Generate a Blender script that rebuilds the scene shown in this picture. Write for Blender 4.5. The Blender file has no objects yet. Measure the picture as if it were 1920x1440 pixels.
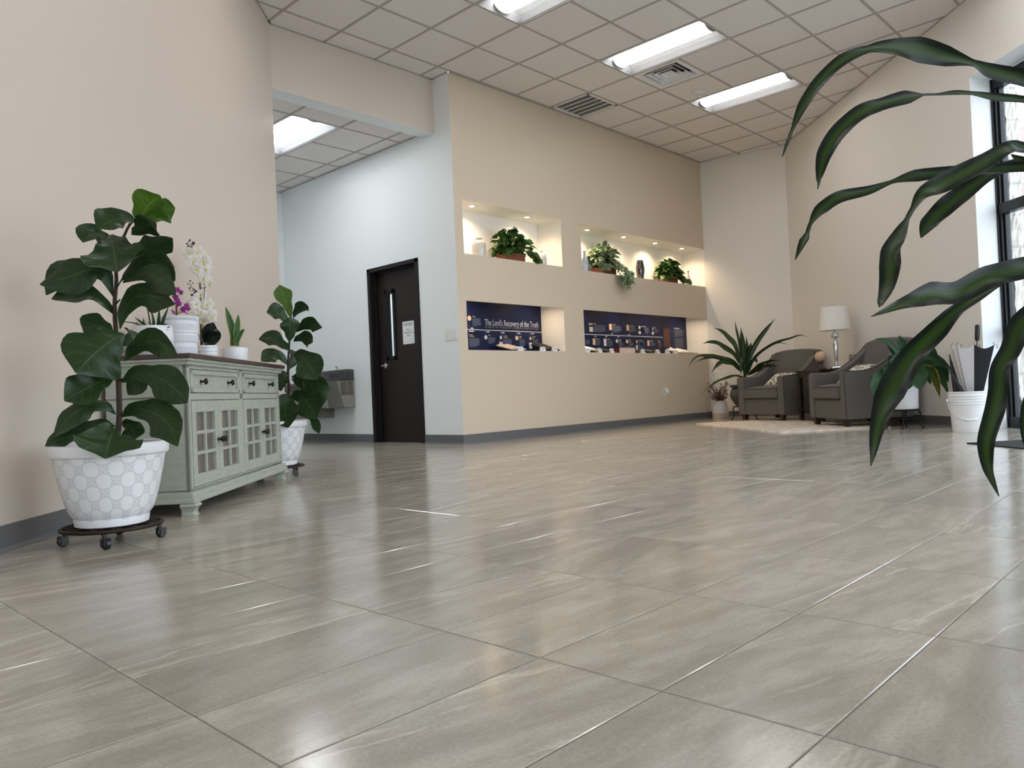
import bpy, bmesh, math, random
from math import sin, cos, pi, sqrt, radians
from mathutils import Vector, Matrix

random.seed(7)
SC = bpy.context.scene
COL = SC.collection

# ------------------------------------------------------------------ camera
CAM_H = 0.5295
FPX = 1442.7
YAW, PITCH, ROLL = 0.7631, 0.0120, -0.0440
CF = Vector((cos(YAW) * cos(PITCH), sin(YAW) * cos(PITCH), sin(PITCH)))
_r0 = Vector((sin(YAW), -cos(YAW), 0))
_u0 = _r0.cross(CF)
CR = _r0 * cos(ROLL) + _u0 * sin(ROLL)
CU = -_r0 * sin(ROLL) + _u0 * cos(ROLL)
CP = Vector((0, 0, CAM_H))
cam_d = bpy.data.cameras.new('camera')
cam = bpy.data.objects.new('camera', cam_d)
COL.objects.link(cam)
m = Matrix((CR, CU, -CF)).transposed().to_4x4()
m.translation = CP
cam.matrix_world = m
cam_d.sensor_width = 36.0
cam_d.lens = FPX / 1920 * 36.0
cam_d.clip_start = 0.02
SC.camera = cam

# ------------------------------------------------------------------ world, exposure
SC.view_settings.view_transform = 'Standard'
SC.view_settings.look = 'None'
SC.view_settings.gamma = 1.0
SC.view_settings.use_curve_mapping = False
SC.view_settings.exposure = -0.36
SKY_STRENGTH = 6.6
TUBE_STRENGTH = 18.0
SPOT_STRENGTH = 40.0
w = bpy.data.worlds.new('sky')
SC.world = w
w.use_nodes = True
nt = w.node_tree
bgn = nt.nodes['Background']
tc = nt.nodes.new('ShaderNodeTexCoord')
sep = nt.nodes.new('ShaderNodeSeparateXYZ')
ramp = nt.nodes.new('ShaderNodeValToRGB')
ramp.color_ramp.elements[0].position = 0.0
ramp.color_ramp.elements[0].color = (0.88, 0.94, 1.0, 1)
ramp.color_ramp.elements[1].position = 0.7
ramp.color_ramp.elements[1].color = (0.68, 0.84, 1.0, 1)
nt.links.new(tc.outputs['Generated'], sep.inputs[0])
nt.links.new(sep.outputs['Z'], ramp.inputs[0])
nt.links.new(ramp.outputs[0], bgn.inputs['Color'])
bgn.inputs['Strength'].default_value = SKY_STRENGTH
try:
    SC.cycles.use_denoising = True
    SC.cycles.max_bounces = 10
    SC.cycles.diffuse_bounces = 6
    SC.cycles.glossy_bounces = 4
    SC.cycles.transmission_bounces = 6
    SC.cycles.transparent_max_bounces = 12
    SC.cycles.sample_clamp_indirect = 6.0
    SC.cycles.caustics_reflective = False
    SC.cycles.caustics_refractive = False
except Exception:
    pass


# ------------------------------------------------------------------ turning photo points into places
def ray(x, y):
    return CF + CR * ((x - 960) / FPX) - CU * ((y - 720) / FPX)


def at_z(x, y, z=0.0):
    d = ray(x, y)
    return CP + d * ((z - CP.z) / d.z)


def at_x(x, y, X):
    d = ray(x, y)
    return CP + d * (X / d.x)


def at_y(x, y, Y):
    d = ray(x, y)
    return CP + d * (Y / d.y)


def at_plane(x, y, A, n):
    d = ray(x, y)
    A = Vector(A)
    n = Vector(n)
    return CP + d * ((A - CP).dot(n) / d.dot(n))


def at_d(x, y, dep):
    return CP + ray(x, y) * dep


# ------------------------------------------------------------------ mesh helper
class MB:
    def __init__(s):
        s.v = []
        s.f = []
        s.mi = []
        s.uv = {}

    def add(s, vs, fs, mi=0):
        o = len(s.v)
        s.v += [Vector(p) for p in vs]
        for f in fs:
            s.f.append([i + o for i in f])
            s.mi.append(mi)

    def quad(s, a, b, c, d, mi=0):
        s.add([a, b, c, d], [(0, 1, 2, 3)], mi)

    def box(s, lo, hi, M=None, mi=0):
        x0, y0, z0 = lo
        x1, y1, z1 = hi
        vs = [(x0, y0, z0), (x1, y0, z0), (x1, y1, z0), (x0, y1, z0),
              (x0, y0, z1), (x1, y0, z1), (x1, y1, z1), (x0, y1, z1)]
        if M is not None:
            vs = [M @ Vector(p) for p in vs]
        s.add(vs, [(0, 3, 2, 1), (4, 5, 6, 7), (0, 1, 5, 4), (1, 2, 6, 5), (2, 3, 7, 6), (3, 0, 4, 7)], mi)

    def prism(s, poly, ax, a0, a1, M=None, mi=0):
        """poly: 2D points, extruded along axis ax (0 x, 1 y, 2 z) from a0 to a1"""
        n = len(poly)
        vs = []
        for a in (a0, a1):
            for p, q in poly:
                v = [(a, p, q), (p, a, q), (p, q, a)][ax]
                vs.append(M @ Vector(v) if M is not None else Vector(v))
        fs = [list(range(n))[::-1], list(range(n, 2 * n))]
        for i in range(n):
            j = (i + 1) % n
            fs.append((i, j, n + j, n + i))
        s.add(vs, fs, mi)

    def lathe(s, prof, seg=32, c=(0, 0, 0), M=None, mi=0, cap=False):
        vs = []
        c = Vector(c)
        for (r, z) in prof:
            for k in range(seg):
                a = 2 * pi * k / seg
                p = Vector((r * cos(a), r * sin(a), z))
                vs.append((M @ p if M is not None else p) + c)
        fs = []
        for i in range(len(prof) - 1):
            for k in range(seg):
                l = (k + 1) % seg
                fs.append((i * seg + k, i * seg + l, (i + 1) * seg + l, (i + 1) * seg + k))
        if cap:
            fs.append(list(range(seg))[::-1])
            o = (len(prof) - 1) * seg
            fs.append([o + k for k in range(seg)])
        s.add(vs, fs, mi)

    def tube(s, pts, r, seg=8, mi=0, cap=True):
        pts = [Vector(p) for p in pts]
        n = len(pts)
        rs = r if isinstance(r, (list, tuple)) else [r] * n
        vs = []
        prev = None
        for i, p in enumerate(pts):
            t = (pts[min(i + 1, n - 1)] - pts[max(i - 1, 0)])
            if t.length < 1e-9:
                t = Vector((0, 0, 1))
            t.normalize()
            if prev is None:
                h = Vector((0, 0, 1)) if abs(t.z) < 0.9 else Vector((1, 0, 0))
                a = t.cross(h).normalized()
            else:
                a = (prev - t * prev.dot(t)).normalized()
            b = t.cross(a)
            prev = a
            for k in range(seg):
                g = 2 * pi * k / seg
                vs.append(p + (a * cos(g) + b * sin(g)) * rs[i])
        fs = []
        for i in range(n - 1):
            for k in range(seg):
                l = (k + 1) % seg
                fs.append((i * seg + k, i * seg + l, (i + 1) * seg + l, (i + 1) * seg + k))
        if cap:
            fs.append(list(range(seg))[::-1])
            fs.append([(n - 1) * seg + k for k in range(seg)])
        s.add(vs, fs, mi)

    def ball(s, c, r, seg=20, rings=12, sc=(1, 1, 1), mi=0):
        prof = []
        c = Vector(c)
        vs, fs = [], []
        for i in range(rings + 1):
            a = -pi / 2 + pi * i / rings
            for k in range(seg):
                b = 2 * pi * k / seg
                vs.append(c + Vector((cos(a) * cos(b) * r * sc[0], cos(a) * sin(b) * r * sc[1], sin(a) * r * sc[2])))
        for i in range(rings):
            for k in range(seg):
                l = (k + 1) % seg
                fs.append((i * seg + k, i * seg + l, (i + 1) * seg + l, (i + 1) * seg + k))
        s.add(vs, fs, mi)

    def strip(s, rows, uvs, mi=0):
        """rows of equally many points -> surface with uv"""
        o = len(s.v)
        nr, nc = len(rows), len(rows[0])
        for i in range(nr):
            for j in range(nc):
                s.uv[len(s.v)] = uvs[i][j]
                s.v.append(Vector(rows[i][j]))
        for i in range(nr - 1):
            for j in range(nc - 1):
                a = o + i * nc + j
                s.f.append([a, a + 1, a + nc + 1, a + nc])
                s.mi.append(mi)

    def build(s, name, mat, parent=None, smooth=False, bevel=0.0, bseg=2, weld=False, angle=None, loc=None):
        me = bpy.data.meshes.new(name)
        off = Vector(loc) if loc is not None else Vector((0, 0, 0))
        if parent is not None and loc is None:
            off = WORLD.get(parent.name, Vector((0, 0, 0)))
        rel = [p - off for p in s.v]
        me.from_pydata([tuple(p) for p in rel], [], s.f)
        mats = mat if isinstance(mat, (list, tuple)) else [mat]
        for mm in mats:
            me.materials.append(mm)
        if len(mats) > 1:
            me.polygons.foreach_set('material_index', s.mi)
        if s.uv:
            ul = me.uv_layers.new(name='UVMap')
            for lp in me.loops:
                ul.data[lp.index].uv = s.uv.get(lp.vertex_index, (0, 0))
        bm = bmesh.new()
        bm.from_mesh(me)
        if weld:
            bmesh.ops.remove_doubles(bm, verts=bm.verts, dist=1e-5)
        if not s.uv:
            bmesh.ops.recalc_face_normals(bm, faces=bm.faces)
        bm.to_mesh(me)
        bm.free()
        if smooth:
            me.polygons.foreach_set('use_smooth', [True] * len(me.polygons))
            if angle:
                try:
                    me.set_sharp_from_angle(angle=radians(angle))
                except Exception:
                    pass
        me.update()
        o = bpy.data.objects.new(name, me)
        COL.objects.link(o)
        if parent is not None:
            o.parent = parent
            WORLD[o.name] = off
        else:
            o.location = off
            WORLD[o.name] = off
        if bevel > 0:
            b = o.modifiers.new('bevel', 'BEVEL')
            b.width = bevel
            b.segments = bseg
            b.limit_method = 'ANGLE'
            b.angle_limit = radians(40)
        return o


WORLD = {}     # world position of every object's origin (all rotations are baked into the meshes)


def thing(name, label, cat, loc, group=None):
    o = bpy.data.objects.new(name, None)
    COL.objects.link(o)
    o.empty_display_size = 0.1
    o.location = loc
    WORLD[o.name] = Vector(loc)
    return tag(o, label, cat, group)


def tag(o, label, cat, group=None):
    o['label'] = label
    o['category'] = cat
    if group:
        o['group'] = group
    return o


def struct(o):
    o['kind'] = 'structure'
    return o


def copy_tree(o, loc, label=None):
    """a copy of a thing with copies of its parts and sub-parts"""
    r = o.copy()
    COL.objects.link(r)
    r.location = loc
    WORLD[r.name] = Vector(loc)
    if label:
        r['label'] = label
    for ch in list(o.children):
        c = ch.copy()
        COL.objects.link(c)
        c.parent = r
        for g in list(ch.children):
            d = g.copy()
            COL.objects.link(d)
            d.parent = c
    return r


# ------------------------------------------------------------------ materials
def srgb(r, g, b):
    def f(c):
        c /= 255.0
        return c / 12.92 if c <= 0.04045 else ((c + 0.055) / 1.055) ** 2.4
    return (f(r), f(g), f(b), 1.0)


def mat(name, col, rough=0.5, metal=0.0, spec=0.5, noise=0.0, nscale=20.0, bump=0.0, bscale=200.0, coat=0.0,
        emit=0.0, ecol=None, sheen=0.0, stretch=None):
    M = bpy.data.materials.new(name)
    M.use_nodes = True
    T = M.node_tree
    P = T.nodes['Principled BSDF']
    P.inputs['Base Color'].default_value = col
    P.inputs['Roughness'].default_value = rough
    P.inputs['Metallic'].default_value = metal
    P.inputs['Specular IOR Level'].default_value = spec
    P.inputs['Coat Weight'].default_value = coat
    if sheen:
        P.inputs['Sheen Weight'].default_value = sheen
    if emit:
        P.inputs['Emission Color'].default_value = ecol or col
        P.inputs['Emission Strength'].default_value = emit
    tcn = T.nodes.new('ShaderNodeTexCoord')
    vec = tcn.outputs['Object']
    if stretch:
        mp = T.nodes.new('ShaderNodeMapping')
        mp.inputs['Scale'].default_value = stretch
        T.links.new(vec, mp.inputs[0])
        vec = mp.outputs[0]
    nz = T.nodes.new('ShaderNodeTexNoise')
    nz.inputs['Scale'].default_value = nscale
    nz.inputs['Detail'].default_value = 4
    T.links.new(vec, nz.inputs['Vector'])
    mx = T.nodes.new('ShaderNodeMixRGB')
    mx.blend_type = 'MULTIPLY'
    mx.inputs['Fac'].default_value = 1.0
    mx.inputs['Color1'].default_value = col
    rp = T.nodes.new('ShaderNodeMapRange')
    rp.inputs['To Min'].default_value = 1.0 - noise
    rp.inputs['To Max'].default_value = 1.0 + noise
    T.links.new(nz.outputs['Fac'], rp.inputs['Value'])
    T.links.new(rp.outputs[0], mx.inputs['Color2'])
    T.links.new(mx.outputs[0], P.inputs['Base Color'])
    if bump:
        n2 = T.nodes.new('ShaderNodeTexNoise')
        n2.inputs['Scale'].default_value = bscale
        n2.inputs['Detail'].default_value = 3
        T.links.new(vec, n2.inputs['Vector'])
        bp = T.nodes.new('ShaderNodeBump')
        bp.inputs['Strength'].default_value = bump
        bp.inputs['Distance'].default_value = 0.002
        T.links.new(n2.outputs['Fac'], bp.inputs['Height'])
        T.links.new(bp.outputs[0], P.inputs['Normal'])
    return M


def glass_mat(name, tint=(1, 1, 1, 1), refl=0.12):
    """thin clear pane: lets light straight through and mirrors a little"""
    M = bpy.data.materials.new(name)
    M.use_nodes = True
    T = M.node_tree
    T.nodes.remove(T.nodes['Principled BSDF'])
    out = T.nodes['Material Output']
    tr = T.nodes.new('ShaderNodeBsdfTransparent')
    tr.inputs[0].default_value = tint
    gl = T.nodes.new('ShaderNodeBsdfGlossy')
    gl.inputs['Roughness'].default_value = 0.02
    fr = T.nodes.new('ShaderNodeLayerWeight')
    fr.inputs['Blend'].default_value = 0.5
    pw = T.nodes.new('ShaderNodeMath')
    pw.operation = 'POWER'
    pw.inputs[1].default_value = 4.0
    T.links.new(fr.outputs['Facing'], pw.inputs[0])
    mu = T.nodes.new('ShaderNodeMath')
    mu.operation = 'MULTIPLY_ADD'
    mu.inputs[1].default_value = 0.6
    mu.inputs[2].default_value = refl * 0.2
    T.links.new(pw.outputs[0], mu.inputs[0])
    mx = T.nodes.new('ShaderNodeMixShader')
    T.links.new(mu.outputs[0], mx.inputs[0])
    T.links.new(tr.outputs[0], mx.inputs[1])
    T.links.new(gl.outputs[0], mx.inputs[2])
    T.links.new(mx.outputs[0], out.inputs[0])
    return M


def leaf_mat(name, top, vein, under, rough=0.35, laterals=8, stripe=None, edge=None, trans=0.25, vein_w=0.06, slope=1.6):
    """top / underside colours are the two sides of the real leaf; u runs across -1..1 stored 0..1, v along"""
    M = bpy.data.materials.new(name)
    M.use_nodes = True
    T = M.node_tree
    N, L = T.nodes, T.links
    P = N['Principled BSDF']
    P.inputs['Roughness'].default_value = rough
    P.inputs['Specular IOR Level'].default_value = 0.35
    out = N['Material Output']
    uv = N.new('ShaderNodeUVMap')
    sp = N.new('ShaderNodeSeparateXYZ')
    L.new(uv.outputs[0], sp.inputs[0])

    def math_(op, a, b=None, c=None):
        n = N.new('ShaderNodeMath')
        n.operation = op
        for i, v in enumerate((a, b, c)):
            if v is None:
                continue
            if isinstance(v, (int, float)):
                n.inputs[i].default_value = v
            else:
                L.new(v, n.inputs[i])
        return n.outputs[0]
    a = math_('ABSOLUTE', math_('MULTIPLY_ADD', sp.outputs['X'], 2.0, -1.0))
    mid = math_('LESS_THAN', a, vein_w * 0.6)
    if laterals:
        q = math_('SUBTRACT', math_('MULTIPLY', sp.outputs['Y'], float(laterals)), math_('MULTIPLY', a, slope))
        lat = math_('LESS_THAN', math_('ABSOLUTE', math_('SUBTRACT', math_('FRACT', q), 0.5)), vein_w * 0.7)
        lat = math_('MULTIPLY', lat, 0.6)
        vn = math_('MAXIMUM', mid, lat)
    else:
        vn = math_('MULTIPLY', mid, 0.5)
    base = N.new('ShaderNodeMixRGB')
    geo = N.new('ShaderNodeNewGeometry')
    L.new(geo.outputs['Backfacing'], base.inputs['Fac'])
    base.inputs['Color1'].default_value = top
    base.inputs['Color2'].default_value = under
    cur = base.outputs[0]
    if stripe:
        rp = N.new('ShaderNodeValToRGB')
        rp.color_ramp.elements[0].position = 0.30
        rp.color_ramp.elements[0].color = (1, 1, 1, 1)
        rp.color_ramp.elements[1].position = 0.62
        rp.color_ramp.elements[1].color = (0, 0, 0, 1)
        nz0 = N.new('ShaderNodeTexNoise')
        nz0.inputs['Scale'].default_value = 14.0
        mp0 = N.new('ShaderNodeMapping')
        mp0.inputs['Scale'].default_value = (2.2, 0.12, 1)
        L.new(uv.outputs[0], mp0.inputs[0])
        L.new(mp0.outputs[0], nz0.inputs['Vector'])
        wob = math_('ADD', a, math_('MULTIPLY_ADD', nz0.outputs['Fac'], 0.7, -0.35))
        L.new(wob, rp.inputs[0])
        sx = N.new('ShaderNodeMixRGB')
        L.new(rp.outputs[0], sx.inputs['Fac'])
        L.new(cur, sx.inputs['Color1'])
        sx.inputs['Color2'].default_value = stripe
        cur = sx.outputs[0]
    if edge:
        ex = N.new('ShaderNodeMixRGB')
        L.new(math_('GREATER_THAN', a, 0.80), ex.inputs['Fac'])
        L.new(cur, ex.inputs['Color1'])
        ex.inputs['Color2'].default_value = edge
        cur = ex.outputs[0]
    vm = N.new('ShaderNodeMixRGB')
    L.new(vn, vm.inputs['Fac'])
    L.new(cur, vm.inputs['Color1'])
    vm.inputs['Color2'].default_value = vein
    nz = N.new('ShaderNodeTexNoise')
    nz.inputs['Scale'].default_value = 9.0
    tcn = N.new('ShaderNodeTexCoord')
    L.new(tcn.outputs['Object'], nz.inputs['Vector'])
    hv = N.new('ShaderNodeMixRGB')
    hv.blend_type = 'MULTIPLY'
    hv.inputs['Fac'].default_value = 1.0
    L.new(vm.outputs[0], hv.inputs['Color1'])
    L.new(math_('MULTIPLY_ADD', nz.outputs['Fac'], 0.8, 0.6), hv.inputs['Color2'])
    L.new(hv.outputs[0], P.inputs['Base Color'])
    bp = N.new('ShaderNodeBump')
    bp.inputs['Strength'].default_value = 0.35
    bp.inputs['Distance'].default_value = 0.003
    L.new(vn, bp.inputs['Height'])
    L.new(bp.outputs[0], P.inputs['Normal'])
    tb = N.new('ShaderNodeBsdfTranslucent')
    L.new(hv.outputs[0], tb.inputs[0])
    mx = N.new('ShaderNodeMixShader')
    mx.inputs[0].default_value = trans
    L.new(P.outputs[0], mx.inputs[1])
    L.new(tb.outputs[0], mx.inputs[2])
    L.new(mx.outputs[0], out.inputs[0])
    return M


BEIGE = srgb(205, 193, 181)
M_BEIGE = mat('beige_paint', BEIGE, 0.45, noise=0.015, nscale=1.5, bump=0.12, bscale=260, spec=0.35)
M_ACCENT = mat('tan_paint', srgb(204, 190, 170), 0.45, noise=0.015, nscale=1.5, bump=0.12, bscale=260, spec=0.35)
M_WHITE = mat('white_paint', srgb(232, 236, 237), 0.5, noise=0.01, nscale=2, bump=0.10, bscale=260, spec=0.35)
M_NICHE = mat('niche_paint', srgb(242, 238, 230), 0.6, bump=0.05)
M_PALE = mat('pale_paint', srgb(231, 227, 221), 0.5, noise=0.01, bump=0.10, bscale=260, spec=0.35)
M_COVE = mat('grey_vinyl', srgb(98, 98, 100), 0.42, noise=0.03)
M_TBAR = mat('grid_metal', srgb(172, 166, 160), 0.6)
M_WHITEMETAL = mat('white_metal', srgb(226, 226, 228), 0.35, spec=0.5)
M_DARKWOOD = mat('dark_door_wood', srgb(31, 20, 19), 0.5, spec=.3, noise=0.35, nscale=6, stretch=(30, 30, 1.2), bump=0.05)
M_FRAME = mat('dark_door_frame', srgb(22, 18, 18), 0.55, spec=.3)
M_BRONZE = mat('dark_bronze_aluminium', srgb(30, 32, 36), 0.35, metal=0.4)
M_CHROME = mat('chrome', (0.75, 0.76, 0.77, 1), 0.12, metal=1.0)
M_STEEL = mat('brushed_steel', (0.22, 0.21, 0.19, 1), 0.34, metal=0.75, noise=0.05, stretch=(1, 1, 60))
M_STEELDARK = mat('steel_dark', (0.06, 0.06, 0.06, 1), 0.4, metal=0.5)
M_GREYPLASTIC = mat('grey_plastic', srgb(74, 74, 74), 0.45)
M_PLASTIC = mat('white_plastic', srgb(226, 226, 222), 0.35)
M_BLACKPLASTIC = mat('black_plastic', srgb(16, 16, 18), 0.35)
M_IRON = mat('black_iron', srgb(18, 17, 17), 0.45, metal=0.6, noise=0.2)
M_OLDIRON = mat('bronzed_iron', srgb(42, 32, 26), 0.45, metal=0.6, noise=0.5, nscale=40)
M_CERAMIC = mat('white_ceramic', srgb(228, 230, 234), 0.28, spec=0.5)
M_CERAMICSATIN = mat('satin_white_ceramic', srgb(222, 224, 230), 0.5)
M_SOIL = mat('soil', srgb(40, 30, 22), 0.95, noise=0.6, nscale=60, bump=1.0, bscale=90)
M_BARK = mat('bark', srgb(52, 40, 32), 0.85, noise=0.4, nscale=50, bump=0.6, bscale=80)
M_STEM = mat('green_stem', srgb(52, 78, 36), 0.5, noise=0.2)
M_FABRIC = mat('grey_upholstery', srgb(97, 94, 91), 0.95, noise=0.16, nscale=120, bump=0.5, bscale=500, spec=0.15, sheen=0.1)
M_PIPING = mat('grey_piping', srgb(70, 66, 62), 0.95, spec=0.1)
M_LEGWOOD = mat('dark_leg_wood', srgb(40, 22, 18), 0.4, noise=0.2, stretch=(1, 1, .2))
M_TABLE = mat('espresso_table_wood', srgb(30, 19, 17), 0.3, noise=0.25, nscale=12, stretch=(1, 8, 8))
M_TOPWOOD = mat('dark_brown_top', srgb(66, 50, 47), 0.38, noise=0.2, nscale=8, stretch=(1, 1, 6))
M_SHADE = mat('white_linen', srgb(232, 230, 226), 0.9, noise=0.04, nscale=300, bump=0.3, bscale=600)
M_BALL = mat('tan_burl', srgb(196, 164, 138), 0.35, noise=0.25, nscale=35)
M_GLASS = glass_mat('clear_glass')
M_BUCKET = mat('white_bucket_plastic', srgb(232, 234, 236), 0.4, spec=0.4)
M_UMBW = mat('white_nylon', srgb(226, 228, 238), 0.55, bump=0.2, bscale=15)
M_UMBB = mat('black_nylon', srgb(14, 14, 18), 0.5, bump=0.2, bscale=15)
M_MATT = mat('charcoal_mat', srgb(36, 37, 40), 0.98, noise=0.5, nscale=180, bump=1.0, bscale=300)
M_PAPER = mat('white_paper', srgb(226, 228, 230), 0.7)
M_INK = mat('ink', srgb(40, 42, 48), 0.7)
M_TERRA = mat('red_brown_planter', srgb(122, 62, 38), 0.6, noise=0.25, nscale=18)
M_GOLD = mat('gold_print', srgb(150, 136, 112), 0.5)
M_PRINTWHITE = mat('white_print', srgb(200, 205, 216), 0.5)
M_PRINTGREY = mat('grey_print', srgb(92, 104, 126), 0.5)
M_PRINTTAN = mat('tan_print', srgb(206, 176, 146), 0.5, noise=0.3, nscale=60)
M_PRINTSILVER = mat('silver_print', srgb(190, 186, 184), 0.5, noise=0.3, nscale=80)
M_PRINTBROWN = mat('brown_print', srgb(72, 30, 24), 0.45)

# ---- floor tile
TX, TY, OX, OY = 0.5712, 0.2841, 1.1372, 0.4767


def floor_material():
    M = bpy.data.materials.new('stone_look_tile')
    M.use_nodes = True
    T = M.node_tree
    N, L = T.nodes, T.links
    P = N['Principled BSDF']
    tcn = N.new('ShaderNodeTexCoord')
    sp = N.new('ShaderNodeSeparateXYZ')
    L.new(tcn.outputs['Object'], sp.inputs[0])

    def mth(op, a, b=None, c=None):
        n = N.new('ShaderNodeMath')
        n.operation = op
        for i, v in enumerate((a, b, c)):
            if v is None:
                continue
            if isinstance(v, (int, float)):
                n.inputs[i].default_value = v
            else:
                L.new(v, n.inputs[i])
        return n.outputs[0]

    def comb(x, y, z):
        n = N.new('ShaderNodeCombineXYZ')
        for i, v in enumerate((x, y, z)):
            if isinstance(v, (int, float)):
                n.inputs[i].default_value = v
            else:
                L.new(v, n.inputs[i])
        return n.outputs[0]

    def noise(vec, scale, detail=4, rough=0.55):
        n = N.new('ShaderNodeTexNoise')
        n.inputs['Scale'].default_value = scale
        n.inputs['Detail'].default_value = detail
        n.inputs['Roughness'].default_value = rough
        L.new(vec, n.inputs['Vector'])
        return n.outputs['Fac']

    def mix(fac, a, b, blend='MIX'):
        n = N.new('ShaderNodeMixRGB')
        n.blend_type = blend
        for k, v in ((0, fac), (1, a), (2, b)):
            if isinstance(v, (int, float)):
                n.inputs[k].default_value = v if k == 0 else (v, v, v, 1)
            elif isinstance(v, tuple):
                n.inputs[k].default_value = v
            else:
                L.new(v, n.inputs[k])
        return n.outputs[0]

    def ramp(v, p0, p1):
        n = N.new('ShaderNodeMapRange')
        n.interpolation_type = 'SMOOTHSTEP'
        n.inputs['From Min'].default_value = p0
        n.inputs['From Max'].default_value = p1
        L.new(v, n.inputs['Value'])
        return n.outputs[0]
    gx = mth('DIVIDE', mth('SUBTRACT', sp.outputs['X'], OX), TX)
    gy = mth('DIVIDE', mth('SUBTRACT', sp.outputs['Y'], OY), TY)
    ix, iy = mth('FLOOR', gx), mth('FLOOR', gy)
    fx, fy = mth('FRACT', gx), mth('FRACT', gy)
    dx = mth('MULTIPLY', mth('SUBTRACT', 0.5, mth('ABSOLUTE', mth('SUBTRACT', fx, 0.5))), TX)
    dy = mth('MULTIPLY', mth('SUBTRACT', 0.5, mth('ABSOLUTE', mth('SUBTRACT', fy, 0.5))), TY)
    dm = mth('MINIMUM', dx, dy)
    grout = mth('LESS_THAN', dm, 0.0012)
    edge = mth('GREATER_THAN', dm, 0.0038)
    wn = N.new('ShaderNodeTexWhiteNoise')
    wn.noise_dimensions = '2D'
    L.new(comb(ix, iy, 0.0), wn.inputs['Vector'])
    rs = N.new('ShaderNodeSeparateColor')
    L.new(wn.outputs['Color'], rs.inputs[0])
    r1, r2, r3 = rs.outputs[0], rs.outputs[1], rs.outputs[2]
    # per-tile shifted coordinates, stretched along the tile
    bx = mth('ADD', sp.outputs['X'], mth('MULTIPLY', r1, 40.0))
    by = mth('ADD', sp.outputs['Y'], mth('MULTIPLY', r2, 40.0))
    skew = mth('MULTIPLY', mth('SUBTRACT', r3, 0.5), 0.5)
    by2 = mth('ADD', by, mth('MULTIPLY', bx, skew))
    vstr = comb(mth('MULTIPLY', bx, 0.35), mth('MULTIPLY', by2, 2.6), r3)
    vmid = comb(mth('MULTIPLY', bx, 0.9), mth('MULTIPLY', by2, 2.2), r1)
    n1 = noise(vstr, 3.2, 5, 0.6)
    n2 = noise(vmid, 8.0, 6, 0.65)
    n3 = noise(comb(bx, by, 0.0), 120.0, 3, 0.6)
    n4 = noise(comb(bx, by, 0.0), 26.0, 3, 0.6)
    col = mix(ramp(n1, 0.3, 0.7), srgb(155, 148, 137), srgb(184, 177, 165))
    col = mix(mth('MULTIPLY', ramp(n2, 0.38, 0.68), 0.6), col, srgb(150, 141, 129))
    # pale veins on some tiles
    vein = mth('SUBTRACT', 1.0, ramp(mth('ABSOLUTE', mth('SUBTRACT', noise(vstr, 1.9, 6, 0.6), 0.53)), 0.0, 0.022))
    vein = mth('MULTIPLY', vein, ramp(r2, 0.45, 0.75))
    col = mix(mth('MULTIPLY', vein, 0.32), col, srgb(226, 218, 204))
    # broad pale bands on a few
    band = mth('MULTIPLY', ramp(noise(comb(mth('MULTIPLY', bx, 0.1), mth('MULTIPLY', by2, 5.0), r2), 1.6, 5, 0.6), 0.60, 0.68), mth('GREATER_THAN', r1, 0.55))
    col = mix(mth('MULTIPLY', band, 0.36), col, srgb(224, 217, 204))
    # dark pits
    pit = mth('MULTIPLY', ramp(n3, 0.68, 0.76), ramp(n4, 0.48, 0.62))
    col = mix(mth('MULTIPLY', pit, 0.7), col, srgb(84, 77, 68))
    speck = mth('MULTIPLY_ADD', n3, 0.5, 0.75)
    col = mix(1.0, col, speck, 'MULTIPLY')
    tone = mth('MULTIPLY_ADD', r3, 0.07, 0.955)
    col = mix(1.0, col, tone, 'MULTIPLY')
    col = mix(grout, col, srgb(96, 89, 82))
    L.new(col, P.inputs['Base Color'])
    rg = mth('MULTIPLY_ADD', n2, 0.08, 0.12)
    L.new(mix(grout, mix(edge, 0.10, rg), 0.4), P.inputs['Roughness'])
    P.inputs['Specular IOR Level'].default_value = 0.5
    b2 = N.new('ShaderNodeBump')
    b2.inputs['Strength'].default_value = 0.06
    b2.inputs['Distance'].default_value = 0.001
    L.new(n3, b2.inputs['Height'])
    L.new(b2.outputs[0], P.inputs['Normal'])
    return M


M_FLOOR = floor_material()
M_TILE = mat('mineral_fibre', srgb(226, 221, 218), 0.9, noise=0.10, nscale=160, bump=0.9, bscale=160, spec=0.2)
M_CONCRETE = mat('pale_concrete', srgb(190, 188, 184), 0.9, noise=0.15, nscale=5)


def stone_mat(name, c1, c2, mortar, scale, bw, rh):
    M = bpy.data.materials.new(name)
    M.use_nodes = True
    T = M.node_tree
    P = T.nodes['Principled BSDF']
    P.inputs['Roughness'].default_value = 0.9
    b = T.nodes.new('ShaderNodeTexBrick')
    b.inputs['Color1'].default_value = c1
    b.inputs['Color2'].default_value = c2
    b.inputs['Mortar'].default_value = mortar
    b.inputs['Scale'].default_value = scale
    b.inputs['Brick Width'].default_value = bw
    b.inputs['Row Height'].default_value = rh
    b.inputs['Mortar Size'].default_value = 0.012
    uv = T.nodes.new('ShaderNodeUVMap')
    T.links.new(uv.outputs[0], b.inputs['Vector'])
    n = T.nodes.new('ShaderNodeTexNoise')
    n.inputs['Scale'].default_value = 18
    n.inputs['Detail'].default_value = 6
    T.links.new(uv.outputs[0], n.inputs['Vector'])
    mx = T.nodes.new('ShaderNodeMixRGB')
    mx.blend_type = 'MULTIPLY'
    mx.inputs[0].default_value = 0.35
    T.links.new(b.outputs['Color'], mx.inputs[1])
    T.links.new(n.outputs['Fac'], mx.inputs[2])
    T.links.new(mx.outputs[0], P.inputs['Base Color'])
    return M


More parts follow.
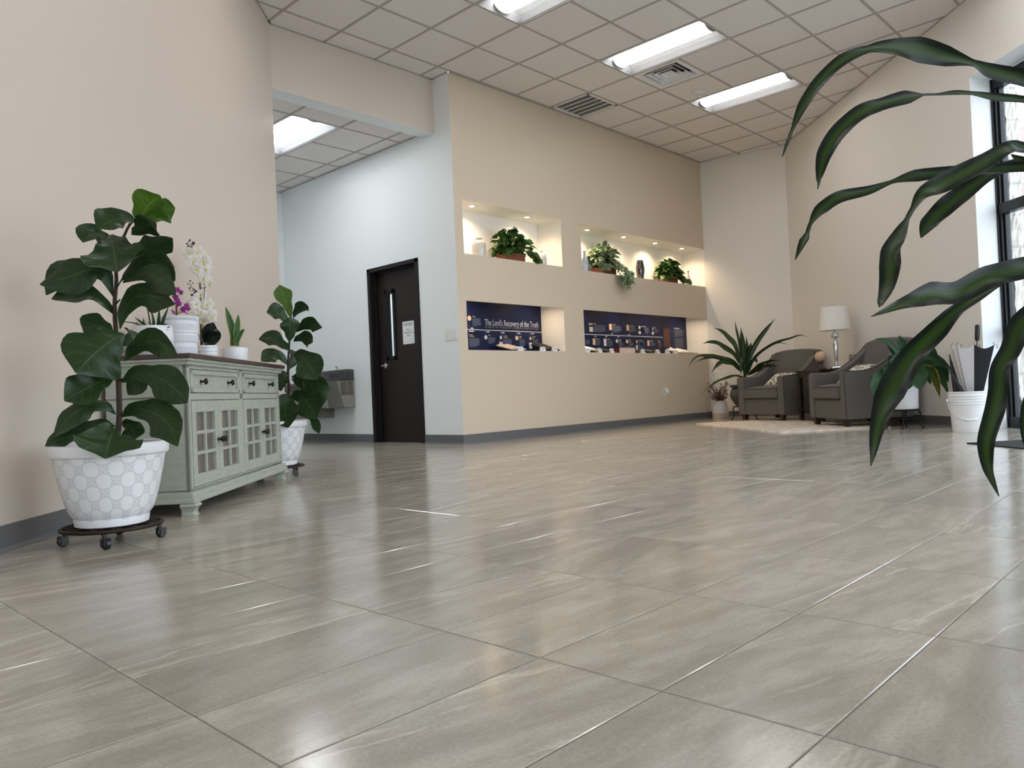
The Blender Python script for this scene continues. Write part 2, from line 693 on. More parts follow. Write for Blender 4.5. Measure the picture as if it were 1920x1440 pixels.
# ------------------------------------------------------------------ room geometry (metres)
ZC = 4.056                       # lobby ceiling
ZH = 3.50                        # corridor ceiling
YN = 6.161                       # display wall
YB = 6.555                       # back of its recesses
XD = 5.651                       # corridor wall with the dark door
YH = 6.43                        # header over the corridor mouth
RL, LE = Vector((-3.52, -0.77, 0)), Vector((3.68, 6.43, 0))
AW0, AW1 = Vector((10.98, YN, 0)), Vector((11.2, 4.87, 0))
RA = Vector((8.323, 1.795, 0))   # where the window begins in the window wall
RD = Vector((1, 1.067, 0)).normalized()
RN = Vector((RD.y, -RD.x, 0))    # outwards through the window wall
RR = RA + RD * -10.2


def W(s, off, z):
    return RA + RD * s + RN * off + Vector((0, 0, z))


def wallquad(a, b, z0, z1, mb, mi=0):
    mb.quad((a.x, a.y, z0), (b.x, b.y, z0), (b.x, b.y, z1), (a.x, a.y, z1), mi)


def clip(poly, conv):
    """clip 2D polygon by a convex counter-clockwise polygon"""
    out = poly
    for i in range(len(conv)):
        a, b = conv[i], conv[(i + 1) % len(conv)]
        inp, out = out, []
        if not inp:
            return []
        side = lambda p: (b[0] - a[0]) * (p[1] - a[1]) - (b[1] - a[1]) * (p[0] - a[0])
        for k in range(len(inp)):
            p, q = inp[k], inp[(k + 1) % len(inp)]
            sp_, sq = side(p), side(q)
            if sp_ >= 0:
                out.append(p)
            if (sp_ >= 0) != (sq >= 0):
                t = sp_ / (sp_ - sq)
                out.append((p[0] + (q[0] - p[0]) * t, p[1] + (q[1] - p[1]) * t))
    return out


def ccw(p):
    a = sum(p[i][0] * p[(i + 1) % len(p)][1] - p[(i + 1) % len(p)][0] * p[i][1] for i in range(len(p)))
    return p if a > 0 else p[::-1]


# floor: rectangular tiles with softly chamfered edges and a sunk grout bed
fb = ccw([(RL.x, RL.y), (1.2, 9.74), (XD, 9.74), (11.3, 6.4), (11.3, 4.9), tuple(W(0, .3, 0))[:2], tuple(W(-10.2, .3, 0))[:2]])
mb = MB()
JW, CHF, JD = .0010, .0026, .0011
for i in range(-12, 20):
    for j in range(-26, 34):
        ax, ay = OX + i * TX, OY + j * TY
        outer = [(ax + JW, ay + JW), (ax + TX - JW, ay + JW), (ax + TX - JW, ay + TY - JW), (ax + JW, ay + TY - JW)]
        e = JW + CHF
        inner = [(ax + e, ay + e), (ax + TX - e, ay + e), (ax + TX - e, ay + TY - e), (ax + e, ay + TY - e)]
        c = clip(inner, fb)
        if len(c) < 3:
            continue
        mb.add([(p[0], p[1], 0) for p in c], [list(range(len(c)))])
        if len(clip(outer, fb)) == 4 and all(abs(p[0] - q[0]) + abs(p[1] - q[1]) < 1e-9 for p, q in zip(sorted(clip(outer, fb)), sorted(outer))):
            for k in range(4):
                l = (k + 1) % 4
                mb.quad((*outer[k], -JD), (*outer[l], -JD), (*inner[l], 0), (*inner[k], 0))
mb.add([(p[0], p[1], -JD) for p in fb] + [(p[0], p[1], -.06) for p in fb],
       [list(range(len(fb)))] + [list(range(len(fb), 2 * len(fb)))[::-1]] +
       [(i, i + len(fb), (i + 1) % len(fb) + len(fb), (i + 1) % len(fb)) for i in range(len(fb))])
struct(mb.build('floor', M_FLOOR))

# left wall
mb = MB()
wallquad(RL, LE, 0, ZC, mb)
mb.quad((LE.x, LE.y, 0), (LE.x - .14, LE.y, 0), (LE.x - .14, LE.y, ZC), (LE.x, LE.y, ZC))
mb.quad((LE.x - .14, LE.y, 0), (RL.x - .1, RL.y + .1, 0), (RL.x - .1, RL.y + .1, ZC), (LE.x - .14, LE.y, ZC))
struct(mb.build('wall_left', M_BEIGE))

# display wall with four recesses
NICHES = [('A', 5.774, 7.456, 2.088, 2.69), ('B', 7.846, 10.98, 2.080, 2.68), ('C', 5.774, 7.438, 1.025, 1.568), ('D', 7.834, 10.98, 1.016, 1.567)]
mb = MB()
xs = sorted({XD, 10.98, 5.774, 7.456, 7.846, 7.438, 7.834})
zs = sorted({0, ZC, 2.088, 2.69, 2.080, 2.68, 1.025, 1.568, 1.016, 1.567})
for i in range(len(xs) - 1):
    for j in range(len(zs) - 1):
        cx, cz = (xs[i] + xs[i + 1]) / 2, (zs[j] + zs[j + 1]) / 2
        if any(a < cx < b and c < cz < d for _, a, b, c, d in NICHES):
            continue
        mb.quad((xs[i], YN, zs[j]), (xs[i + 1], YN, zs[j]), (xs[i + 1], YN, zs[j + 1]), (xs[i], YN, zs[j + 1]))
LIP = 0.022                      # the lower recesses rise behind a thin front lip that hides their lamps
for nm_, a, b, c, d in NICHES:
    e = d + (.17 if nm_ in 'CD' else 0)
    yf = YN + (LIP if nm_ in 'CD' else 0)
    mb.quad((a, YB, c), (b, YB, c), (b, YB, e), (a, YB, e), 1)
    mb.quad((a, YN, c), (b, YN, c), (b, YB, c), (a, YB, c), 1)
    mb.quad((a, yf, e), (a, YB, e), (b, YB, e), (b, yf, e), 1)
    mb.quad((a, YN, c), (a, YB, c), (a, YB, d), (a, YN, d), 1)
    mb.quad((b, YN, c), (b, YN, d), (b, YB, d), (b, YB, c), 1)
    if e > d:
        mb.quad((a, YN, d), (b, YN, d), (b, yf, d), (a, yf, d), 0)
        mb.quad((a, yf, d), (b, yf, d), (b, yf, e), (a, yf, e), 1)
        mb.quad((a, yf, d), (a, YB, d), (a, YB, e), (a, yf, e), 1)
        mb.quad((b, yf, d), (b, yf, e), (b, YB, e), (b, YB, d), 1)
struct(mb.build('wall_back', [M_ACCENT, M_NICHE]))

# corridor wall with the door opening
DY0, DY1, DZ = 6.806, 7.782, 2.128
mb = MB()
ys = [YN, DY0, DY1, 9.74]
for i in range(3):
    z0 = DZ if i == 1 else 0
    z1 = ZC
    mb.quad((XD, ys[i], z0), (XD, ys[i + 1], z0), (XD, ys[i + 1], z1), (XD, ys[i], z1))
struct(mb.build('wall_corridor', M_WHITE))
mb = MB()
mb.quad((1.2, 9.74, 0), (XD, 9.74, 0), (XD, 9.74, ZH), (1.2, 9.74, ZH))
mb.quad((1.2, 6.6, 0), (1.2, 9.74, 0), (1.2, 9.74, ZH), (1.2, 6.6, ZH))
mb.quad((1.2, 6.6, 0), (3.68, 6.6, 0), (3.68, 6.6, ZH), (1.2, 6.6, ZH))
mb.quad((3.68, LE.y, 0), (3.68, 6.6, 0), (3.68, 6.6, ZC), (3.68, LE.y, ZC))
struct(mb.build('wall_corridor_end', M_WHITE))
mb = MB()
mb.quad((3.68, YH, 3.455), (XD, YH, 3.455), (XD, YH, ZC), (3.68, YH, ZC), 0)
mb.quad((3.68, YH, 3.455), (XD, YH, 3.455), (XD, YH + .2, 3.455), (3.68, YH + .2, 3.455), 1)
mb.quad((3.68, YH + .2, 3.455), (XD, YH + .2, 3.455), (XD, YH + .2, ZC), (3.68, YH + .2, ZC), 1)
struct(mb.build('wall_header', [M_BEIGE, M_WHITE]))
# short alcove wall
mb = MB()
wallquad(AW0, AW1, 0, ZC, mb)
struct(mb.build('wall_alcove', M_PALE))
# window wall: solid part, strip over the glazing, reveal
ZW = 3.326
mb = MB()
wallquad(RA, AW1, 0, ZC, mb)
mb.quad(W(0, 0, ZW), W(-10.2, 0, ZW), W(-10.2, 0, ZC), W(0, 0, ZC))
mb.quad(W(0, 0, 0), W(0, .2, 0), W(0, .2, ZW - .03), W(0, 0, ZW), 1)
mb.quad(W(0, 0, ZW), W(-10.2, 0, ZW), W(-10.2, .2, ZW - .03), W(0, .2, ZW - .03), 1)
mb.quad(W(0, .2, 0), W(0, .32, 0), W(0, .32, ZC), W(0, .2, ZC), 1)
mb.quad(W(0, .32, ZW - .03), W(-10.2, .32, ZW - .03), W(-10.2, .32, ZC), W(0, .32, ZC), 1)
mb.quad(W(0, .32, 0), W(4.3, .32, 0), W(4.3, .32, ZC), W(0, .32, ZC), 1)
struct(mb.build('wall_window', [M_PALE, M_WHITE]))
# rear wall behind the camera
QD = (RR - RL).normalized()
QN = Vector((QD.y, -QD.x, 0))     # outwards through the rear wall
QL = (RR - RL).length


def Q(s_, off, z):
    return RL + QD * s_ + QN * off + Vector((0, 0, z))


Q0, Q1, QZ = .9, QL - .7, 3.0
mb = MB()
mb.quad(Q(0, 0, 0), Q(Q0, 0, 0), Q(Q0, 0, ZC), Q(0, 0, ZC))
mb.quad(Q(Q1, 0, 0), Q(QL, 0, 0), Q(QL, 0, ZC), Q(Q1, 0, ZC))
mb.quad(Q(Q0, 0, QZ), Q(Q1, 0, QZ), Q(Q1, 0, ZC), Q(Q0, 0, ZC))
struct(mb.build('wall_rear', M_BEIGE))


# baseboards
def cove(name, segs):
    mb = MB()
    for a, b, nx, ny in segs:
        n = Vector((nx, ny, 0)).normalized() * 0.008
        n2 = Vector((nx, ny, 0)).normalized() * 0.020
        a, b = Vector(a), Vector(b)
        z = lambda p, h: Vector((p.x, p.y, h))
        prof = [(n * 0, .102), (n, .100), (n, .016), (n2, .001)]
        for (o1, h1), (o2, h2) in zip(prof, prof[1:]):
            mb.quad(z(a + o1, h1), z(b + o1, h1), z(b + o2, h2), z(a + o2, h2))
    return struct(mb.build(name, M_COVE))


s2 = 1 / sqrt(2)
cove('baseboard_left', [(RL, LE, s2, -s2)])
cove('baseboard_back', [((XD - .008, YN, 0), AW0, 0, -1)])
cove('baseboard_corridor', [((XD, YN - .008, 0), (XD, DY0, 0), -1, 0), ((XD, DY1, 0), (XD, 9.74, 0), -1, 0), ((1.2, 9.74, 0), (XD, 9.74, 0), 0, -1)])
cove('baseboard_window', [(AW0, AW1, -1, -.17), (AW1, RA, -RN.x, -RN.y)])


# ------------------------------------------------------------------ ceilings
CT = 0.6096
CX0, CY0 = 4.868, 5.5186
xl = YN + 2.75
pieces = [ccw([(RL.x, RL.y), (YN - 2.75, YN), (10.98, YN), (AW1.x, AW1.y), (RR.x, RR.y)]),
          ccw([(YN - 2.75, YN), (LE.x, YH), (XD, YH), (XD, YN)])]
LIGHTS = [(0, -3), (3, -3), (6, -3), (-3, -3), (-6, -3), (0, -8), (3, -8), (-3, -8), (-6, -8), (0, -13), (-3, -13)]
HOLES = {(i, j) for a, b in LIGHTS for i, j in ((a, b), (a, b + 1))}
DIFF, RETURN = (4, -2), (4, 0)
HOLES |= {DIFF, RETURN}


def ceiling(name, gname, z, x0, y0, ir, jr, pcs, holes):
    mb, mg = MB(), MB()
    hw = 0.012
    for i in ir:
        for j in jr:
            if (i, j) in holes:
                continue
            ax, ay = x0 + i * CT, y0 + j * CT
            sq = [(ax + hw, ay + hw), (ax + CT - hw, ay + hw), (ax + CT - hw, ay + CT - hw), (ax + hw, ay + CT - hw)]
            for pc in pcs:
                c = clip(sq, pc)
                if len(c) > 2:
                    mb.add([(p[0], p[1], z + .004) for p in c], [list(range(len(c)))])
    for i in ir:
        for pc in pcs:
            c = clip([(x0 + i * CT - hw, y0 + jr[0] * CT), (x0 + i * CT + hw, y0 + jr[0] * CT), (x0 + i * CT + hw, y0 + jr[-1] * CT), (x0 + i * CT - hw, y0 + jr[-1] * CT)], pc)
            if len(c) > 2:
                mg.prism(c, 2, z - .002, z + .012)
    for j in jr:
        for i in ir:
            if (i, j) in holes and (i, j - 1) in holes:
                continue                              # a light fitting bridges two cells
            for pc in pcs:
                c = clip([(x0 + i * CT, y0 + j * CT - hw), (x0 + (i + 1) * CT, y0 + j * CT - hw), (x0 + (i + 1) * CT, y0 + j * CT + hw), (x0 + i * CT, y0 + j * CT + hw)], pc)
                if len(c) > 2:
                    mg.prism(c, 2, z - .0015, z + .012)
    for pc in pcs:                                   # angle strip round the edge
        n = len(pc)
        cx, cy = sum(p[0] for p in pc) / n, sum(p[1] for p in pc) / n
        for k in range(n):
            a, b = Vector((*pc[k], 0)), Vector((*pc[(k + 1) % n], 0))
            if pcs is pieces and abs(a.y - YN) < 1e-6 and abs(b.y - YN) < 1e-6:
                if pc is pieces[1]:
                    continue
                a = Vector((10.98, YN, 0)) if a.x > b.x else Vector((XD, YN, 0))
                b = Vector((XD, YN, 0)) if a.x > 8 else Vector((10.98, YN, 0))
            t = (b - a).normalized()
            nn = Vector((-t.y, t.x, 0)) * 0.022
            mg.add([a + Vector((0, 0, z - .002)), b + Vector((0, 0, z - .002)), b + nn + Vector((0, 0, z - .002)), a + nn + Vector((0, 0, z - .002))], [(0, 1, 2, 3)])
    # roof deck above so that no sky shows through
    for pc in pcs:
        mb.add([(p[0], p[1], z + .16) for p in pc], [list(range(len(pc)))])
    struct(mb.build(name, M_TILE))
    struct(mg.build(gname, M_TBAR))


ceiling('ceiling', 'trim_1', ZC, CX0, CY0, range(-15, 13), range(-20, 4), pieces, HOLES)
HX0, HY0 = 4.825 - CT, 7.02
hall = [ccw([(1.2, YH + .17), (XD, YH + .17), (XD, 9.74), (1.2, 9.74)])]
ceiling('ceiling_corridor', 'trim_2', ZH, HX0, HY0, range(-6, 5), range(-2, 7), hall, {(0, 0), (0, 1), (-3, 0), (-3, 1)})

M_TUBE = mat('lit_lens', (1, 1, 1, 1), 0.4, emit=TUBE_STRENGTH, ecol=(1.0, 0.985, 0.955, 1))


M_HOUSING = mat('light_housing_enamel', srgb(176, 177, 180), 0.5)


def make_light(x, y, z, label, group):
    """recessed 0.6 x 1.2 m fluorescent with a round centre lens and curved white wings"""
    t = thing('ceiling_light', label, 'ceiling light', (x + CT / 2, y + CT, z), group)
    x0, x1, y0, y1 = x + .012, x + CT - .012, y + .012, y + 2 * CT - .012
    mb = MB()
    prof = [(0, 0), (.02, .004), (.06, .030), (.11, .054), (.155, .066), (.19, .07)]
    n = len(prof)
    for side in (0, 1):
        for k in range(n - 1):
            a, b = prof[k], prof[k + 1]
            xa, xb = (x0 + a[0], x0 + b[0]) if side == 0 else (x1 - a[0], x1 - b[0])
            mb.quad((xa, y0, z + a[1]), (xa, y1, z + a[1]), (xb, y1, z + b[1]), (xb, y0, z + b[1]))
    mb.quad((x0 + .19, y0, z + .07), (x0 + .19, y1, z + .07), (x1 - .19, y1, z + .07), (x1 - .19, y0, z + .07))
    for yy in (y0, y1):
        pts = [(x0 + p[0], yy, z + p[1]) for p in prof] + [(x1 - p[0], yy, z + p[1]) for p in prof[::-1]]
        yi = yy + (.05 if yy == y0 else -.05)
        pin = [(p[0], yi if p[2] > z + .001 else yy, z + (p[2] - z) * 1.0) for p in pts]
        for k in range(len(pts) - 1):
            mb.quad((pts[k][0], yy, z), (pts[k + 1][0], yy, z), pin[k + 1], pin[k])
    mb.build('housing', M_HOUSING, t, smooth=True, angle=35)
    mb = MB()
    cx = x + CT / 2
    r = .105
    arc = [(cx + r * cos(a), z + .058 - r * .50 * sin(a)) for a in [pi * k / 14 for k in range(15)]]
    mb.prism(arc, 1, y0 + .045, y1 - .045)
    mb.build('lens', M_TUBE, t, smooth=True, angle=40)
    for yy in (y0 + .034, y1 - .045):
        mb = MB()
        arc2 = [(cx + (r + .004) * cos(a), z + .060 - (r + .004) * .52 * sin(a)) for a in [pi * k / 14 for k in range(15)]]
        mb.prism(arc2, 1, yy, yy + .011)
        mb.build('end_cap', M_HOUSING, t)
    return t


lab = {0: 'rectangular fluorescent ceiling light near the corridor header, cut by the top of the picture',
       3: 'rectangular fluorescent ceiling light touching the square slatted air diffuser',
       6: 'rectangular fluorescent ceiling light beside the sprinkler head, deepest in the lobby'}
first = None
for i, j in LIGHTS:
    x, y = CX0 + i * CT, CY0 + j * CT
    l = lab.get(i) if j == -3 and i in lab else 'added rectangular fluorescent ceiling light, unseen, over the near lobby'  # the others are unseen, added to brighten the far walls
    if first is None:
        first = make_light(x, y, ZC, l, 'lobby ceiling lights')
    else:
        copy_tree(first, (x + CT / 2, y + CT, ZC), l)
o = copy_tree(first, (HX0 + CT / 2, HY0 + CT, ZH), 'rectangular fluorescent ceiling light in the corridor, seen beneath the header')

o = copy_tree(first, (HX0 - 3 * CT + CT / 2, HY0 + CT, ZH), 'unseen rectangular fluorescent ceiling light added to brighten the corridor')  # unseen fitting, added so the corridor comes out brighter

M_TUBEHALL = mat('lit_lens_corridor', (1, 1, 1, 1), 0.4, emit=TUBE_STRENGTH * 1.8, ecol=(.95, .98, 1.0, 1))
for o in [c for r_ in bpy.data.objects if r_.name.startswith('ceiling_light') and r_.location.z < 3.8 for c in r_.children if c.name.startswith('lens')]:
    o.data = o.data.copy()
    o.data.materials[0] = M_TUBEHALL
# square stepped diffuser
dx0, dy0 = CX0 + DIFF[0] * CT, CY0 + DIFF[1] * CT
t = thing('air_diffuser', 'square ceiling air diffuser with three stepped white louvres', 'vent', (dx0 + CT / 2, dy0 + CT / 2, ZC))
mb = MB()
mb.box((dx0 + .012, dy0 + .012, ZC + .1), (dx0 + CT - .012, dy0 + CT - .012, ZC + .11))
mb.build('backing', mat('dark_duct', srgb(52, 48, 46), .9), t)
ccx, ccy = dx0 + CT / 2, dy0 + CT / 2


def ring(mb, r0, z0, r1, z1):
    a = [(ccx - r0, ccy - r0, z0), (ccx + r0, ccy - r0, z0), (ccx + r0, ccy + r0, z0), (ccx - r0, ccy + r0, z0)]
    b = [(ccx - r1, ccy - r1, z1), (ccx + r1, ccy - r1, z1), (ccx + r1, ccy + r1, z1), (ccx - r1, ccy + r1, z1)]
    for k in range(4):
        mb.quad(a[k], a[(k + 1) % 4], b[(k + 1) % 4], b[k])


mb = MB()
ring(mb, .292, ZC + .001, .235, ZC + .001)
ring(mb, .235, ZC + .001, .215, ZC + .05)
mb.build('frame', M_WHITEMETAL, t)
for r in (.185, .125, .07):
    mb = MB()
    ring(mb, r, ZC + .004, r - .035, ZC + .05)
    ring(mb, r, ZC + .004, r + .002, ZC + .010)
    if r < .1:
        mb.quad((ccx - .035, ccy - .035, ZC + .05), (ccx + .035, ccy - .035, ZC + .05), (ccx + .035, ccy + .035, ZC + .05), (ccx - .035, ccy + .035, ZC + .05))
    mb.build('louvre', M_WHITEMETAL, t)
# return grille
gx0, gy0 = CX0 + RETURN[0] * CT, CY0 + RETURN[1] * CT
t = thing('return_grille', 'ceiling return air grille with fine slats next to the display wall', 'vent', (gx0 + CT / 2, gy0 + CT / 2, ZC))
mb = MB()
mb.box((gx0 + .012, gy0 + .012, ZC + .016), (gx0 + CT - .012, gy0 + CT - .012, ZC + .022))
mb.build('backing', mat('grille_shadow_box', srgb(140, 138, 136), .9), t)
mb = MB()
for a, b in (((gx0 + .012, gy0 + .012), (gx0 + CT - .012, gy0 + .045)), ((gx0 + .012, gy0 + CT - .045), (gx0 + CT - .012, gy0 + CT - .012)),
             ((gx0 + .012, gy0 + .012), (gx0 + .045, gy0 + CT - .012)), ((gx0 + CT - .045, gy0 + .012), (gx0 + CT - .012, gy0 + CT - .012))):
    mb.box((a[0], a[1], ZC - .002), (b[0], b[1], ZC + .02))
for k in range(1, 5):
    xx = gx0 + .045 + (CT - .09) * k / 5
    mb.box((xx - .007, gy0 + .03, ZC), (xx + .007, gy0 + CT - .03, ZC + .012))
mb.build('frame', M_WHITEMETAL, t)
mb = MB()
for k in range(34):
    yy = gy0 + .05 + (CT - .1) * k / 33
    mb.quad((gx0 + .03, yy, ZC + .004), (gx0 + CT - .03, yy, ZC + .004), (gx0 + CT - .03, yy + .006, ZC + .010), (gx0 + .03, yy + .006, ZC + .010))
mb.build('slats', mat('grille_slats', srgb(176, 174, 172), .5), t)
# sprinkler
sp_ = at_z(1309, 172, ZC)
t = thing('fire_sprinkler', 'white round fire sprinkler head hanging from a ceiling tile', 'sprinkler', sp_)
mb = MB()
mb.lathe([(.001, .004), (.075, .004), (.078, -.006), (.06, -.014), (.035, -.016), (.032, -.03), (.001, -.03)], 24, sp_)
mb.build('escutcheon', M_WHITEMETAL, t, smooth=True, angle=40)
mb = MB()
for sx in (-1, 1):
    mb.tube([sp_ + Vector((sx * .012, 0, -.028)), sp_ + Vector((sx * .016, 0, -.045)), sp_ + Vector((0, 0, -.064))], .003, 6)
mb.lathe([(.001, -.064), (.02, -.066), (.022, -.068), (.001, -.069)], 16, sp_)
mb.build('deflector', M_CHROME, t)

# ------------------------------------------------------------------ door
t = struct(thing('door_1', '', 'door', (XD, (DY0 + DY1) / 2, 0)))
del t['label']
del t['category']
mb = MB()
fw, fd = .05, .15
for y0, y1 in ((DY0, DY0 + fw), (DY1 - fw, DY1)):
    mb.box((XD - .015, y0, 0), (XD + fd, y1, DZ))
mb.box((XD - .015, DY0, DZ - fw), (XD + fd, DY1, DZ))
for y0, y1 in ((DY0 + fw, DY0 + fw + .014), (DY1 - fw - .014, DY1 - fw)):
    mb.box((XD + .06, y0, 0), (XD + .085, y1, DZ - fw))
mb.box((XD + .06, DY0 + fw, DZ - fw - .014), (XD + .085, DY1 - fw, DZ - fw))
fr = mb.build('door_frame', M_FRAME, t, bevel=.003)
XL = XD + .092                        # door face
vy0, vy1 = at_x(733, 600, XL).y, at_x(725, 600, XL).y
gA, gB = at_x(737, 670, XL), at_x(727, 552, XL)
gy0_, gy1_ = min(gA.y, gB.y) + .01, max(gA.y, gB.y) - .01
gA = at_x(733, 668, XL)
gB = at_x(729.5, 551, XL)
gz0, gz1 = gA.z, gB.z
gyc = (at_x(730, 551, XL).y + at_x(736, 668, XL).y) / 2
gw = .066
mb = MB()
dy0_, dy1_ = DY0 + fw + .004, DY1 - fw - .004
mb.box((XL, dy0_, .002), (XL + .045, gyc - gw, DZ - fw - .004))
mb.box((XL, gyc + gw, .002), (XL + .045, dy1_, DZ - fw - .004))
mb.box((XL, gyc - gw, .002), (XL + .045, gyc + gw, gz0 - .02))
mb.box((XL, gyc - gw, gz1 + .02), (XL + .045, gyc + gw, DZ - fw - .004))
mb.build('door_leaf', M_DARKWOOD, t)
mb = MB()
for y0, y1, z0, z1 in ((gyc - gw - .03, gyc - gw + .01, gz0 - .05, gz1 + .05), (gyc + gw - .01, gyc + gw + .03, gz0 - .05, gz1 + .05),
                       (gyc - gw - .03, gyc + gw + .03, gz0 - .05, gz0), (gyc - gw - .03, gyc + gw + .03, gz1, gz1 + .05)):
    mb.box((XL - .012, y0, z0), (XL + .05, y1, z1))
mb.build('window_bead', M_FRAME, t, bevel=.002)
mb = MB()
mb.box((XL + .020, gyc - gw, gz0 - .02), (XL + .026, gyc + gw, gz1 + .02))
mb.build('pane', M_GLASS, t)
hp = at_x(718, 686, XL - .04)
mb = MB()
R90 = Matrix.Rotation(-pi / 2, 3, 'Y')
mb.lathe([(.001, 0), (.034, 0), (.034, .008), (.026, .012), (.013, .014), (.013, .05), (.001, .05)], 20, (XL, hp.y, hp.z), R90)
mb.tube([(XL - .045, hp.y, hp.z), (XL - .052, hp.y - .03, hp.z), (XL - .05, hp.y - .12, hp.z)], [.013, .011, .010], 10)
mb.tube([(XL - .045, hp.y, hp.z), (XL - .046, hp.y + .02, hp.z)], [.013, .012], 10)
mb.build('handle', M_CHROME, t, smooth=True, angle=40)
# room beyond the door's glass, lit by an unseen lamp: pale walls
mb = MB()
mb.box((XD + 1.6, 6.7, 0), (XD + 1.65, 9.7, 2.9))
mb.box((XD + .02, 6.62, 0), (XD + 1.65, 6.69, 2.9))
mb.box((XD + .02, 9.7, 0), (XD + 1.65, 9.76, 2.9))
o = struct(mb.build('wall_nursery', M_WHITE))
mb = MB()
mb.box((XD, 6.62, -.06), (XD + 1.65, 9.76, -.001))
struct(mb.build('floor_nursery', M_CONCRETE))
mb = MB()
mb.box((XD + .05, 6.7, 2.9), (XD + 1.65, 9.7, 2.95))
struct(mb.build('ceiling_nursery', M_WHITE))
mb = MB()
mb.box((XD + .35, 7.9, 2.86), (XD + 1.5, 9.0, 2.90))
o = mb.build('ceiling_panel_light', mat('nursery_lamp', (1, 1, 1, 1), .5, emit=8.0, ecol=(.9, .97, 1, 1)))
tag(o, 'unseen flat ceiling light in the room behind the dark door', 'ceiling light')

# paper notice
p0, p1 = at_x(753, 606, XL - .002), at_x(777, 643, XL - .002)
pa = [at_x(754, 604, XL - .002), at_x(775.5, 600.5, XL - .002), at_x(777.5, 643, XL - .002), at_x(756.5, 646.5, XL - .002)]
py0, py1 = sum(p.y for p in pa[1:3]) / 2, (pa[0].y + pa[3].y) / 2
pz0, pz1 = (pa[2].z + pa[3].z) / 2, (pa[0].z + pa[1].z) / 2
t = thing('paper_notice', 'white paper notice with black printing taped on the dark door', 'notice', (XL - .001, (py0 + py1) / 2, (pz0 + pz1) / 2))
mb = MB()
mb.box((XL - .0016, py0, pz0), (XL - .0004, py1, pz1))
mb.build('sheet', M_PAPER, t)


def text(body, size, M, parent, mtl, name='lettering', align='CENTER', width=1.0, fit=None):
    """flat lettering; M places its x (reading direction) / y (up) axes in the world"""
    cu = bpy.data.curves.new(name, 'FONT')
    cu.body = body
    cu.size = size
    cu.align_x = align
    cu.align_y = 'CENTER'
    cu.extrude = 0.0004
    cu.offset = -0.007 * size
    cu.materials.append(mtl)
    cu.space_character = 1.0
    o = bpy.data.objects.new(name, cu)
    COL.objects.link(o)
    dg = bpy.context.evaluated_depsgraph_get()
    me = bpy.data.meshes.new_from_object(o.evaluated_get(dg))
    bpy.data.objects.remove(o)
    o = bpy.data.objects.new(name, me)
    COL.objects.link(o)
    o.parent = parent
    if fit:
        xs_ = [v.co.x for v in me.vertices]
        width = fit / (max(xs_) - min(xs_))
    MM = M.copy()
    MM.translation = M.translation - WORLD[parent.name]
    o.matrix_local = MM @ Matrix.Diagonal((width, 1, 1, 1))
    return o


def frame_at(p, xdir, ydir=(0, 0, 1)):
    x = Vector(xdir).normalized()
    y = Vector(ydir)
    z = x.cross(y)
    M4 = Matrix((x, y, z)).transposed().to_4x4()
    M4.translation = p
    return M4


yc = (py0 + py1) / 2
hz = pz1 - pz0
for body, fz, size in (('NURSERY', .86, .050), ('Door is', .63, .034), ('Propped with a', .51, .034), ('jacket', .39, .034)):
    text(body, size, frame_at(Vector((XL - .0018, yc, pz0 + hz * fz)), (0, -1, 0)), t, M_INK, width=.8)

# light switches
for q, lb in (((834, 617, 846, 640), 'white light switch plate nearer the dark door, with its toggle down'),
              ((847, 616, 858, 638), 'white light switch plate at the wall corner, close to the display recess')):
    a, b = at_x(q[0], q[1], XD), at_x(q[2], q[3], XD)
    yc, zc = (a.y + b.y) / 2, (a.z + b.z) / 2
    t = thing('light_switch', lb, 'switch', (XD, yc, zc), 'wall switches')
    mb = MB()
    mb.box((XD - .008, yc - .040, zc - .062), (XD - .0005, yc + .040, zc + .062))
    mb.build('plate', M_PLASTIC, t, bevel=.004)
    mb = MB()
    if 'toggle' in lb:
        mb.box((XD - .010, yc - .018, zc - .035), (XD - .006, yc + .018, zc + .035))
        mb.box((XD - .024, yc - .006, zc - .022), (XD - .008, yc + .006, zc - .004))
    else:
        mb.prism([(zc - .034, XD - .011), (zc + .034, XD - .015), (zc + .034, XD - .006), (zc - .034, XD - .006)], 1, yc - .017, yc + .017,
                 Matrix(((0, 0, 1, 0), (0, 1, 0, 0), (1, 0, 0, 0), (0, 0, 0, 1))))
    mb.build('toggle' if 'toggle' in lb else 'rocker', M_PLASTIC, t, bevel=.001)
# outlet with plug-in
op = Vector((9.66, YN, .45))
t = thing('wall_outlet', 'white wall outlet low on the display wall', 'outlet', op)
mb = MB()
mb.box((op.x - .036, YN - .007, op.z - .06), (op.x + .036, YN - .0005, op.z + .06))
mb.build('plate', M_PLASTIC, t, bevel=.003)
mb = MB()
for dz in (-.02, .02):
    mb.box((op.x - .016, YN - .009, op.z + dz - .014), (op.x + .016, YN - .006, op.z + dz + .014))
mb.build('socket', M_PLASTIC, t, bevel=.003)
pp = op + Vector((0, -.009, .012))
t = thing('plug_in_freshener', 'rounded white plug-in air freshener sticking out of the wall outlet', 'air freshener', pp)
mb = MB()
mb.ball(pp + Vector((0, -.028, 0)), .036, 20, 12, (.85, .78, 1.15))
mb.build('body', M_PLASTIC, t, smooth=True)
mb = MB()
mb.box((pp.x - .018, pp.y - .006, pp.z - .02), (pp.x + .018, pp.y, pp.z + .02))
mb.build('plug_base', M_GREYPLASTIC, t, bevel=.003)

# ------------------------------------------------------------------ windows
mb = MB()
FR = .055
sl = [0, -1.55, -3.1, -4.65, -6.2, -7.75, -9.3]
t = struct(thing('window_1', '', 'window', W(0, .25, 0)))
del t['label']
del t['category']


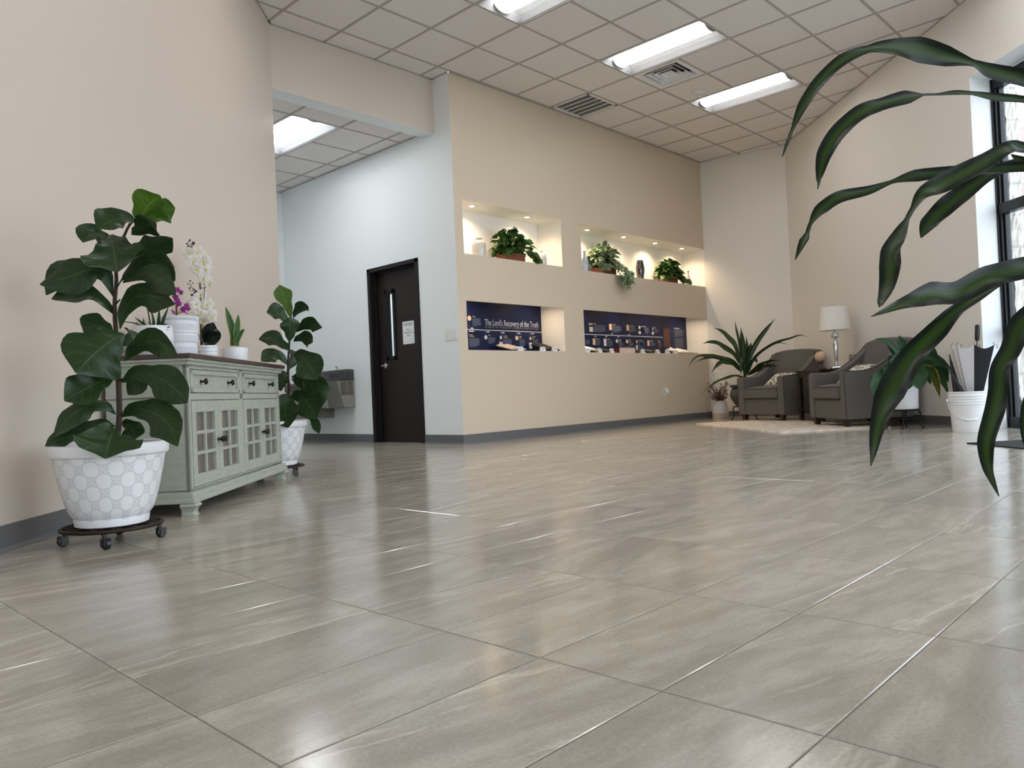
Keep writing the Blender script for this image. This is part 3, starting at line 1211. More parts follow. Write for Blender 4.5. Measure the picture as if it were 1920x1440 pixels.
def wbox(mb, s0, s1, o0, o1, z0, z1):
    vs = [W(s, o_, z) for z in (z0, z1) for s, o_ in ((s0, o0), (s1, o0), (s1, o1), (s0, o1))]
    mb.add(vs, [(0, 3, 2, 1), (4, 5, 6, 7), (0, 1, 5, 4), (1, 2, 6, 5), (2, 3, 7, 6), (3, 0, 4, 7)])


for k, s in enumerate(sl):
    mb = MB()
    wbox(mb, s - .014 if k == 0 else s - .03, s if k == 0 else s + .03, .195, .29, 0, ZW - .03)
    if k == 0:
        wbox(mb, -.036, -.010, .215, .29, 0, ZW - .03)
        wbox(mb, -.058, -.030, .24, .29, 0, ZW - .03)
    else:
        wbox(mb, s - .04, s + .04, .24, .27, 0, ZW - .03)
    mb.build('mullion', M_BRONZE, t, bevel=.002)
for z0, z1 in ((0, .10), (.86, .96), (2.01, 2.11), (3.20, ZW - .03)):
    mb = MB()
    wbox(mb, -10.2, -.02, .205, .285, z0, z1)
    mb.build('rail', M_BRONZE, t, bevel=.002)
for k in range(len(sl)):
    s1 = sl[k] - .02
    s0 = (sl[k + 1] if k + 1 < len(sl) else -10.2) + .02
    for z0, z1 in ((.10, .86), (.96, 2.01), (2.11, 3.20)):
        mb = MB()
        wbox(mb, s0, s1, .248, .254, z0, z1)
        mb.build('pane', M_GLASS, t)

# glazing added in the unseen rear wall to brighten the walls facing it
t = struct(thing('window_added', '', 'window', Q(Q0, .05, 0)))
del t['label']
del t['category']


def qbox(mb, s0, s1, o0, o1, z0, z1):
    vs = [Q(s_, o_, z) for z in (z0, z1) for s_, o_ in ((s0, o0), (s1, o0), (s1, o1), (s0, o1))]
    mb.add(vs, [(0, 3, 2, 1), (4, 5, 6, 7), (0, 1, 5, 4), (1, 2, 6, 5), (2, 3, 7, 6), (3, 0, 4, 7)])


qs = [Q0 + (Q1 - Q0) * k / 5 for k in range(6)]
for q_ in qs:
    mb = MB()
    qbox(mb, q_ - .03, q_ + .03, .02, .11, 0, QZ)
    mb.build('mullion', M_BRONZE, t, bevel=.002)
for z0, z1 in ((0, .10), (2.05, 2.15), (QZ - .06, QZ)):
    mb = MB()
    qbox(mb, Q0, Q1, .025, .105, z0, z1)
    mb.build('rail', M_BRONZE, t, bevel=.002)
for k in range(5):
    for z0, z1 in ((.10, 2.05), (2.15, QZ - .06)):
        mb = MB()
        qbox(mb, qs[k] + .03, qs[k + 1] - .03, .06, .066, z0, z1)
        mb.build('pane', M_GLASS, t)

# ------------------------------------------------------------------ outside
mb = MB()
c = W(-5, 8, -.10)
mb.box((c.x - 45, c.y - 45, -.30), (c.x + 45, c.y + 45, -.10))
o = struct(mb.build('ground_outside', M_CONCRETE))
M_LIME = stone_mat('white_limestone', srgb(236, 230, 220), srgb(220, 212, 200), srgb(200, 196, 190), 1.0, .5, .30)
M_PINKSTONE = stone_mat('rose_grey_stone', srgb(186, 164, 156), srgb(168, 146, 140), srgb(140, 126, 122), 1.0, .9, .45)


def stone_wall(name, p0, along, out, L_, H_, z0, amp, mtl, thick, nu=24, nv=70):
    """rough stone face with uv in metres, closed behind"""
    mb = MB()
    rnd = random.Random(5)
    rows, uvs = [], []
    for i in range(nv + 1):
        r_, u_ = [], []
        for j in range(nu + 1):
            a, z = L_ * j / nu, H_ * i / nv
            d = rnd.uniform(-amp, amp) if 0 < i < nv else 0
            r_.append(p0 + along * (a + (rnd.uniform(-amp, amp) if j in (0, nu) else 0)) + out * d + Vector((0, 0, z0 + z)))
            u_.append((a, z))
        rows.append(r_)
        uvs.append(u_)
    mb.strip(rows, uvs)
    o = mb.build(name, mtl)
    s_ = o.modifiers.new('thick', 'SOLIDIFY')
    s_.thickness = thick
    s_.offset = -1
    return struct(o)


stone_wall('wall_stone_pier', W(-.045, .30, 0), RN, RD * -1, .125, 4.2, -.1, .012, M_LIME, .35, 6, 60)
stone_wall('wall_stone_neighbour', W(-1.0, 4.5, 0), RD, RN * -1, 9, 4.5, -.1, .02, M_PINKSTONE, .4, 30, 20)

# ================================================================== FURNITURE AND OBJECTS
# ------------------------------------------------------------------ leaves
def catmull(pts, n):
    pts = [Vector(p) for p in pts]
    P = [pts[0] * 2 - pts[1]] + pts + [pts[-1] * 2 - pts[-2]]
    out = []
    m_ = len(pts) - 1
    for i in range(n + 1):
        t = i / n * m_
        k = min(int(t), m_ - 1)
        u = t - k
        a, b, c, d = P[k], P[k + 1], P[k + 2], P[k + 3]
        out.append(0.5 * ((2 * b) + (c - a) * u + (2 * a - 5 * b + 4 * c - d) * u * u + (3 * b - a - 3 * c + d) * u ** 3))
    return out


def lerp_list(vals, n):
    m_ = len(vals) - 1
    out = []
    for i in range(n + 1):
        t = i / n * m_
        k = min(int(t), m_ - 1)
        u = t - k
        out.append(vals[k] * (1 - u) + vals[k + 1] * u)
    return out


def leaf(mb, spine, widths, hint, n=14, nc=6, cup=0.25, wave=0.0, wfreq=5.0, roll=0.0, twist=0.0, mi=0, phase=0.0):
    """spine: points base->tip, widths: half-width list in metres, hint: direction the upper face looks"""
    sp = catmull(spine, n)
    ws = lerp_list(widths, n)
    hs = hint if isinstance(hint, list) else [hint]
    rows, uvs = [], []
    hl = []
    for i in range(n + 1):
        if len(hs) == 1:
            hl.append(Vector(hs[0]))
        else:
            t = i / n * (len(hs) - 1)
            k = min(int(t), len(hs) - 2)
            hl.append(Vector(hs[k]).lerp(Vector(hs[k + 1]), t - k))
    for i in range(n + 1):
        t = (sp[min(i + 1, n)] - sp[max(i - 1, 0)])
        if t.length < 1e-9:
            t = Vector((0, 0, 1))
        t.normalize()
        h = hl[i]
        nn = (h - t * h.dot(t))
        if nn.length < 1e-4:
            nn = Vector((0, 0, 1)) - t * t.z
        nn.normalize()
        side = nn.cross(t)
        a = roll + twist * i / n
        sd = side * cos(a) + nn * sin(a)
        n2 = nn * cos(a) - side * sin(a)
        r_, u_ = [], []
        for j in range(nc + 1):
            q = -1 + 2 * j / nc
            wv = wave * ws[i] * sin(wfreq * 2 * pi * i / n + phase + (1.3 if q > 0 else 0)) * abs(q) ** 2
            p = sp[i] + sd * (ws[i] * q) + n2 * (cup * ws[i] * q * q + wv)
            r_.append(p)
            u_.append((j / nc, i / n))
        rows.append(r_)
        uvs.append(u_)
    mb.strip(rows, uvs, mi)


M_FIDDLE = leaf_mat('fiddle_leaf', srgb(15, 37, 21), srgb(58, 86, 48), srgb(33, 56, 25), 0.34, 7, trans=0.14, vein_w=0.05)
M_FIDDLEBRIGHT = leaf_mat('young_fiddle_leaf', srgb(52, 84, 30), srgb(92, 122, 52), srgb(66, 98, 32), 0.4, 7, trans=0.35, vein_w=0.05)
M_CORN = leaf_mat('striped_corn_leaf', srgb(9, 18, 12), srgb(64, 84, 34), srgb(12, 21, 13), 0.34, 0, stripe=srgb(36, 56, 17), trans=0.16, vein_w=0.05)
M_CORNFAR = leaf_mat('corn_leaf', srgb(28, 42, 26), srgb(60, 84, 40), srgb(34, 48, 28), 0.36, 0, stripe=srgb(50, 70, 36), trans=0.12)
M_LILY = leaf_mat('lily_leaf', srgb(18, 44, 33), srgb(44, 82, 58), srgb(40, 72, 44), 0.34, 9, trans=0.2, vein_w=0.04)
M_LILYYELLOW = leaf_mat('yellowing_lily_leaf', srgb(40, 62, 30), srgb(120, 110, 40), srgb(60, 80, 34), 0.4, 9, edge=srgb(178, 146, 34), trans=0.25)
M_POTHOS = leaf_mat('pothos_leaf', srgb(40, 74, 32), srgb(92, 122, 60), srgb(62, 92, 42), 0.4, 6, trans=0.22, vein_w=0.05)
M_VARIEG = leaf_mat('variegated_leaf', srgb(64, 92, 66), srgb(150, 170, 140), srgb(92, 116, 86), 0.45, 5, edge=srgb(206, 214, 178), stripe=srgb(86, 116, 78), trans=0.2)
M_SNAKE = leaf_mat('snake_plant_leaf', srgb(48, 84, 50), srgb(80, 118, 66), srgb(52, 88, 50), 0.45, 14, edge=srgb(150, 158, 74), trans=0.08, slope=0.2)
M_ALOE = leaf_mat('aloe_leaf', srgb(54, 78, 56), srgb(92, 116, 84), srgb(60, 84, 60), 0.5, 0, trans=0.05)
M_PETAL = leaf_mat('white_petal', srgb(238, 236, 232), srgb(226, 226, 214), srgb(236, 234, 230), 0.6, 0, trans=0.35)
M_PURPLE = leaf_mat('purple_petal', srgb(142, 46, 132), srgb(110, 30, 104), srgb(150, 60, 140), 0.6, 0, trans=0.3)
M_LIP = mat('orchid_lip', srgb(214, 204, 96), 0.6)
M_BUD = mat('dark_bud', srgb(34, 34, 24), 0.5)
M_ORCHLEAF = mat('orchid_leaf', srgb(14, 22, 14), 0.35)
FIDW = [.04, .16, .34, .46, .50, .56, .78, .95, 1.0, .93, .72, .40, .04]
OVAL = [.05, .35, .68, .90, 1.0, .97, .86, .66, .38, .04]
HEART = [.12, .75, 1.0, .98, .86, .66, .42, .2, .02]
STRAP = [.45, .75, .9, 1.0, 1.0, .95, .8, .55, .25, .03]


def px_leaves(specs, ox, oy, k, depth, scale, widths, mb_of, view=None, wave=.12, cup=.22):
    """each spec: points in a zoomed crop, half-width in crop pixels, depth offset at base and tip, roll"""
    for sp in specs:
        pts, wpx = sp[0], sp[1]
        d0, d1 = (sp[2] if len(sp) > 2 else (0, 0))
        roll = sp[3] if len(sp) > 3 else 0.3
        key = sp[4] if len(sp) > 4 else 0
        n_ = len(pts)
        P3 = []
        for q, (x, y) in enumerate(pts):
            d = depth + d0 + (d1 - d0) * q / max(1, n_ - 1)
            P3.append(at_d(ox + x / k, oy + y / k, d))
        wm = wpx / k / FPX * depth / max(.45, cos(roll))
        hint = (CP - P3[len(P3) // 2]).normalized()
        L_ = sum((P3[q + 1] - P3[q]).length for q in range(n_ - 1))
        leaf(mb_of(key), P3, [wm * x for x in widths], hint, n=16, nc=6, cup=cup * (1 if random.random() < .75 else -1), wave=wave, wfreq=random.uniform(2.2, 3.6), roll=roll, phase=random.uniform(0, 6))


# ------------------------------------------------------------------ sideboard (local: u along the wall, v out from it)
EU = Vector((s2, s2, 0))
EV = Vector((s2, -s2, 0))


def LW(u, v, z):
    """u along the left wall, v out from it"""
    return Vector((-2.75 / 2, 2.75 / 2, 0)) + EU * u + EV * v + Vector((0, 0, z))


def lbox(mb, u0, u1, v0, v1, z0, z1, mi=0):
    vs = [LW(u, v, z) for z in (z0, z1) for u, v in ((u0, v0), (u1, v0), (u1, v1), (u0, v1))]
    mb.add(vs, [(0, 3, 2, 1), (4, 5, 6, 7), (0, 1, 5, 4), (1, 2, 6, 5), (2, 3, 7, 6), (3, 0, 4, 7)], mi)


VF = (2.75 - 2.14) * s2          # front plane
U0, U1 = 3.815, 5.425
M_SAGE = mat('sage_wash_wood', srgb(162, 167, 155), 0.5, noise=0.26, nscale=7, stretch=(2, 2, 14), bump=0.10, bscale=40)
M_SAGESIDE = M_SAGE
M_GAP = mat('dark_gap', srgb(30, 28, 26), 0.8)
M_KNOB = mat('dark_bronze_knob', srgb(26, 20, 20), 0.35, metal=0.6)
M_CABIN = mat('cabinet_inside', srgb(120, 108, 100), 0.7)
M_CABPANE = mat('opaque_cabinet_pane', srgb(104, 97, 92), .12, spec=.6)  # opaque grey-brown stands in for the lit inside and reflections
sb = thing('sideboard', 'sage green washed sideboard with dark top, two drawers and four glazed doors', 'sideboard', LW((U0 + U1) / 2, VF / 2, 0))
ZT = .772
mb = MB()
vb = .035
lbox(mb, U0, U0 + .02, vb, VF, .115, ZT - .03)          # ends
lbox(mb, U1 - .02, U1, vb, VF, .115, ZT - .03)
lbox(mb, U0, U1, vb, VF, .105, .125)                     # bottom
lbox(mb, U0, U1, vb, VF - .02, .575, .590)               # deck under drawers
lbox(mb, U0 + .02, U1 - .02, vb, vb + .01, .12, ZT - .03)
UM = (U0 + U1) / 2
for a, b in ((U0, U0 + .045), (UM - .028, UM + .028), (U1 - .045, U1)):
    lbox(mb, a, b, VF - .02, VF, .112, ZT - .03)          # stiles
for z0, z1 in ((.112, .130), (.566, .600), (.722, ZT - .03)):
    lbox(mb, U0, U1, VF - .02, VF, z0, z1)                # rails
lbox(mb, U0 + .012, U0 + .03, VF, VF + .004, .13, .72)
mb.build('carcase', M_SAGE, sb, bevel=.002)
mb = MB()
lbox(mb, U0 + .05, U1 - .05, vb + .01, VF - .03, .33, .345)
mb.build('shelf', M_SAGE, sb)
mb = MB()                                                 # stepped mouldings
lbox(mb, U0 - .018, U1 + .018, vb, VF + .018, ZT - .032, ZT - .012)
lbox(mb, U0 - .030, U1 + .030, vb, VF + .030, ZT - .014, ZT)
mb.build('cornice', M_SAGE, sb, bevel=.004)
mb = MB()
lbox(mb, U0 - .022, U1 + .022, vb, VF + .022, .078, .112)
lbox(mb, U0 - .032, U1 + .032, vb, VF + .032, .060, .086)
mb.build('plinth', M_SAGE, sb, bevel=.006)
mb = MB()
lbox(mb, U0 - .036, U1 + .036, vb - .01, VF + .040, ZT, ZT + .024)
mb.build('top', M_TOPWOOD, sb, bevel=.005)
ZTOP = ZT + .024


def foot(u, v, su, sv):
    mb = MB()
    prof = [(.0, .062), (.012, .058), (.016, .048), (.002, .036), (-.006, .020), (-.004, .008), (.006, 0)]
    rows = []
    for o_, z in prof:
        a = .065
        
        rows.append([LW(u - su * o_, v - sv * o_, z), LW(u + su * a, v - sv * o_, z), LW(u + su * a, v + sv * a, z), LW(u - su * o_, v + sv * a, z)])
    vs = [p for r_ in rows for p in r_]
    fs = []
    for i in range(len(rows) - 1):
        for j in range(4):
            fs.append((i * 4 + j, i * 4 + (j + 1) % 4, (i + 1) * 4 + (j + 1) % 4, (i + 1) * 4 + j))
    fs += [(0, 1, 2, 3), tuple(len(vs) - 4 + j for j in range(4))]
    mb.add(vs, fs)
    mb.build('foot', M_SAGE, sb, bevel=.003)


foot(U0 - .022, VF + .022, 1, -1)
foot(U1 + .022, VF + .022, -1, -1)
foot(U0 - .022, vb + .012, 1, 1)
foot(U1 + .022, vb + .012, -1, 1)


def knob(parent, u, z, v=None, r=.017):
    v = VF if v is None else v
    c = LW(u, v, z)
    M3 = Matrix((EU, Vector((0, 0, 1)), EV)).transposed()
    mb = MB()
    mb.lathe([(.001, 0), (.009, 0), (.009, .003), (.0055, .006), (.005, .016), (.009, .021), (.016, .024), (.0175, .029), (.014, .034), (.006, .036), (.001, .036)], 18, c, M3)
    mb.build('knob', M_KNOB, parent, smooth=True, angle=50)


for a, b in ((U0 + .048, UM - .031), (UM + .031, U1 - .048)):
    mb = MB()
    z0, z1 = .603, .719
    fr_ = .030
    lbox(mb, a, b, VF - .018, VF + .003, z0, z0 + fr_ * .7)
    lbox(mb, a, b, VF - .018, VF + .003, z1 - fr_ * .8, z1)
    lbox(mb, a, a + fr_, VF - .018, VF + .003, z0, z1)
    lbox(mb, b - fr_, b, VF - .018, VF + .003, z0, z1)
    lbox(mb, a + .01, b - .01, VF - .022, VF - .010, z0 + .01, z1 - .01)
    dr = mb.build('drawer', M_SAGE, sb, bevel=.002)
    for u in (a + (b - a) * .22, b - (b - a) * .22):
        knob(dr, u, (z0 + z1) / 2, VF - .010)
for a, b in ((U0 + .048, UM - .031), (UM + .031, U1 - .048)):
    mid_ = (a + b) / 2
    for k, (c0, c1) in enumerate(((a, mid_ - .0015), (mid_ + .0015, b))):
        mb = MB()
        z0, z1 = .133, .563
        st = .052
        rl0, rl1 = .060, .060
        lbox(mb, c0, c0 + st, VF - .018, VF + .003, z0, z1)
        lbox(mb, c1 - st, c1, VF - .018, VF + .003, z0, z1)
        lbox(mb, c0 + st, c1 - st, VF - .018, VF + .003, z0, z0 + rl0)
        lbox(mb, c0 + st, c1 - st, VF - .018, VF + .003, z1 - rl1, z1)
        gu0, gu1, gz0_, gz1_ = c0 + st, c1 - st, z0 + rl0, z1 - rl1
        um = (gu0 + gu1) / 2
        lbox(mb, um - .009, um + .009, VF - .014, VF + .001, gz0_, gz1_)
        for q in (1, 2):
            zz = gz0_ + (gz1_ - gz0_) * q / 3
            lbox(mb, gu0, gu1, VF - .014, VF + .001, zz - .009, zz + .009)
        dd = mb.build('door', M_SAGE, sb, bevel=.002)
        mb = MB()
        lbox(mb, gu0 - .005, gu1 + .005, VF - .017, VF - .0145, gz0_ - .005, gz1_ + .005)
        mb.build('pane', M_CABPANE, dd)
        knob(dd, c1 - .02 if k == 0 else c0 + .02, .352, VF + .003)

# ------------------------------------------------------------------ big pot
def pot_material():
    """white glazed resin with an embossed flower lattice"""
    M = mat('embossed_white_resin', srgb(216, 218, 222), 0.38)
    T = M.node_tree
    N, L = T.nodes, T.links
    P = N['Principled BSDF']
    uv = N.new('ShaderNodeUVMap')
    sp = N.new('ShaderNodeSeparateXYZ')
    L.new(uv.outputs[0], sp.inputs[0])

    def mth(op, a, b=None, c=None):
        n = N.new('ShaderNodeMath')
        n.operation = op
        for i, v in enumerate((a, b, c)):
            if v is None:
                continue
            if isinstance(v, (int, float)):
                n.inputs[i].default_value = v
            else:
                L.new(v, n.inputs[i])
        return n.outputs[0]
    # diagonal lattice cells
    a = mth('ADD', mth('MULTIPLY', sp.outputs['X'], 14.0), mth('MULTIPLY', sp.outputs['Y'], 3.5))
    b = mth('SUBTRACT', mth('MULTIPLY', sp.outputs['X'], 14.0), mth('MULTIPLY', sp.outputs['Y'], 3.5))
    ax = mth('ABSOLUTE', mth('SUBTRACT', mth('FRACT', a), 0.5))
    bx = mth('ABSOLUTE', mth('SUBTRACT', mth('FRACT', b), 0.5))
    # four petals round each crossing, drawn as outlined leaf shapes along the lattice lines
    def petal(u, v):
        # u: along line (0 at crossing.. .5), v: distance across
        along = mth('SUBTRACT', 0.5, u)
        hw = mth('MULTIPLY', mth('SINE', mth('MULTIPLY', along, 8.4)), 0.13)
        hw = mth('MULTIPLY', hw, mth('LESS_THAN', along, 0.37))
        dist = mth('ABSOLUTE', mth('SUBTRACT', v, hw))
        ring_ = mth('LESS_THAN', dist, 0.030)
        rib = mth('MULTIPLY', mth('LESS_THAN', v, 0.022), mth('LESS_THAN', mth('ABSOLUTE', mth('SUBTRACT', along, 0.2)), 0.09))
        return mth('MAXIMUM', mth('MULTIPLY', ring_, mth('GREATER_THAN', along, 0.03)), rib)
    va = mth('SUBTRACT', 0.5, ax)
    vb_ = mth('SUBTRACT', 0.5, bx)
    h = mth('MAXIMUM', petal(bx, va), petal(ax, vb_))
    band = mth('MULTIPLY', mth('GREATER_THAN', sp.outputs['Y'], 0.09), mth('LESS_THAN', sp.outputs['Y'], 0.86))
    h = mth('MULTIPLY', h, band)
    h0 = mth('SUBTRACT', 1.0, h)
    bp = N.new('ShaderNodeBump')
    bp.inputs['Strength'].default_value = 1.0
    bp.inputs['Distance'].default_value = 0.004
    L.new(h0, bp.inputs['Height'])
    L.new(bp.outputs[0], P.inputs['Normal'])
    mx = N.new('ShaderNodeMixRGB')
    L.new(h, mx.inputs[0])
    mx.inputs[1].default_value = srgb(220, 222, 225)
    mx.inputs[2].default_value = srgb(190, 193, 197)      # slightly greyer in the grooves
    L.new(mx.outputs[0], P.inputs['Base Color'])
    return M


M_POT = pot_material()


def make_pot(parent, c, R=.218, rb=.135, H_=.328):
    prof = [(rb - .01, 0), (rb, .004), (rb + .004, .03), (rb + .003, .034)]
    for k in range(1, 13):
        f = k / 12
        prof.append((rb + .004 + (R - .016 - rb) * (f ** .62), .034 + (H_ - .034 - .052) * f))
    prof += [(R - .002, H_ - .048), (R + .002, H_ - .04), (R + .002, H_ - .014), (R - .001, H_ - .003), (R - .008, H_), (R - .022, H_ - .002), (R - .024, H_ - .03), (R - .03, H_ - .06)]
    mb = MB()
    seg = 72
    rows, uvs = [], []
    for (r_, z) in prof:
        rows.append([Vector(c) + Vector((r_ * cos(2 * pi * k / seg), r_ * sin(2 * pi * k / seg), z)) for k in range(seg + 1)])
        uvs.append([(k / seg, z / H_) for k in range(seg + 1)])
    mb.strip(rows, uvs)
    pot = mb.build('pot', M_POT, parent, smooth=True, angle=50)
    mb = MB()
    mb.lathe([(.001, 0.002), (rb - .01, 0.002)], 40, c)
    mb.build('pot_base', M_CERAMIC, parent)
    mb = MB()
    mb.lathe([(.001, H_ - .04), (R * .5, H_ - .036), (R - .026, H_ - .045)], 40, c)
    mb.build('soil', M_SOIL, parent, smooth=True)


def make_dolly(c, label, rot=0.0, R=.185):
    t = thing('plant_caddy', label, 'plant caddy', c, 'rolling plant caddies')
    zt = .066
    mb = MB()
    ringp = lambda r_, z, n=40: [Vector(c) + Vector((r_ * cos(2 * pi * k / n), r_ * sin(2 * pi * k / n), z)) for k in range(n + 1)]
    mb.tube(ringp(R, zt), .0075, 8, cap=False)
    mb.tube(ringp(R * .60, zt), .006, 6, cap=False)
    mb.tube(ringp(R * .22, zt), .006, 6, cap=False)
    for k in range(12):
        a = 2 * pi * k / 12
        d = Vector((cos(a), sin(a), 0))
        e = Vector((cos(a + .26), sin(a + .26), 0))
        g = Vector((cos(a - .26), sin(a - .26), 0))
        z = Vector((0, 0, zt))
        mb.tube([Vector(c) + d * R * .22 + z, Vector(c) + d * R * .6 + z], .005, 6)
        mb.tube([Vector(c) + d * R * .6 + z, Vector(c) + e * R * .8 + z, Vector(c) + d * R + z], .005, 6)
        mb.tube([Vector(c) + d * R * .6 + z, Vector(c) + g * R * .8 + z, Vector(c) + d * R + z], .005, 6)
    mb.build('tray', M_OLDIRON, t, smooth=True)
    for k in range(4):
        a = rot + pi / 2 * k
        p = Vector(c) + Vector((cos(a), sin(a), 0)) * (R - .012)
        mb = MB()
        mb.lathe([(.001, .062), (.011, .062), (.011, .050), (.007, .048), (.007, .040), (.014, .038), (.014, .034), (.001, .034)], 14, p)
        b = a + .8
        t_ = Vector((cos(b), sin(b), 0))
        sd = Vector((-sin(b), cos(b), 0))
        cc = p + t_ * .008
        for sgn in (-1, 1):
            q = cc + sd * .0125 * sgn
            mb.box((-.014, -.0015, .012), (.014, .0015, .04), Matrix.Translation(q) @ Matrix.Rotation(b, 4, 'Z'))
        fk = mb.build('caster', M_BLACKPLASTIC, t)
        mb = MB()
        M3 = Matrix((t_, Vector((0, 0, 1)), sd)).transposed()
        mb.lathe([(.006, -.010), (.017, -.010), (.0205, -.007), (.0205, .007), (.017, .010), (.006, .010)], 22, cc + Vector((0, 0, .0207)), M3, cap=True)
        mb.build('wheel', M_BLACKPLASTIC, fk, smooth=True, angle=40)
    return t


C1 = Vector((1.122, 3.345, 0))
make_dolly(C1, 'bronzed metal rolling caddy under the large fiddle leaf fig pot', math.atan2(3.266 - 3.345, 1.268 - 1.122))
P1 = C1 + Vector((0, 0, .0736))
fig = thing('potted_fiddle_leaf_fig', 'tall fiddle leaf fig in an embossed white pot, standing before the sideboard', 'potted plant', P1, 'fiddle leaf figs')
make_pot(fig, P1)
D1 = (C1 - CP).dot(CF)
mb = MB()
tp = [(665, 1400 + 120), (668, 1380), (668, 1150), (655, 900), (645, 700), (655, 560), (655, 430), (720, 260), (765, 215)]
tr_ = [at_d(x / 3, 340 + y / 3, D1) for x, y in tp]
tr_[0] = P1 + Vector((0, 0, .25))
mb.tube(catmull(tr_, 30), [.0125 - .0085 * i / 30 for i in range(31)], 10)
for x, y, a, b in ((668, 1330, 20, -35), (660, 1000, -25, -30), (650, 690, 25, -25), (665, 1120, 30, -10), (655, 600, 25, -40), (648, 640, -25, -45)):
    mb.tube([at_d(x / 3, 340 + y / 3, D1), at_d((x + a) / 3, 340 + (y + b) / 3, D1 - .02)], [.004, .003], 6)
mb.build('trunk', M_BARK, fig, smooth=True)
F1 = [
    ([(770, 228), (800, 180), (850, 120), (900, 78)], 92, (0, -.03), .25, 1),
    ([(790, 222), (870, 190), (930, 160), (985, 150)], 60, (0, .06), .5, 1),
    ([(765, 225), (700, 205), (620, 225), (545, 268)], 62, (0, -.10), .75),
    ([(740, 300), (790, 270), (840, 240), (880, 235)], 62, (0, -.08), .5),
    ([(625, 300), (635, 360), (648, 440), (658, 512)], 138, (.02, -.14), .15),
    ([(640, 330), (570, 310), (510, 300), (468, 345)], 52, (.05, -.05), .7),
    ([(730, 380), (800, 365), (890, 345), (970, 318)], 58, (.02, -.02), .75),
    ([(680, 560), (745, 500), (830, 440), (930, 480), (985, 560)], 66, (0, -.05), .75),
    ([(690, 570), (800, 520), (900, 550), (990, 640)], 62, (-.03, -.16), .35),
    ([(640, 650), (590, 520), (500, 500), (380, 540), (225, 580)], 84, (0, -.1), .5),
    ([(600, 500), (480, 500), (350, 530), (260, 640)], 60, (.1, .06), .6),
    ([(650, 760), (590, 690), (500, 640), (390, 640), (290, 662)], 46, (0, -.06), .8),
    ([(675, 830), (700, 720), (770, 650), (880, 650), (985, 690)], 70, (0, -.08), .5),
    ([(690, 800), (760, 640), (870, 615), (960, 640)], 48, (.05, .06), .8),
    ([(700, 860), (620, 900), (520, 980), (430, 1080)], 150, (-.02, -.16), .2),
    ([(640, 850), (580, 820), (520, 815), (470, 850)], 60, (.08, .05), .7),
    ([(700, 1010), (770, 930), (880, 900), (1000, 985)], 66, (0, -.1), .5),
    ([(670, 930), (720, 890), (745, 870), (748, 840)], 55, (.06, .1), .6),
    ([(650, 1100), (560, 1130), (460, 1180), (362, 1235)], 82, (-.02, -.14), .35),
    ([(680, 1130), (780, 1080), (900, 1110), (1000, 1180), (1055, 1245)], 86, (-.02, -.16), .4),
    ([(680, 1080), (640, 1070), (600, 1060), (560, 1120)], 40, (.05, .05), .6),
    ([(690, 1120), (740, 1090), (770, 1130), (720, 1200)], 55, (.03, .1), .5),
    ([(652, 1310), (600, 1265), (500, 1260), (390, 1330), (295, 1440)], 52, (0, -.12), .6),
    ([(685, 1325), (760, 1285), (860, 1300), (950, 1370), (1000, 1490)], 82, (-.02, -.15), .5),
    ([(655, 1400), (630, 1420), (610, 1480), (592, 1560)], 140, (-.17, -.30), .15),
    ([(600, 1430), (480, 1420), (350, 1450), (255, 1490)], 42, (-.02, -.12), .7),
    ([(680, 1360), (720, 1370), (750, 1410), (760, 1450)], 62, (.05, .05), .5),
    ([(655, 1380), (560, 1370), (490, 1420), (470, 1480)], 52, (.05, .03), .6),
]
mbs = {0: MB(), 1: MB()}
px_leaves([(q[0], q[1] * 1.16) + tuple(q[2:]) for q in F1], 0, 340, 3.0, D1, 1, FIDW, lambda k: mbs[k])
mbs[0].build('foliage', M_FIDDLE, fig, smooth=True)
mbs[1].build('young_leaves', M_FIDDLEBRIGHT, fig, smooth=True)

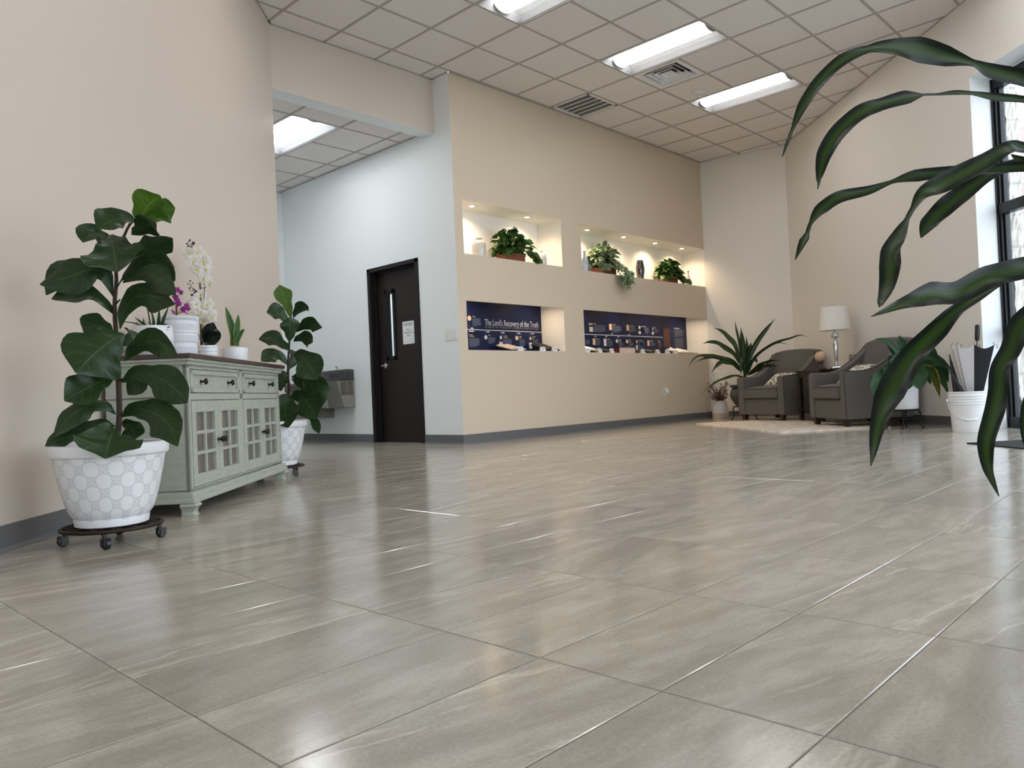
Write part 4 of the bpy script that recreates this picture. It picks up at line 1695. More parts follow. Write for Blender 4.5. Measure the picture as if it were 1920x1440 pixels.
C2 = Vector((2.90, 5.20, 0))
make_dolly(C2, 'bronzed metal rolling caddy under the fig pot beyond the sideboard', math.atan2(.036, .181))
P2 = C2 + Vector((0, 0, .0736))
fig2 = thing('potted_fiddle_leaf_fig', 'smaller fiddle leaf fig in an embossed white pot, half hidden beyond the sideboard', 'potted plant', P2, 'fiddle leaf figs')
make_pot(fig2, P2)
D2 = (C2 - CP).dot(CF)
mb = MB()
tr_ = [P2 + Vector((0, 0, .25))] + [at_d(x / 3, 340 + y / 3, D2) for x, y in ((1622, 1200), (1620, 1100), (1622, 1000), (1628, 900), (1635, 800), (1640, 760))]
mb.tube(catmull(tr_, 24), [.013 - .009 * i / 24 for i in range(25)], 10)
mb.build('trunk', M_BARK, fig2, smooth=True)
F2 = [
    ([(1638, 775), (1615, 700), (1590, 640), (1574, 582)], 46, (0, .05), .3, 1),
    ([(1650, 770), (1670, 735), (1700, 710), (1732, 700)], 34, (0, -.1), .5),
    ([(1620, 800), (1590, 760), (1550, 735), (1500, 738)], 42, (0, -.08), .5),
    ([(1628, 905), (1632, 860), (1632, 810), (1625, 765)], 48, (-.1, -.15), .2),
    ([(1660, 850), (1700, 815), (1750, 800), (1812, 822)], 38, (0, -.1), .5),
    ([(1650, 900), (1690, 880), (1735, 885), (1760, 905)], 40, (0, -.1), .5),
    ([(1640, 960), (1590, 920), (1530, 885), (1455, 888)], 40, (0, -.05), .55),
    ([(1625, 1040), (1575, 985), (1520, 985), (1468, 1012)], 40, (0, -.1), .55),
    ([(1650, 975), (1700, 990), (1750, 1050), (1785, 1115)], 78, (-.05, -.2), .2),
    ([(1625, 1060), (1650, 1010), (1665, 980), (1672, 960)], 44, (.05, .1), .4),
    ([(1620, 1090), (1595, 1090), (1580, 1130), (1582, 1180)], 40, (-.03, -.1), .5),
    ([(1640, 1100), (1710, 1110), (1770, 1180), (1802, 1280)], 70, (0, -.1), .45),
    ([(1640, 1110), (1690, 1130), (1740, 1140), (1790, 1130)], 50, (.05, .1), .5),
    ([(1630, 1215), (1690, 1210), (1740, 1260), (1782, 1335)], 66, (-.05, -.18), .35),
    ([(1630, 1200), (1610, 1230), (1605, 1310), (1622, 1385)], 76, (-.05, -.2), .2),
    ([(1600, 1220), (1580, 1240), (1570, 1300), (1580, 1370)], 50, (.05, .02), .4),
    ([(1700, 1320), (1750, 1330), (1780, 1370), (1795, 1420)], 24, (0, -.05), .4),
]
mbs = {0: MB(), 1: MB()}
px_leaves([(q[0], q[1] * 1.12) + tuple(q[2:]) for q in F2], 0, 340, 3.0, D2, 1, FIDW, lambda k: mbs[k])
mbs[0].build('foliage', M_FIDDLE, fig2, smooth=True)
mbs[1].build('young_leaf', M_FIDDLEBRIGHT, fig2, smooth=True)

# ------------------------------------------------------------------ pots on the sideboard
def on_top(px_, py_, v=.20):
    A_ = LW(0, v, 0)
    p = at_plane(px_, py_, A_, EV)
    return Vector((p.x, p.y, ZTOP + .001))


def wpx(p, npx):
    return npx * (p - CP).dot(CF) / FPX


# succulent bowl
p = on_top(287, 655, .18)
R_ = wpx(p, 36)
t = thing('potted_succulent', 'white stippled bowl of spiky succulents at the near end of the sideboard', 'potted plant', p, 'pots on the sideboard')
hh = wpx(p, 45) + .035
mb = MB()
mb.lathe([(.001, 0), (R_ * .82, 0), (R_ * .93, .012), (R_ * .99, hh * .35), (R_, hh * .7), (R_ * .97, hh), (R_ * .93, hh), (R_ * .93, hh - .02), (.001, hh - .02)], 40, p)
mb.build('bowl', mat('stippled_white', srgb(226, 227, 229), .4, bump=.6, bscale=120), t, smooth=True, angle=40)
mb = MB()
mb.lathe([(.001, hh - .012), (R_ * .92, hh - .016)], 24, p)
mb.build('soil', M_SOIL, t)
mb = MB()
dS = (p - CP).dot(CF)
for pts, w_ in (([(860, 830), (862, 780), (842, 700)], 9), ([(885, 830), (893, 760), (895, 700)], 9), ([(900, 830), (920, 770), (950, 700)], 11),
                ([(850, 830), (800, 800), (752, 760)], 7), ([(840, 835), (790, 815), (760, 790)], 8), ([(850, 835), (800, 828), (755, 832)], 7),
                ([(830, 830), (810, 800), (805, 765)], 7), ([(900, 835), (940, 820), (962, 822)], 6), ([(890, 835), (920, 810), (945, 795)], 6),
                ([(845, 832), (740, 795), (640, 792)], 4), ([(850, 832), (810, 620), (775, 555)], 4), ([(870, 835), (850, 810), (830, 790)], 7),
                ([(835, 832), (790, 790), (770, 770)], 7), ([(905, 836), (925, 830), (950, 838)], 5)):
    P3 = [at_d(x / 3, 340 + y / 3, dS - .02 * i_) for i_, (x, y) in enumerate(pts)]
    leaf(mb, P3, [wpx(p, w_ / 3) * q for q in (1, 1, .9, .7, .45, .03)], (CP - P3[1]).normalized(), n=8, nc=4, cup=.7, roll=.2)
mb.build('foliage', M_ALOE, t, smooth=True)

# ribbed pot with purple orchid
p = on_top(336, 660, .20)
R_ = wpx(p, 36)
hh = wpx(p, 69) + .030
t = thing('potted_orchid', 'purple orchid sprig in a tall white ribbed pot on the sideboard', 'potted plant', p, 'pots on the sideboard')
prof = [(.001, 0), (R_ * .84, 0)]
nb = 70
for k in range(nb + 1):
    f = k / nb
    rr = R_ * (.86 + .14 * f)
    grp = (f * 3.6) % 1.0
    rr *= 1 - (.035 if grp < .40 and int(f * 130) % 2 == 0 and grp > .04 else 0)
    prof.append((rr, hh * f))
prof += [(R_ * .95, hh), (R_ * .93, hh - .03), (.001, hh - .035)]
mb = MB()
mb.lathe(prof, 56, p)
mb.build('pot', M_CERAMICSATIN, t, smooth=True, angle=25)
for f0, f1 in ((.12, .27), (.40, .55), (.68, .82), (.90, .985)):
    mb = MB()
    for k in range(110):                               # fine vertical flutes in the plain bands
        a = 2 * pi * k / 110
        r0, r1 = R_ * (.862 + .14 * f0), R_ * (.862 + .14 * f1)
        d = Vector((cos(a), sin(a), 0))
        mb.tube([p + d * r0 + Vector((0, 0, hh * f0)), p + d * r1 + Vector((0, 0, hh * f1))], R_ * .014, 4, cap=False)
    mb.build('fluted_band', M_CERAMICSATIN, t, smooth=True)
mb = MB()
dO = (p - CP).dot(CF)
mb.tube([at_d(q[0] / 3, 340 + q[1] / 3, dO) for q in ((993, 790), (993, 700), (1000, 640))], .005, 6)
for q in (((1000, 745), (1020, 715), (1050, 700)), ((995, 745), (1030, 735), (1060, 745)), ((990, 740), (975, 730), (970, 742))):
    mb.tube([at_d(x / 3, 340 + y / 3, dO) for x, y in q], .002, 5)
mb.build('stem', mat('orchid_stake', srgb(96, 62, 42), .7), t)


def flower_mesh(R_, lipm, petm, name='flower'):
    mb = MB()
    for k in range(5):
        a = pi / 2 + 2 * pi * k / 5
        wide = .52 if k in (1, 4) else .34
        d = Vector((cos(a), sin(a), 0))
        pts = [Vector((0, 0, 0)) + d * R_ * .06, d * R_ * .5 + Vector((0, 0, R_ * .10)), d * R_ + Vector((0, 0, -R_ * .12))]
        leaf(mb, pts, [R_ * wide * q for q in (.25, .75, 1, .95, .7, .1)], (0, 0, 1), n=7, nc=4, cup=-.25)
    mb.ball((0, -R_ * .12, R_ * .14), R_ * .16, 10, 7, (1, 1.3, 1), 1)
    mb.ball((0, R_ * .02, R_ * .10), R_ * .09, 8, 6, (1, 1, 1.4), 1)
    me_o = mb.build(name, [petm, lipm], None, smooth=True)
    me = me_o.data
    bpy.data.objects.remove(me_o)
    return me


def put_flower(me, parent, pos, facing, spin, sc=1.0, name='flower'):
    o = bpy.data.objects.new(name, me)
    COL.objects.link(o)
    o.parent = parent
    q = Vector(facing).normalized().to_track_quat('Z', 'Y').to_matrix().to_4x4()
    Mx = Matrix.Translation(Vector(pos) - WORLD[parent.name]) @ q @ Matrix.Rotation(spin, 4, 'Z') @ Matrix.Diagonal((sc, sc, sc, 1))
    o.matrix_local = Mx
    return o


mePur = flower_mesh(.018, M_PURPLE, M_PURPLE)
for x, y in ((1000, 610), (1018, 625), (985, 650), (1000, 680), (995, 665), (1050, 700), (1030, 720), (975, 735), (1005, 690), (1055, 715), (1040, 735)):
    q = at_d(x / 3, 340 + y / 3, dO - random.uniform(0, .04))
    put_flower(mePur, t, q, (CP - q).normalized() + Vector((random.uniform(-.7, .7), random.uniform(-.7, .7), random.uniform(-.4, .5))), random.uniform(0, 6))

# white orchid
p = on_top(389, 666, .18)
R_ = wpx(p, 18.5)
hh = wpx(p, 22) + .035
t = thing('potted_orchid', 'white moth orchid in a small knobbly white pot on the sideboard', 'potted plant', p, 'pots on the sideboard')
prof = [(.001, 0), (R_ * .85, 0), (R_ * .95, .01)]
mb = MB()
seg = 48
rows = []
nz_ = 22
for i in range(nz_ + 1):
    f = i / nz_
    row = []
    for k in range(seg):
        a = 2 * pi * k / seg
        bumpy = abs(sin(a * 10 + (pi / 2 if int(f * 5) % 2 else 0))) * abs(sin(f * 5 * pi))
        rr = R_ * (.90 + .08 * sin(pi * min(1, f * 1.2) / 2) + .085 * bumpy)
        row.append(p + Vector((rr * cos(a), rr * sin(a), hh * f)))
    rows.append(row)
vs = [q for r_ in rows for q in r_]
fs = []
for i in range(nz_):
    for k in range(seg):
        l = (k + 1) % seg
        fs.append((i * seg + k, i * seg + l, (i + 1) * seg + l, (i + 1) * seg + k))
fs.append(list(range(seg))[::-1])
mb.add(vs, fs)
mb.build('pot', M_CERAMIC, t, smooth=True)
mb = MB()
mb.lathe([(.001, hh - .008), (R_ * .93, hh - .006), (R_ * .97, hh)], 30, p)
mb.build('moss', mat('dry_moss', srgb(92, 84, 62), .95, noise=.5, nscale=90, bump=1), t)
dW = (p - CP).dot(CF)
mb = MB()
mb.tube([at_d(q[0] / 3, 340 + q[1] / 3, dW) for q in ((1133, 925), (1132, 800), (1128, 640), (1122, 520), (1105, 420))], .006, 8)
mb.build('stake', mat('bamboo_stake', srgb(122, 76, 48), .6), t)
mb = MB()
for q in (((1140, 920), (1145, 760), (1150, 600), (1130, 470), (1085, 385), (1070, 345)), ((1128, 920), (1125, 780), (1105, 660), (1085, 610), (1068, 575)),
          ((1070, 362), (1055, 352), (1060, 335)), ((1075, 375), (1090, 350)), ((1085, 640), (1100, 622)), ((1075, 620), (1062, 600)),
          ((1130, 600), (1150, 600), (1160, 592))):
    mb.tube([at_d(x / 3, 340 + y / 3, dW) for x, y in q], .0022, 6)
for x, y, r_ in ((1068, 332, 4), (1050, 352, 3), (1088, 348, 6), (1060, 370, 6), (1070, 560, 3), (1058, 577, 2.5), (1102, 620, 5), (1080, 640, 5), (1066, 600, 3), (1093, 608, 3), (1085, 572, 2.5)):
    mb.ball(at_d(x / 3, 340 + y / 3, dW), wpx(p, r_ / 2), 10, 7, (1, 1, 1.15))
mb.build('flower_stem', M_BUD, t, smooth=True)
meW = flower_mesh(.034, M_LIP, M_PETAL)
for x, y in ((1065, 410), (1115, 398), (1090, 445), (1145, 440), (1105, 490), (1160, 490), (1135, 530), (1180, 575), (1150, 545), (1150, 460), (1082, 680), (1130, 645), (1170, 690), (1140, 720), (1120, 745), (1180, 745), (1190, 765), (1150, 780), (1105, 690)):
    q = at_d(x / 3, 340 + y / 3, dW - random.uniform(0, .06))
    put_flower(meW, t, q, (CP - q).normalized() + Vector((random.uniform(-.5, .5), random.uniform(-.5, .5), random.uniform(-.5, .3))), random.uniform(-.4, .4), random.uniform(1.1, 1.4))
mb = MB()
leaf(mb, [at_d(x / 3, 340 + y / 3, dW - .03) for x, y in ((1160, 915), (1165, 870), (1185, 825), (1200, 795))], [wpx(p, 14) * q for q in (.3, .8, 1, 1, .9, .6, .1)], (CP - p).normalized(), n=10, roll=.3)
leaf(mb, [at_d(x / 3, 340 + y / 3, dW - .03) for x, y in ((1150, 920), (1195, 870), (1225, 870), (1240, 885))], [wpx(p, 10) * q for q in (.3, .8, 1, 1, .9, .6, .1)], (CP - p).normalized(), n=10, roll=.5)
leaf(mb, [at_d(x / 3, 340 + y / 3, dW - .03) for x, y in ((1150, 910), (1180, 890), (1210, 860), (1215, 830))], [wpx(p, 13) * q for q in (.3, .8, 1, 1, .9, .6, .1)], (CP - p).normalized(), n=10, roll=.1)
for q in (((1130, 910), (1118, 860)), ((1140, 910), (1160, 860), (1185, 850)), ((1140, 905), (1165, 885), (1195, 890))):
    mb.tube([at_d(x / 3, 340 + y / 3, dW - .02) for x, y in q], .002, 5)
mb.build('foliage', M_ORCHLEAF, t, smooth=True)

# snake plant
p = on_top(441, 674, .18)
R_ = wpx(p, 24)
hh = wpx(p, 25) + .032
t = thing('potted_snake_plant', 'small snake plant in a plain white bowl at the far end of the sideboard', 'potted plant', p, 'pots on the sideboard')
mb = MB()
mb.lathe([(.001, 0), (R_ * .78, 0), (R_ * .90, .012), (R_ * .97, hh * .45), (R_, hh * .85), (R_ * .985, hh), (R_ * .94, hh), (R_ * .92, hh - .02), (.001, hh - .022)], 40, p)
mb.build('pot', M_CERAMIC, t, smooth=True, angle=40)
mb = MB()
mb.lathe([(.001, hh - .010), (R_ * .92, hh - .014)], 24, p)
mb.build('soil', M_SOIL, t)
mb = MB()
dK = (p - CP).dot(CF)
for pts, w_, rr in (([(1310, 925), (1310, 860), (1290, 780), (1268, 705)], 20, .2), ([(1330, 925), (1328, 860), (1335, 800), (1340, 748)], 18, .3),
                    ([(1325, 925), (1335, 890), (1355, 850), (1376, 830)], 14, .3), ([(1305, 925), (1305, 890), (1298, 868), (1292, 860)], 6, .2),
                    ([(1318, 925), (1318, 890), (1310, 860), (1325, 850)], 16, .2)):
    leaf(mb, [at_d(x / 3, 340 + y / 3, dK) for x, y in pts], [wpx(p, w_ / 3) * q for q in (.8, .9, 1, 1, .9, .6, .05)], (CP - p).normalized(), n=12, nc=4, cup=.35, roll=rr)
mb.build('foliage', M_SNAKE, t, smooth=True)

# ------------------------------------------------------------------ drinking fountain (two levels)
t = thing('drinking_fountain', 'two-level stainless drinking fountain on the corridor wall beside the dark door', 'drinking fountain', (XD, 8.6, .6))


def fountain(parent_name, y0, y1, zb, zt):
    xf = XD - .45
    mb = MB()
    prof = [(XD - .002, zb), (XD - .002, zt - .14), (xf + .01, zt - .14), (xf + .05, zb)]
    mb.prism(prof, 1, y0 + .004, y1 - .004, Matrix(((1, 0, 0, 0), (0, 1, 0, 0), (0, 0, 1, 0), (0, 0, 0, 1))))
    body = mb.build('body', M_STEEL, t, bevel=.008)
    mb = MB()
    mb.prism([(XD - .001, zt - .14), (XD - .001, zt - .004), (XD - .10, zt), (xf - .01, zt - .03), (xf - .012, zt - .12), (xf + .01, zt - .14)], 1, y0, y1)
    mb.build('basin', M_GREYPLASTIC, t, bevel=.01)
    mb = MB()
    for yy in (y0 + .1,):
        mb.tube([(XD - .09, (y0 + y1) / 2, zt), (XD - .10, (y0 + y1) / 2, zt + .035), (XD - .13, (y0 + y1) / 2, zt + .04)], .011, 8)
    mb.build('spout', M_CHROME, t)
    mb = MB()
    mb.box((xf - .016, y0 + .12, zt - .11), (xf - .010, y1 - .12, zt - .05))
    mb.build('push_bar', M_STEELDARK, t, bevel=.002)
    mb = MB()
    mb.box((XD - .36, y0 - .004, zt - .105), (XD - .22, y0 + .002, zt - .055))
    mb.build('side_button', M_STEELDARK, t, bevel=.002)
    return body


b1 = fountain('upper', 8.155, 8.60, .44, .925)
fountain('lower', 8.625, 9.07, .315, .80)
for zz0, zz1, mt_ in ((.79, .90, M_STEELDARK), (.60, .775, mat('louvre_grey', srgb(78, 74, 66), .5, metal=.3))):
    for x0_, x1_ in ((XD - .205, XD - .125), (XD - .110, XD - .03)):
        mb = MB()
        n_ = 8 if zz0 < .7 else 4
        for k in range(n_):
            z_ = zz0 + (zz1 - zz0) * k / n_
            mb.box((x0_, 8.149, z_), (x1_, 8.156, z_ + (zz1 - zz0) / n_ * .62))
        mb.build('vent', mt_, t)
mb = MB()
mb.prism([(XD - .01, .445), (XD - .01, .775), (XD - .27, .775), (XD - .17, .445)], 1, 8.1535, 8.158)  # lighter trapezoid stands in for a reflection in the stainless side
mb.build('side_reflection', mat('steel_reflection', (.31, .29, .25, 1), .34, metal=.6, noise=.05), t)

# ------------------------------------------------------------------ downlights in the recesses
M_LED = mat('warm_lamp', (1, 1, 1, 1), .4, emit=40.0, ecol=(1.0, .83, .60, 1))


def downlight(x, y, z, label, group, power):
    t = thing('downlight', label, 'downlight', (x, y, z), group)
    mb = MB()
    mb.lathe([(.026, -.001), (.040, -.003), (.043, -.0005)], 24, (x, y, z))
    mb.build('trim_ring', M_WHITEMETAL, t, smooth=True)
    mb = MB()
    mb.lathe([(.001, -.0012), (.027, -.0012)], 24, (x, y, z))
    mb.build('lamp', M_LED, t)
    ld = bpy.data.lights.new('lamp_glow', 'SPOT')
    ld.energy = power
    ld.color = (1.0, .74, .48)
    ld.spot_size = radians(150)
    ld.spot_blend = 0.9
    ld.shadow_soft_size = .03
    lo = bpy.data.objects.new('lamp_glow', ld)
    COL.objects.link(lo)
    lo.parent = t
    lo.location = (0, 0, -.012)
    return t


DLX = [(6.10, 'A'), (7.03, 'A'), (8.227, 'B'), (9.061, 'B'), (9.869, 'B'), (10.62, 'B')]
DLAB = ['small round downlight over the squat white vase at the recess end', 'small round downlight over the white vase beside the ivy planter',
        'small round downlight over the slim blue bottle vase', 'small round downlight over the trailing variegated planter',
        'small round downlight over the dark glazed vase', 'small round downlight over the slender pink vase']
for (x, nn_), lb in zip(DLX, DLAB):
    downlight(x, 6.345, 2.69 if nn_ == 'A' else 2.68, lb, 'recess downlights', SPOT_STRENGTH)
for k, x in enumerate((6.1, 7.1, 8.2, 9.0, 9.8, 10.6)):
    downlight(x, 6.345, 1.738 if x < 7.5 else 1.737, 'small round downlight out of sight above the dark blue display panel', 'display recess downlights', SPOT_STRENGTH * .45)

# ------------------------------------------------------------------ vases in the upper recesses
def lathe_thing(name, label, cat, base, prof, mtl, group, part='body', seg=36):
    t = thing(name, label, cat, base, group)
    mb = MB()
    mb.lathe(prof, seg, base)
    mb.build(part, mtl, t, smooth=True, angle=60)
    return t


def vase_at(px_c, Y=6.36, z=2.09):
    q = at_y(px_c[0], px_c[1], Y)
    return Vector((q.x, Y, z + .001))


b = vase_at((898, 465), 6.30, 2.088)
r_ = 13.3 * (b - CP).dot(CF) / FPX
M_IRID = mat('pearl_white_glaze', srgb(200, 196, 190), .15, coat=.6)
lathe_thing('vase', 'squat shouldered white vase at the end of the upper recess', 'vase', b,
            [(.001, 0), (r_ * .8, 0), (r_ * .92, .02), (r_, .1), (r_ * .98, .16), (r_ * .75, .195), (r_ * .42, .205), (r_ * .45, .222), (r_ * .52, .228), (r_ * .45, .229), (r_ * .35, .2), (.001, .19)], M_IRID, 'recess vases')
b = vase_at((1015, 485), 6.32, 2.088)
r_ = 10.5 * (b - CP).dot(CF) / FPX
lathe_thing('vase', 'white dome-shaped vase beside the ivy planter', 'vase', b,
            [(.001, 0), (r_ * .88, 0), (r_, .02), (r_ * 1.0, .10), (r_ * .82, .155), (r_ * .45, .178), (r_ * .3, .182), (r_ * .34, .20), (r_ * .25, .20), (.001, .17)], M_IRID, 'recess vases')
b = vase_at((1096.5, 495), 6.33, 2.08)
r_ = 7 * (b - CP).dot(CF) / FPX
lathe_thing('vase', 'slim pale blue bottle vase with a dark neck', 'vase', b,
            [(.001, 0), (r_ * .8, 0), (r_ * .95, .02), (r_, .1), (r_ * .98, .16), (r_ * .6, .20), (r_ * .32, .22), (r_ * .30, .29), (r_ * .38, .30), (r_ * .25, .30), (.001, .2)],
            mat('blue_grey_glaze', srgb(146, 156, 180), .25, coat=.4), 'recess vases')
b = vase_at((1200.5, 512), 6.30, 2.08)
r_ = 8.3 * (b - CP).dot(CF) / FPX
lathe_thing('vase', 'dark glazed barrel vase in the middle of the long recess', 'vase', b,
            [(.001, 0), (r_ * .62, 0), (r_ * .75, .03), (r_, .14), (r_ * .98, .19), (r_ * .78, .265), (r_ * .66, .28), (r_ * .7, .288), (r_ * .55, .285), (.001, .2)],
            mat('black_brown_glaze', srgb(36, 28, 26), .08, noise=.6, nscale=30, coat=1), 'recess vases')
b = vase_at((1291, 525), 6.30, 2.08)
r_ = 5.8 * (b - CP).dot(CF) / FPX
lathe_thing('vase', 'slender pink long-necked vase at the alcove end', 'vase', b,
            [(.001, 0), (r_ * .6, 0), (r_ * .85, .02), (r_, .07), (r_ * .85, .11), (r_ * .4, .15), (r_ * .22, .19), (r_ * .2, .225), (r_ * .42, .25), (r_ * .2, .248), (.001, .2)],
            mat('rose_glaze', srgb(186, 158, 160), .2, noise=.2, coat=.5), 'recess vases')


def planter(label, px_c, size, Y, z, n, spread, drape, mtl, leafL, ratio, seedv, boxpx, extra=(), drape_fwd=.24, quirky=None):
    rnd = random.Random(seedv)
    q = at_y(px_c[0], px_c[1], Y)
    base = Vector((q.x, Y, z + .001))
    t = thing('planter', label, 'potted plant', base, 'recess planters')
    bw, bd, bh = boxpx
    mb = MB()
    mb.prism([(-bw / 2, -bd / 2), (bw / 2, -bd / 2), (bw / 2, bd / 2), (-bw / 2, bd / 2)], 2, 0, bh, Matrix.Translation(base))
    mb.prism([(-bw / 2 - .008, -bd / 2 - .008), (bw / 2 + .008, -bd / 2 - .008), (bw / 2 + .008, bd / 2 + .008), (-bw / 2 - .008, bd / 2 + .008)], 2, bh - .015, bh + .006, Matrix.Translation(base))
    mb.build('planter_box', M_TERRA, t, bevel=.004)
    mb = MB()
    ms = MB()
    core = base + Vector((0, 0, bh))
    for k in range(n):
        a = rnd.uniform(0, 2 * pi)
        u = rnd.random()
        el = math.asin(min(1, u ** .8))
        rad = rnd.uniform(.55, 1.0)
        dx = cos(a) * cos(el) * spread[0] * rad
        dy = sin(a) * cos(el) * spread[1] * rad
        dz = sin(el) * spread[2] * rad + .02
        c_ = core + Vector((dx, dy, dz))
        if c_.y > YB - .03:
            c_.y = YB - .03 - rnd.uniform(0, .05)
        out = Vector((dx, dy - .02, dz * .3)).normalized()
        L_ = leafL * rnd.uniform(.75, 1.2)
        d = (out + Vector((rnd.uniform(-.5, .5), rnd.uniform(-.5, .5), rnd.uniform(-.6, .3)))).normalized()
        tip = c_ + d * L_ + Vector((0, 0, -L_ * .35))
        mid_ = c_ + d * L_ * .5
        if tip.y > YB - .02:
            tip.y = YB - .02
        leaf(mb, [c_, mid_, tip], [L_ * ratio * w_ for w_ in HEART], (out + Vector((0, 0, .8))).normalized(), n=7, nc=4, cup=.2, roll=rnd.uniform(-.5, .5))
        ms.tube([core + Vector((rnd.uniform(-.4, .4) * bw, rnd.uniform(-.3, .3) * bd, -.02)), core.lerp(c_, .6) + Vector((0, 0, .03)), c_], .0022, 4, cap=False)
    for pts in list(drape) + list(extra):
        P3 = [base + Vector(p_) for p_ in pts]
        sp = catmull(P3, 14)
        ms.tube(sp, .0025, 4, cap=False)
        for i in range(2, 15):
            for side in (-1, 1):
                if rnd.random() < .25:
                    continue
                L_ = leafL * rnd.uniform(.65, 1.05)
                d = Vector((side * rnd.uniform(.3, .9), -rnd.uniform(.1, .7), -rnd.uniform(.2, .9))).normalized()
                c_ = sp[i]
                leaf(mb, [c_, c_ + d * L_ * .5 + Vector((0, -.01, 0)), c_ + d * L_], [L_ * ratio * w_ for w_ in HEART], (0, -1, .5), n=7, nc=4, cup=.2, roll=rnd.uniform(-.6, .6))
    mb.build('foliage', mtl, t, smooth=True)
    ms.build('vines', M_STEM, t)
    return t


zb = 2.088
planter('leafy ivy planter in the first recess, trailing over its ledge', (958, 482), 1, 6.33, zb, 230, (.25, .17, .28), [], M_POTHOS, .10, .38, 3, (.29, .20, .09),
        extra=[[(.12, -.08, .14), (.22, -.12, .14), (.28, -.13, .10), (.34, -.13, .06)], [(.14, -.09, .12), (.22, -.13, .10), (.27, -.14, .07), (.31, -.14, .05)],
               [(-.13, -.08, .14), (-.20, -.12, .12), (-.27, -.13, .08)], [(0, 0, .25), (-.04, -.03, .33), (-.03, -.05, .40)], [(-.1, -.03, .22), (-.2, -.06, .26), (-.26, -.08, .2)],
               [(.1, -.03, .25), (.2, -.06, .28), (.28, -.08, .22)]])
zb = 2.08
planter('bushy variegated planter hanging over the long recess ledge', (1132, 500), 1, 6.34, zb, 300, (.29, .18, .32), [], M_VARIEG, .095, .32, 11, (.30, .20, .10),
        extra=[[(.04, -.08, .20), (.08, -.20, .12), (.10, -.25, 0), (.11, -.26, -.13)], [(.10, -.08, .20), (.16, -.21, .10), (.18, -.25, -.02), (.19, -.26, -.12)],
               [(.10, -.05, .22), (.20, -.18, .12), (.25, -.24, .0), (.27, -.25, -.08)], [(.0, -.08, .18), (.02, -.22, .08), (.03, -.25, -.04), (.03, -.26, -.10)],
               [(.08, -.08, .24), (.14, -.2, .14), (.15, -.26, 0), (.15, -.27, -.16)], [(.12, -.08, .24), (.24, -.19, .08), (.30, -.22, .04), (.33, -.22, -.02)],
               [(-.12, -.08, .14), (-.2, -.13, .12), (-.26, -.14, .07)], [(-.10, -.09, .14), (-.12, -.14, .12), (-.16, -.15, .07)], [(-.2, -.05, .2), (-.27, -.1, .2), (-.3, -.12, .12)]])
planter('round green planter between the dark vase and the pink vase', (1252, 520), 1, 6.34, zb, 210, (.21, .16, .25), [], M_POTHOS, .10, .40, 21, (.27, .19, .09),
        extra=[[(.10, -.08, .12), (.2, -.12, .12), (.28, -.13, .08), (.34, -.13, .06)], [(.08, -.09, .12), (.14, -.14, .10), (.17, -.15, .05)], [(-.10, -.08, .12), (-.2, -.12, .10), (-.27, -.13, .06)]])

# ------------------------------------------------------------------ display panels in the lower recesses
M_NAVY = mat('navy_gloss_panel', srgb(13, 22, 56), 0.36, noise=.12, nscale=3, spec=.25)
YP = YB - .012


def PX(x, y):
    return at_y(x, y, YP)


def panel(label, x0, x1, z0, z1):
    t = thing('timeline_board', label, 'display board', ((x0 + x1) / 2, YB - .006, z0), 'timeline display panels')
    mb = MB()
    mb.box((x0, YP, z0), (x1, YB - .001, z1))
    mb.build('board', M_NAVY, t)
    return t


def flat(parent, name, mtl, x0, x1, z0, z1, dy=.0012, round_=False):
    mb = MB()
    if round_:
        cx, cz, rx, rz = (x0 + x1) / 2, (z0 + z1) / 2, (x1 - x0) / 2, (z1 - z0) / 2
        mb.prism([(cx + rx * cos(2 * pi * k / 24), cz + rz * sin(2 * pi * k / 24)) for k in range(24)], 1, YP - dy, YP)
    else:
        mb.box((x0, YP - dy, z0), (x1, YP, z1))
    return mb.build(name, mtl, parent)


def lines(parent, x0, x1, z1, n, pitch, h=.006, seedv=1, mtl=None):
    rnd = random.Random(seedv)
    mb = MB()
    for k in range(n):
        mb.box((x0, YP - .0009, z1 - k * pitch - h), (x0 + (x1 - x0) * (rnd.uniform(.86, 1) if k < n - 1 else rnd.uniform(.4, .9)), YP, z1 - k * pitch))
    return mb.build('text_lines', mtl or M_PRINTGREY, parent)


pc = panel('dark blue display panel headed by the large white title', 5.776, 7.436, 1.028, 1.730)
K1 = 9.143


def C(x, y):
    q = PX(860 + x / K1, 550 + y / K1)
    return q.x, q.z


def blk(par, fn, name, mtl, xa, ya, xb, yb, **kw):
    a, b_ = fn(xa, ya), fn(xb, yb)
    zc_a = fn(xa, yb)
    zz = (fn((xa + xb) / 2, ya)[1], fn((xa + xb) / 2, yb)[1])
    return flat(par, name, mtl, min(a[0], b_[0]), max(a[0], b_[0]), min(zz), max(zz), **kw)


def tblk(par, fn, xa, ya, xb, yb, n, sd):
    x0, x1 = fn(xa, (ya + yb) / 2)[0], fn(xb, (ya + yb) / 2)[0]
    z1, z0 = fn(xa, ya)[1], fn(xa, yb)[1]
    pitch = (z1 - z0) / n
    return lines(par, x0, x1, z1, n, pitch, pitch * .42, sd)


def heading(par, fn, xa, ya, xb, h, sd, mtl=M_GOLD):
    x0, z = fn(xa, ya)
    x1, _ = fn(xb, ya)
    return lines(par, x0, x1, z + h / 2, 1, h * 1.5, h, sd, mtl)


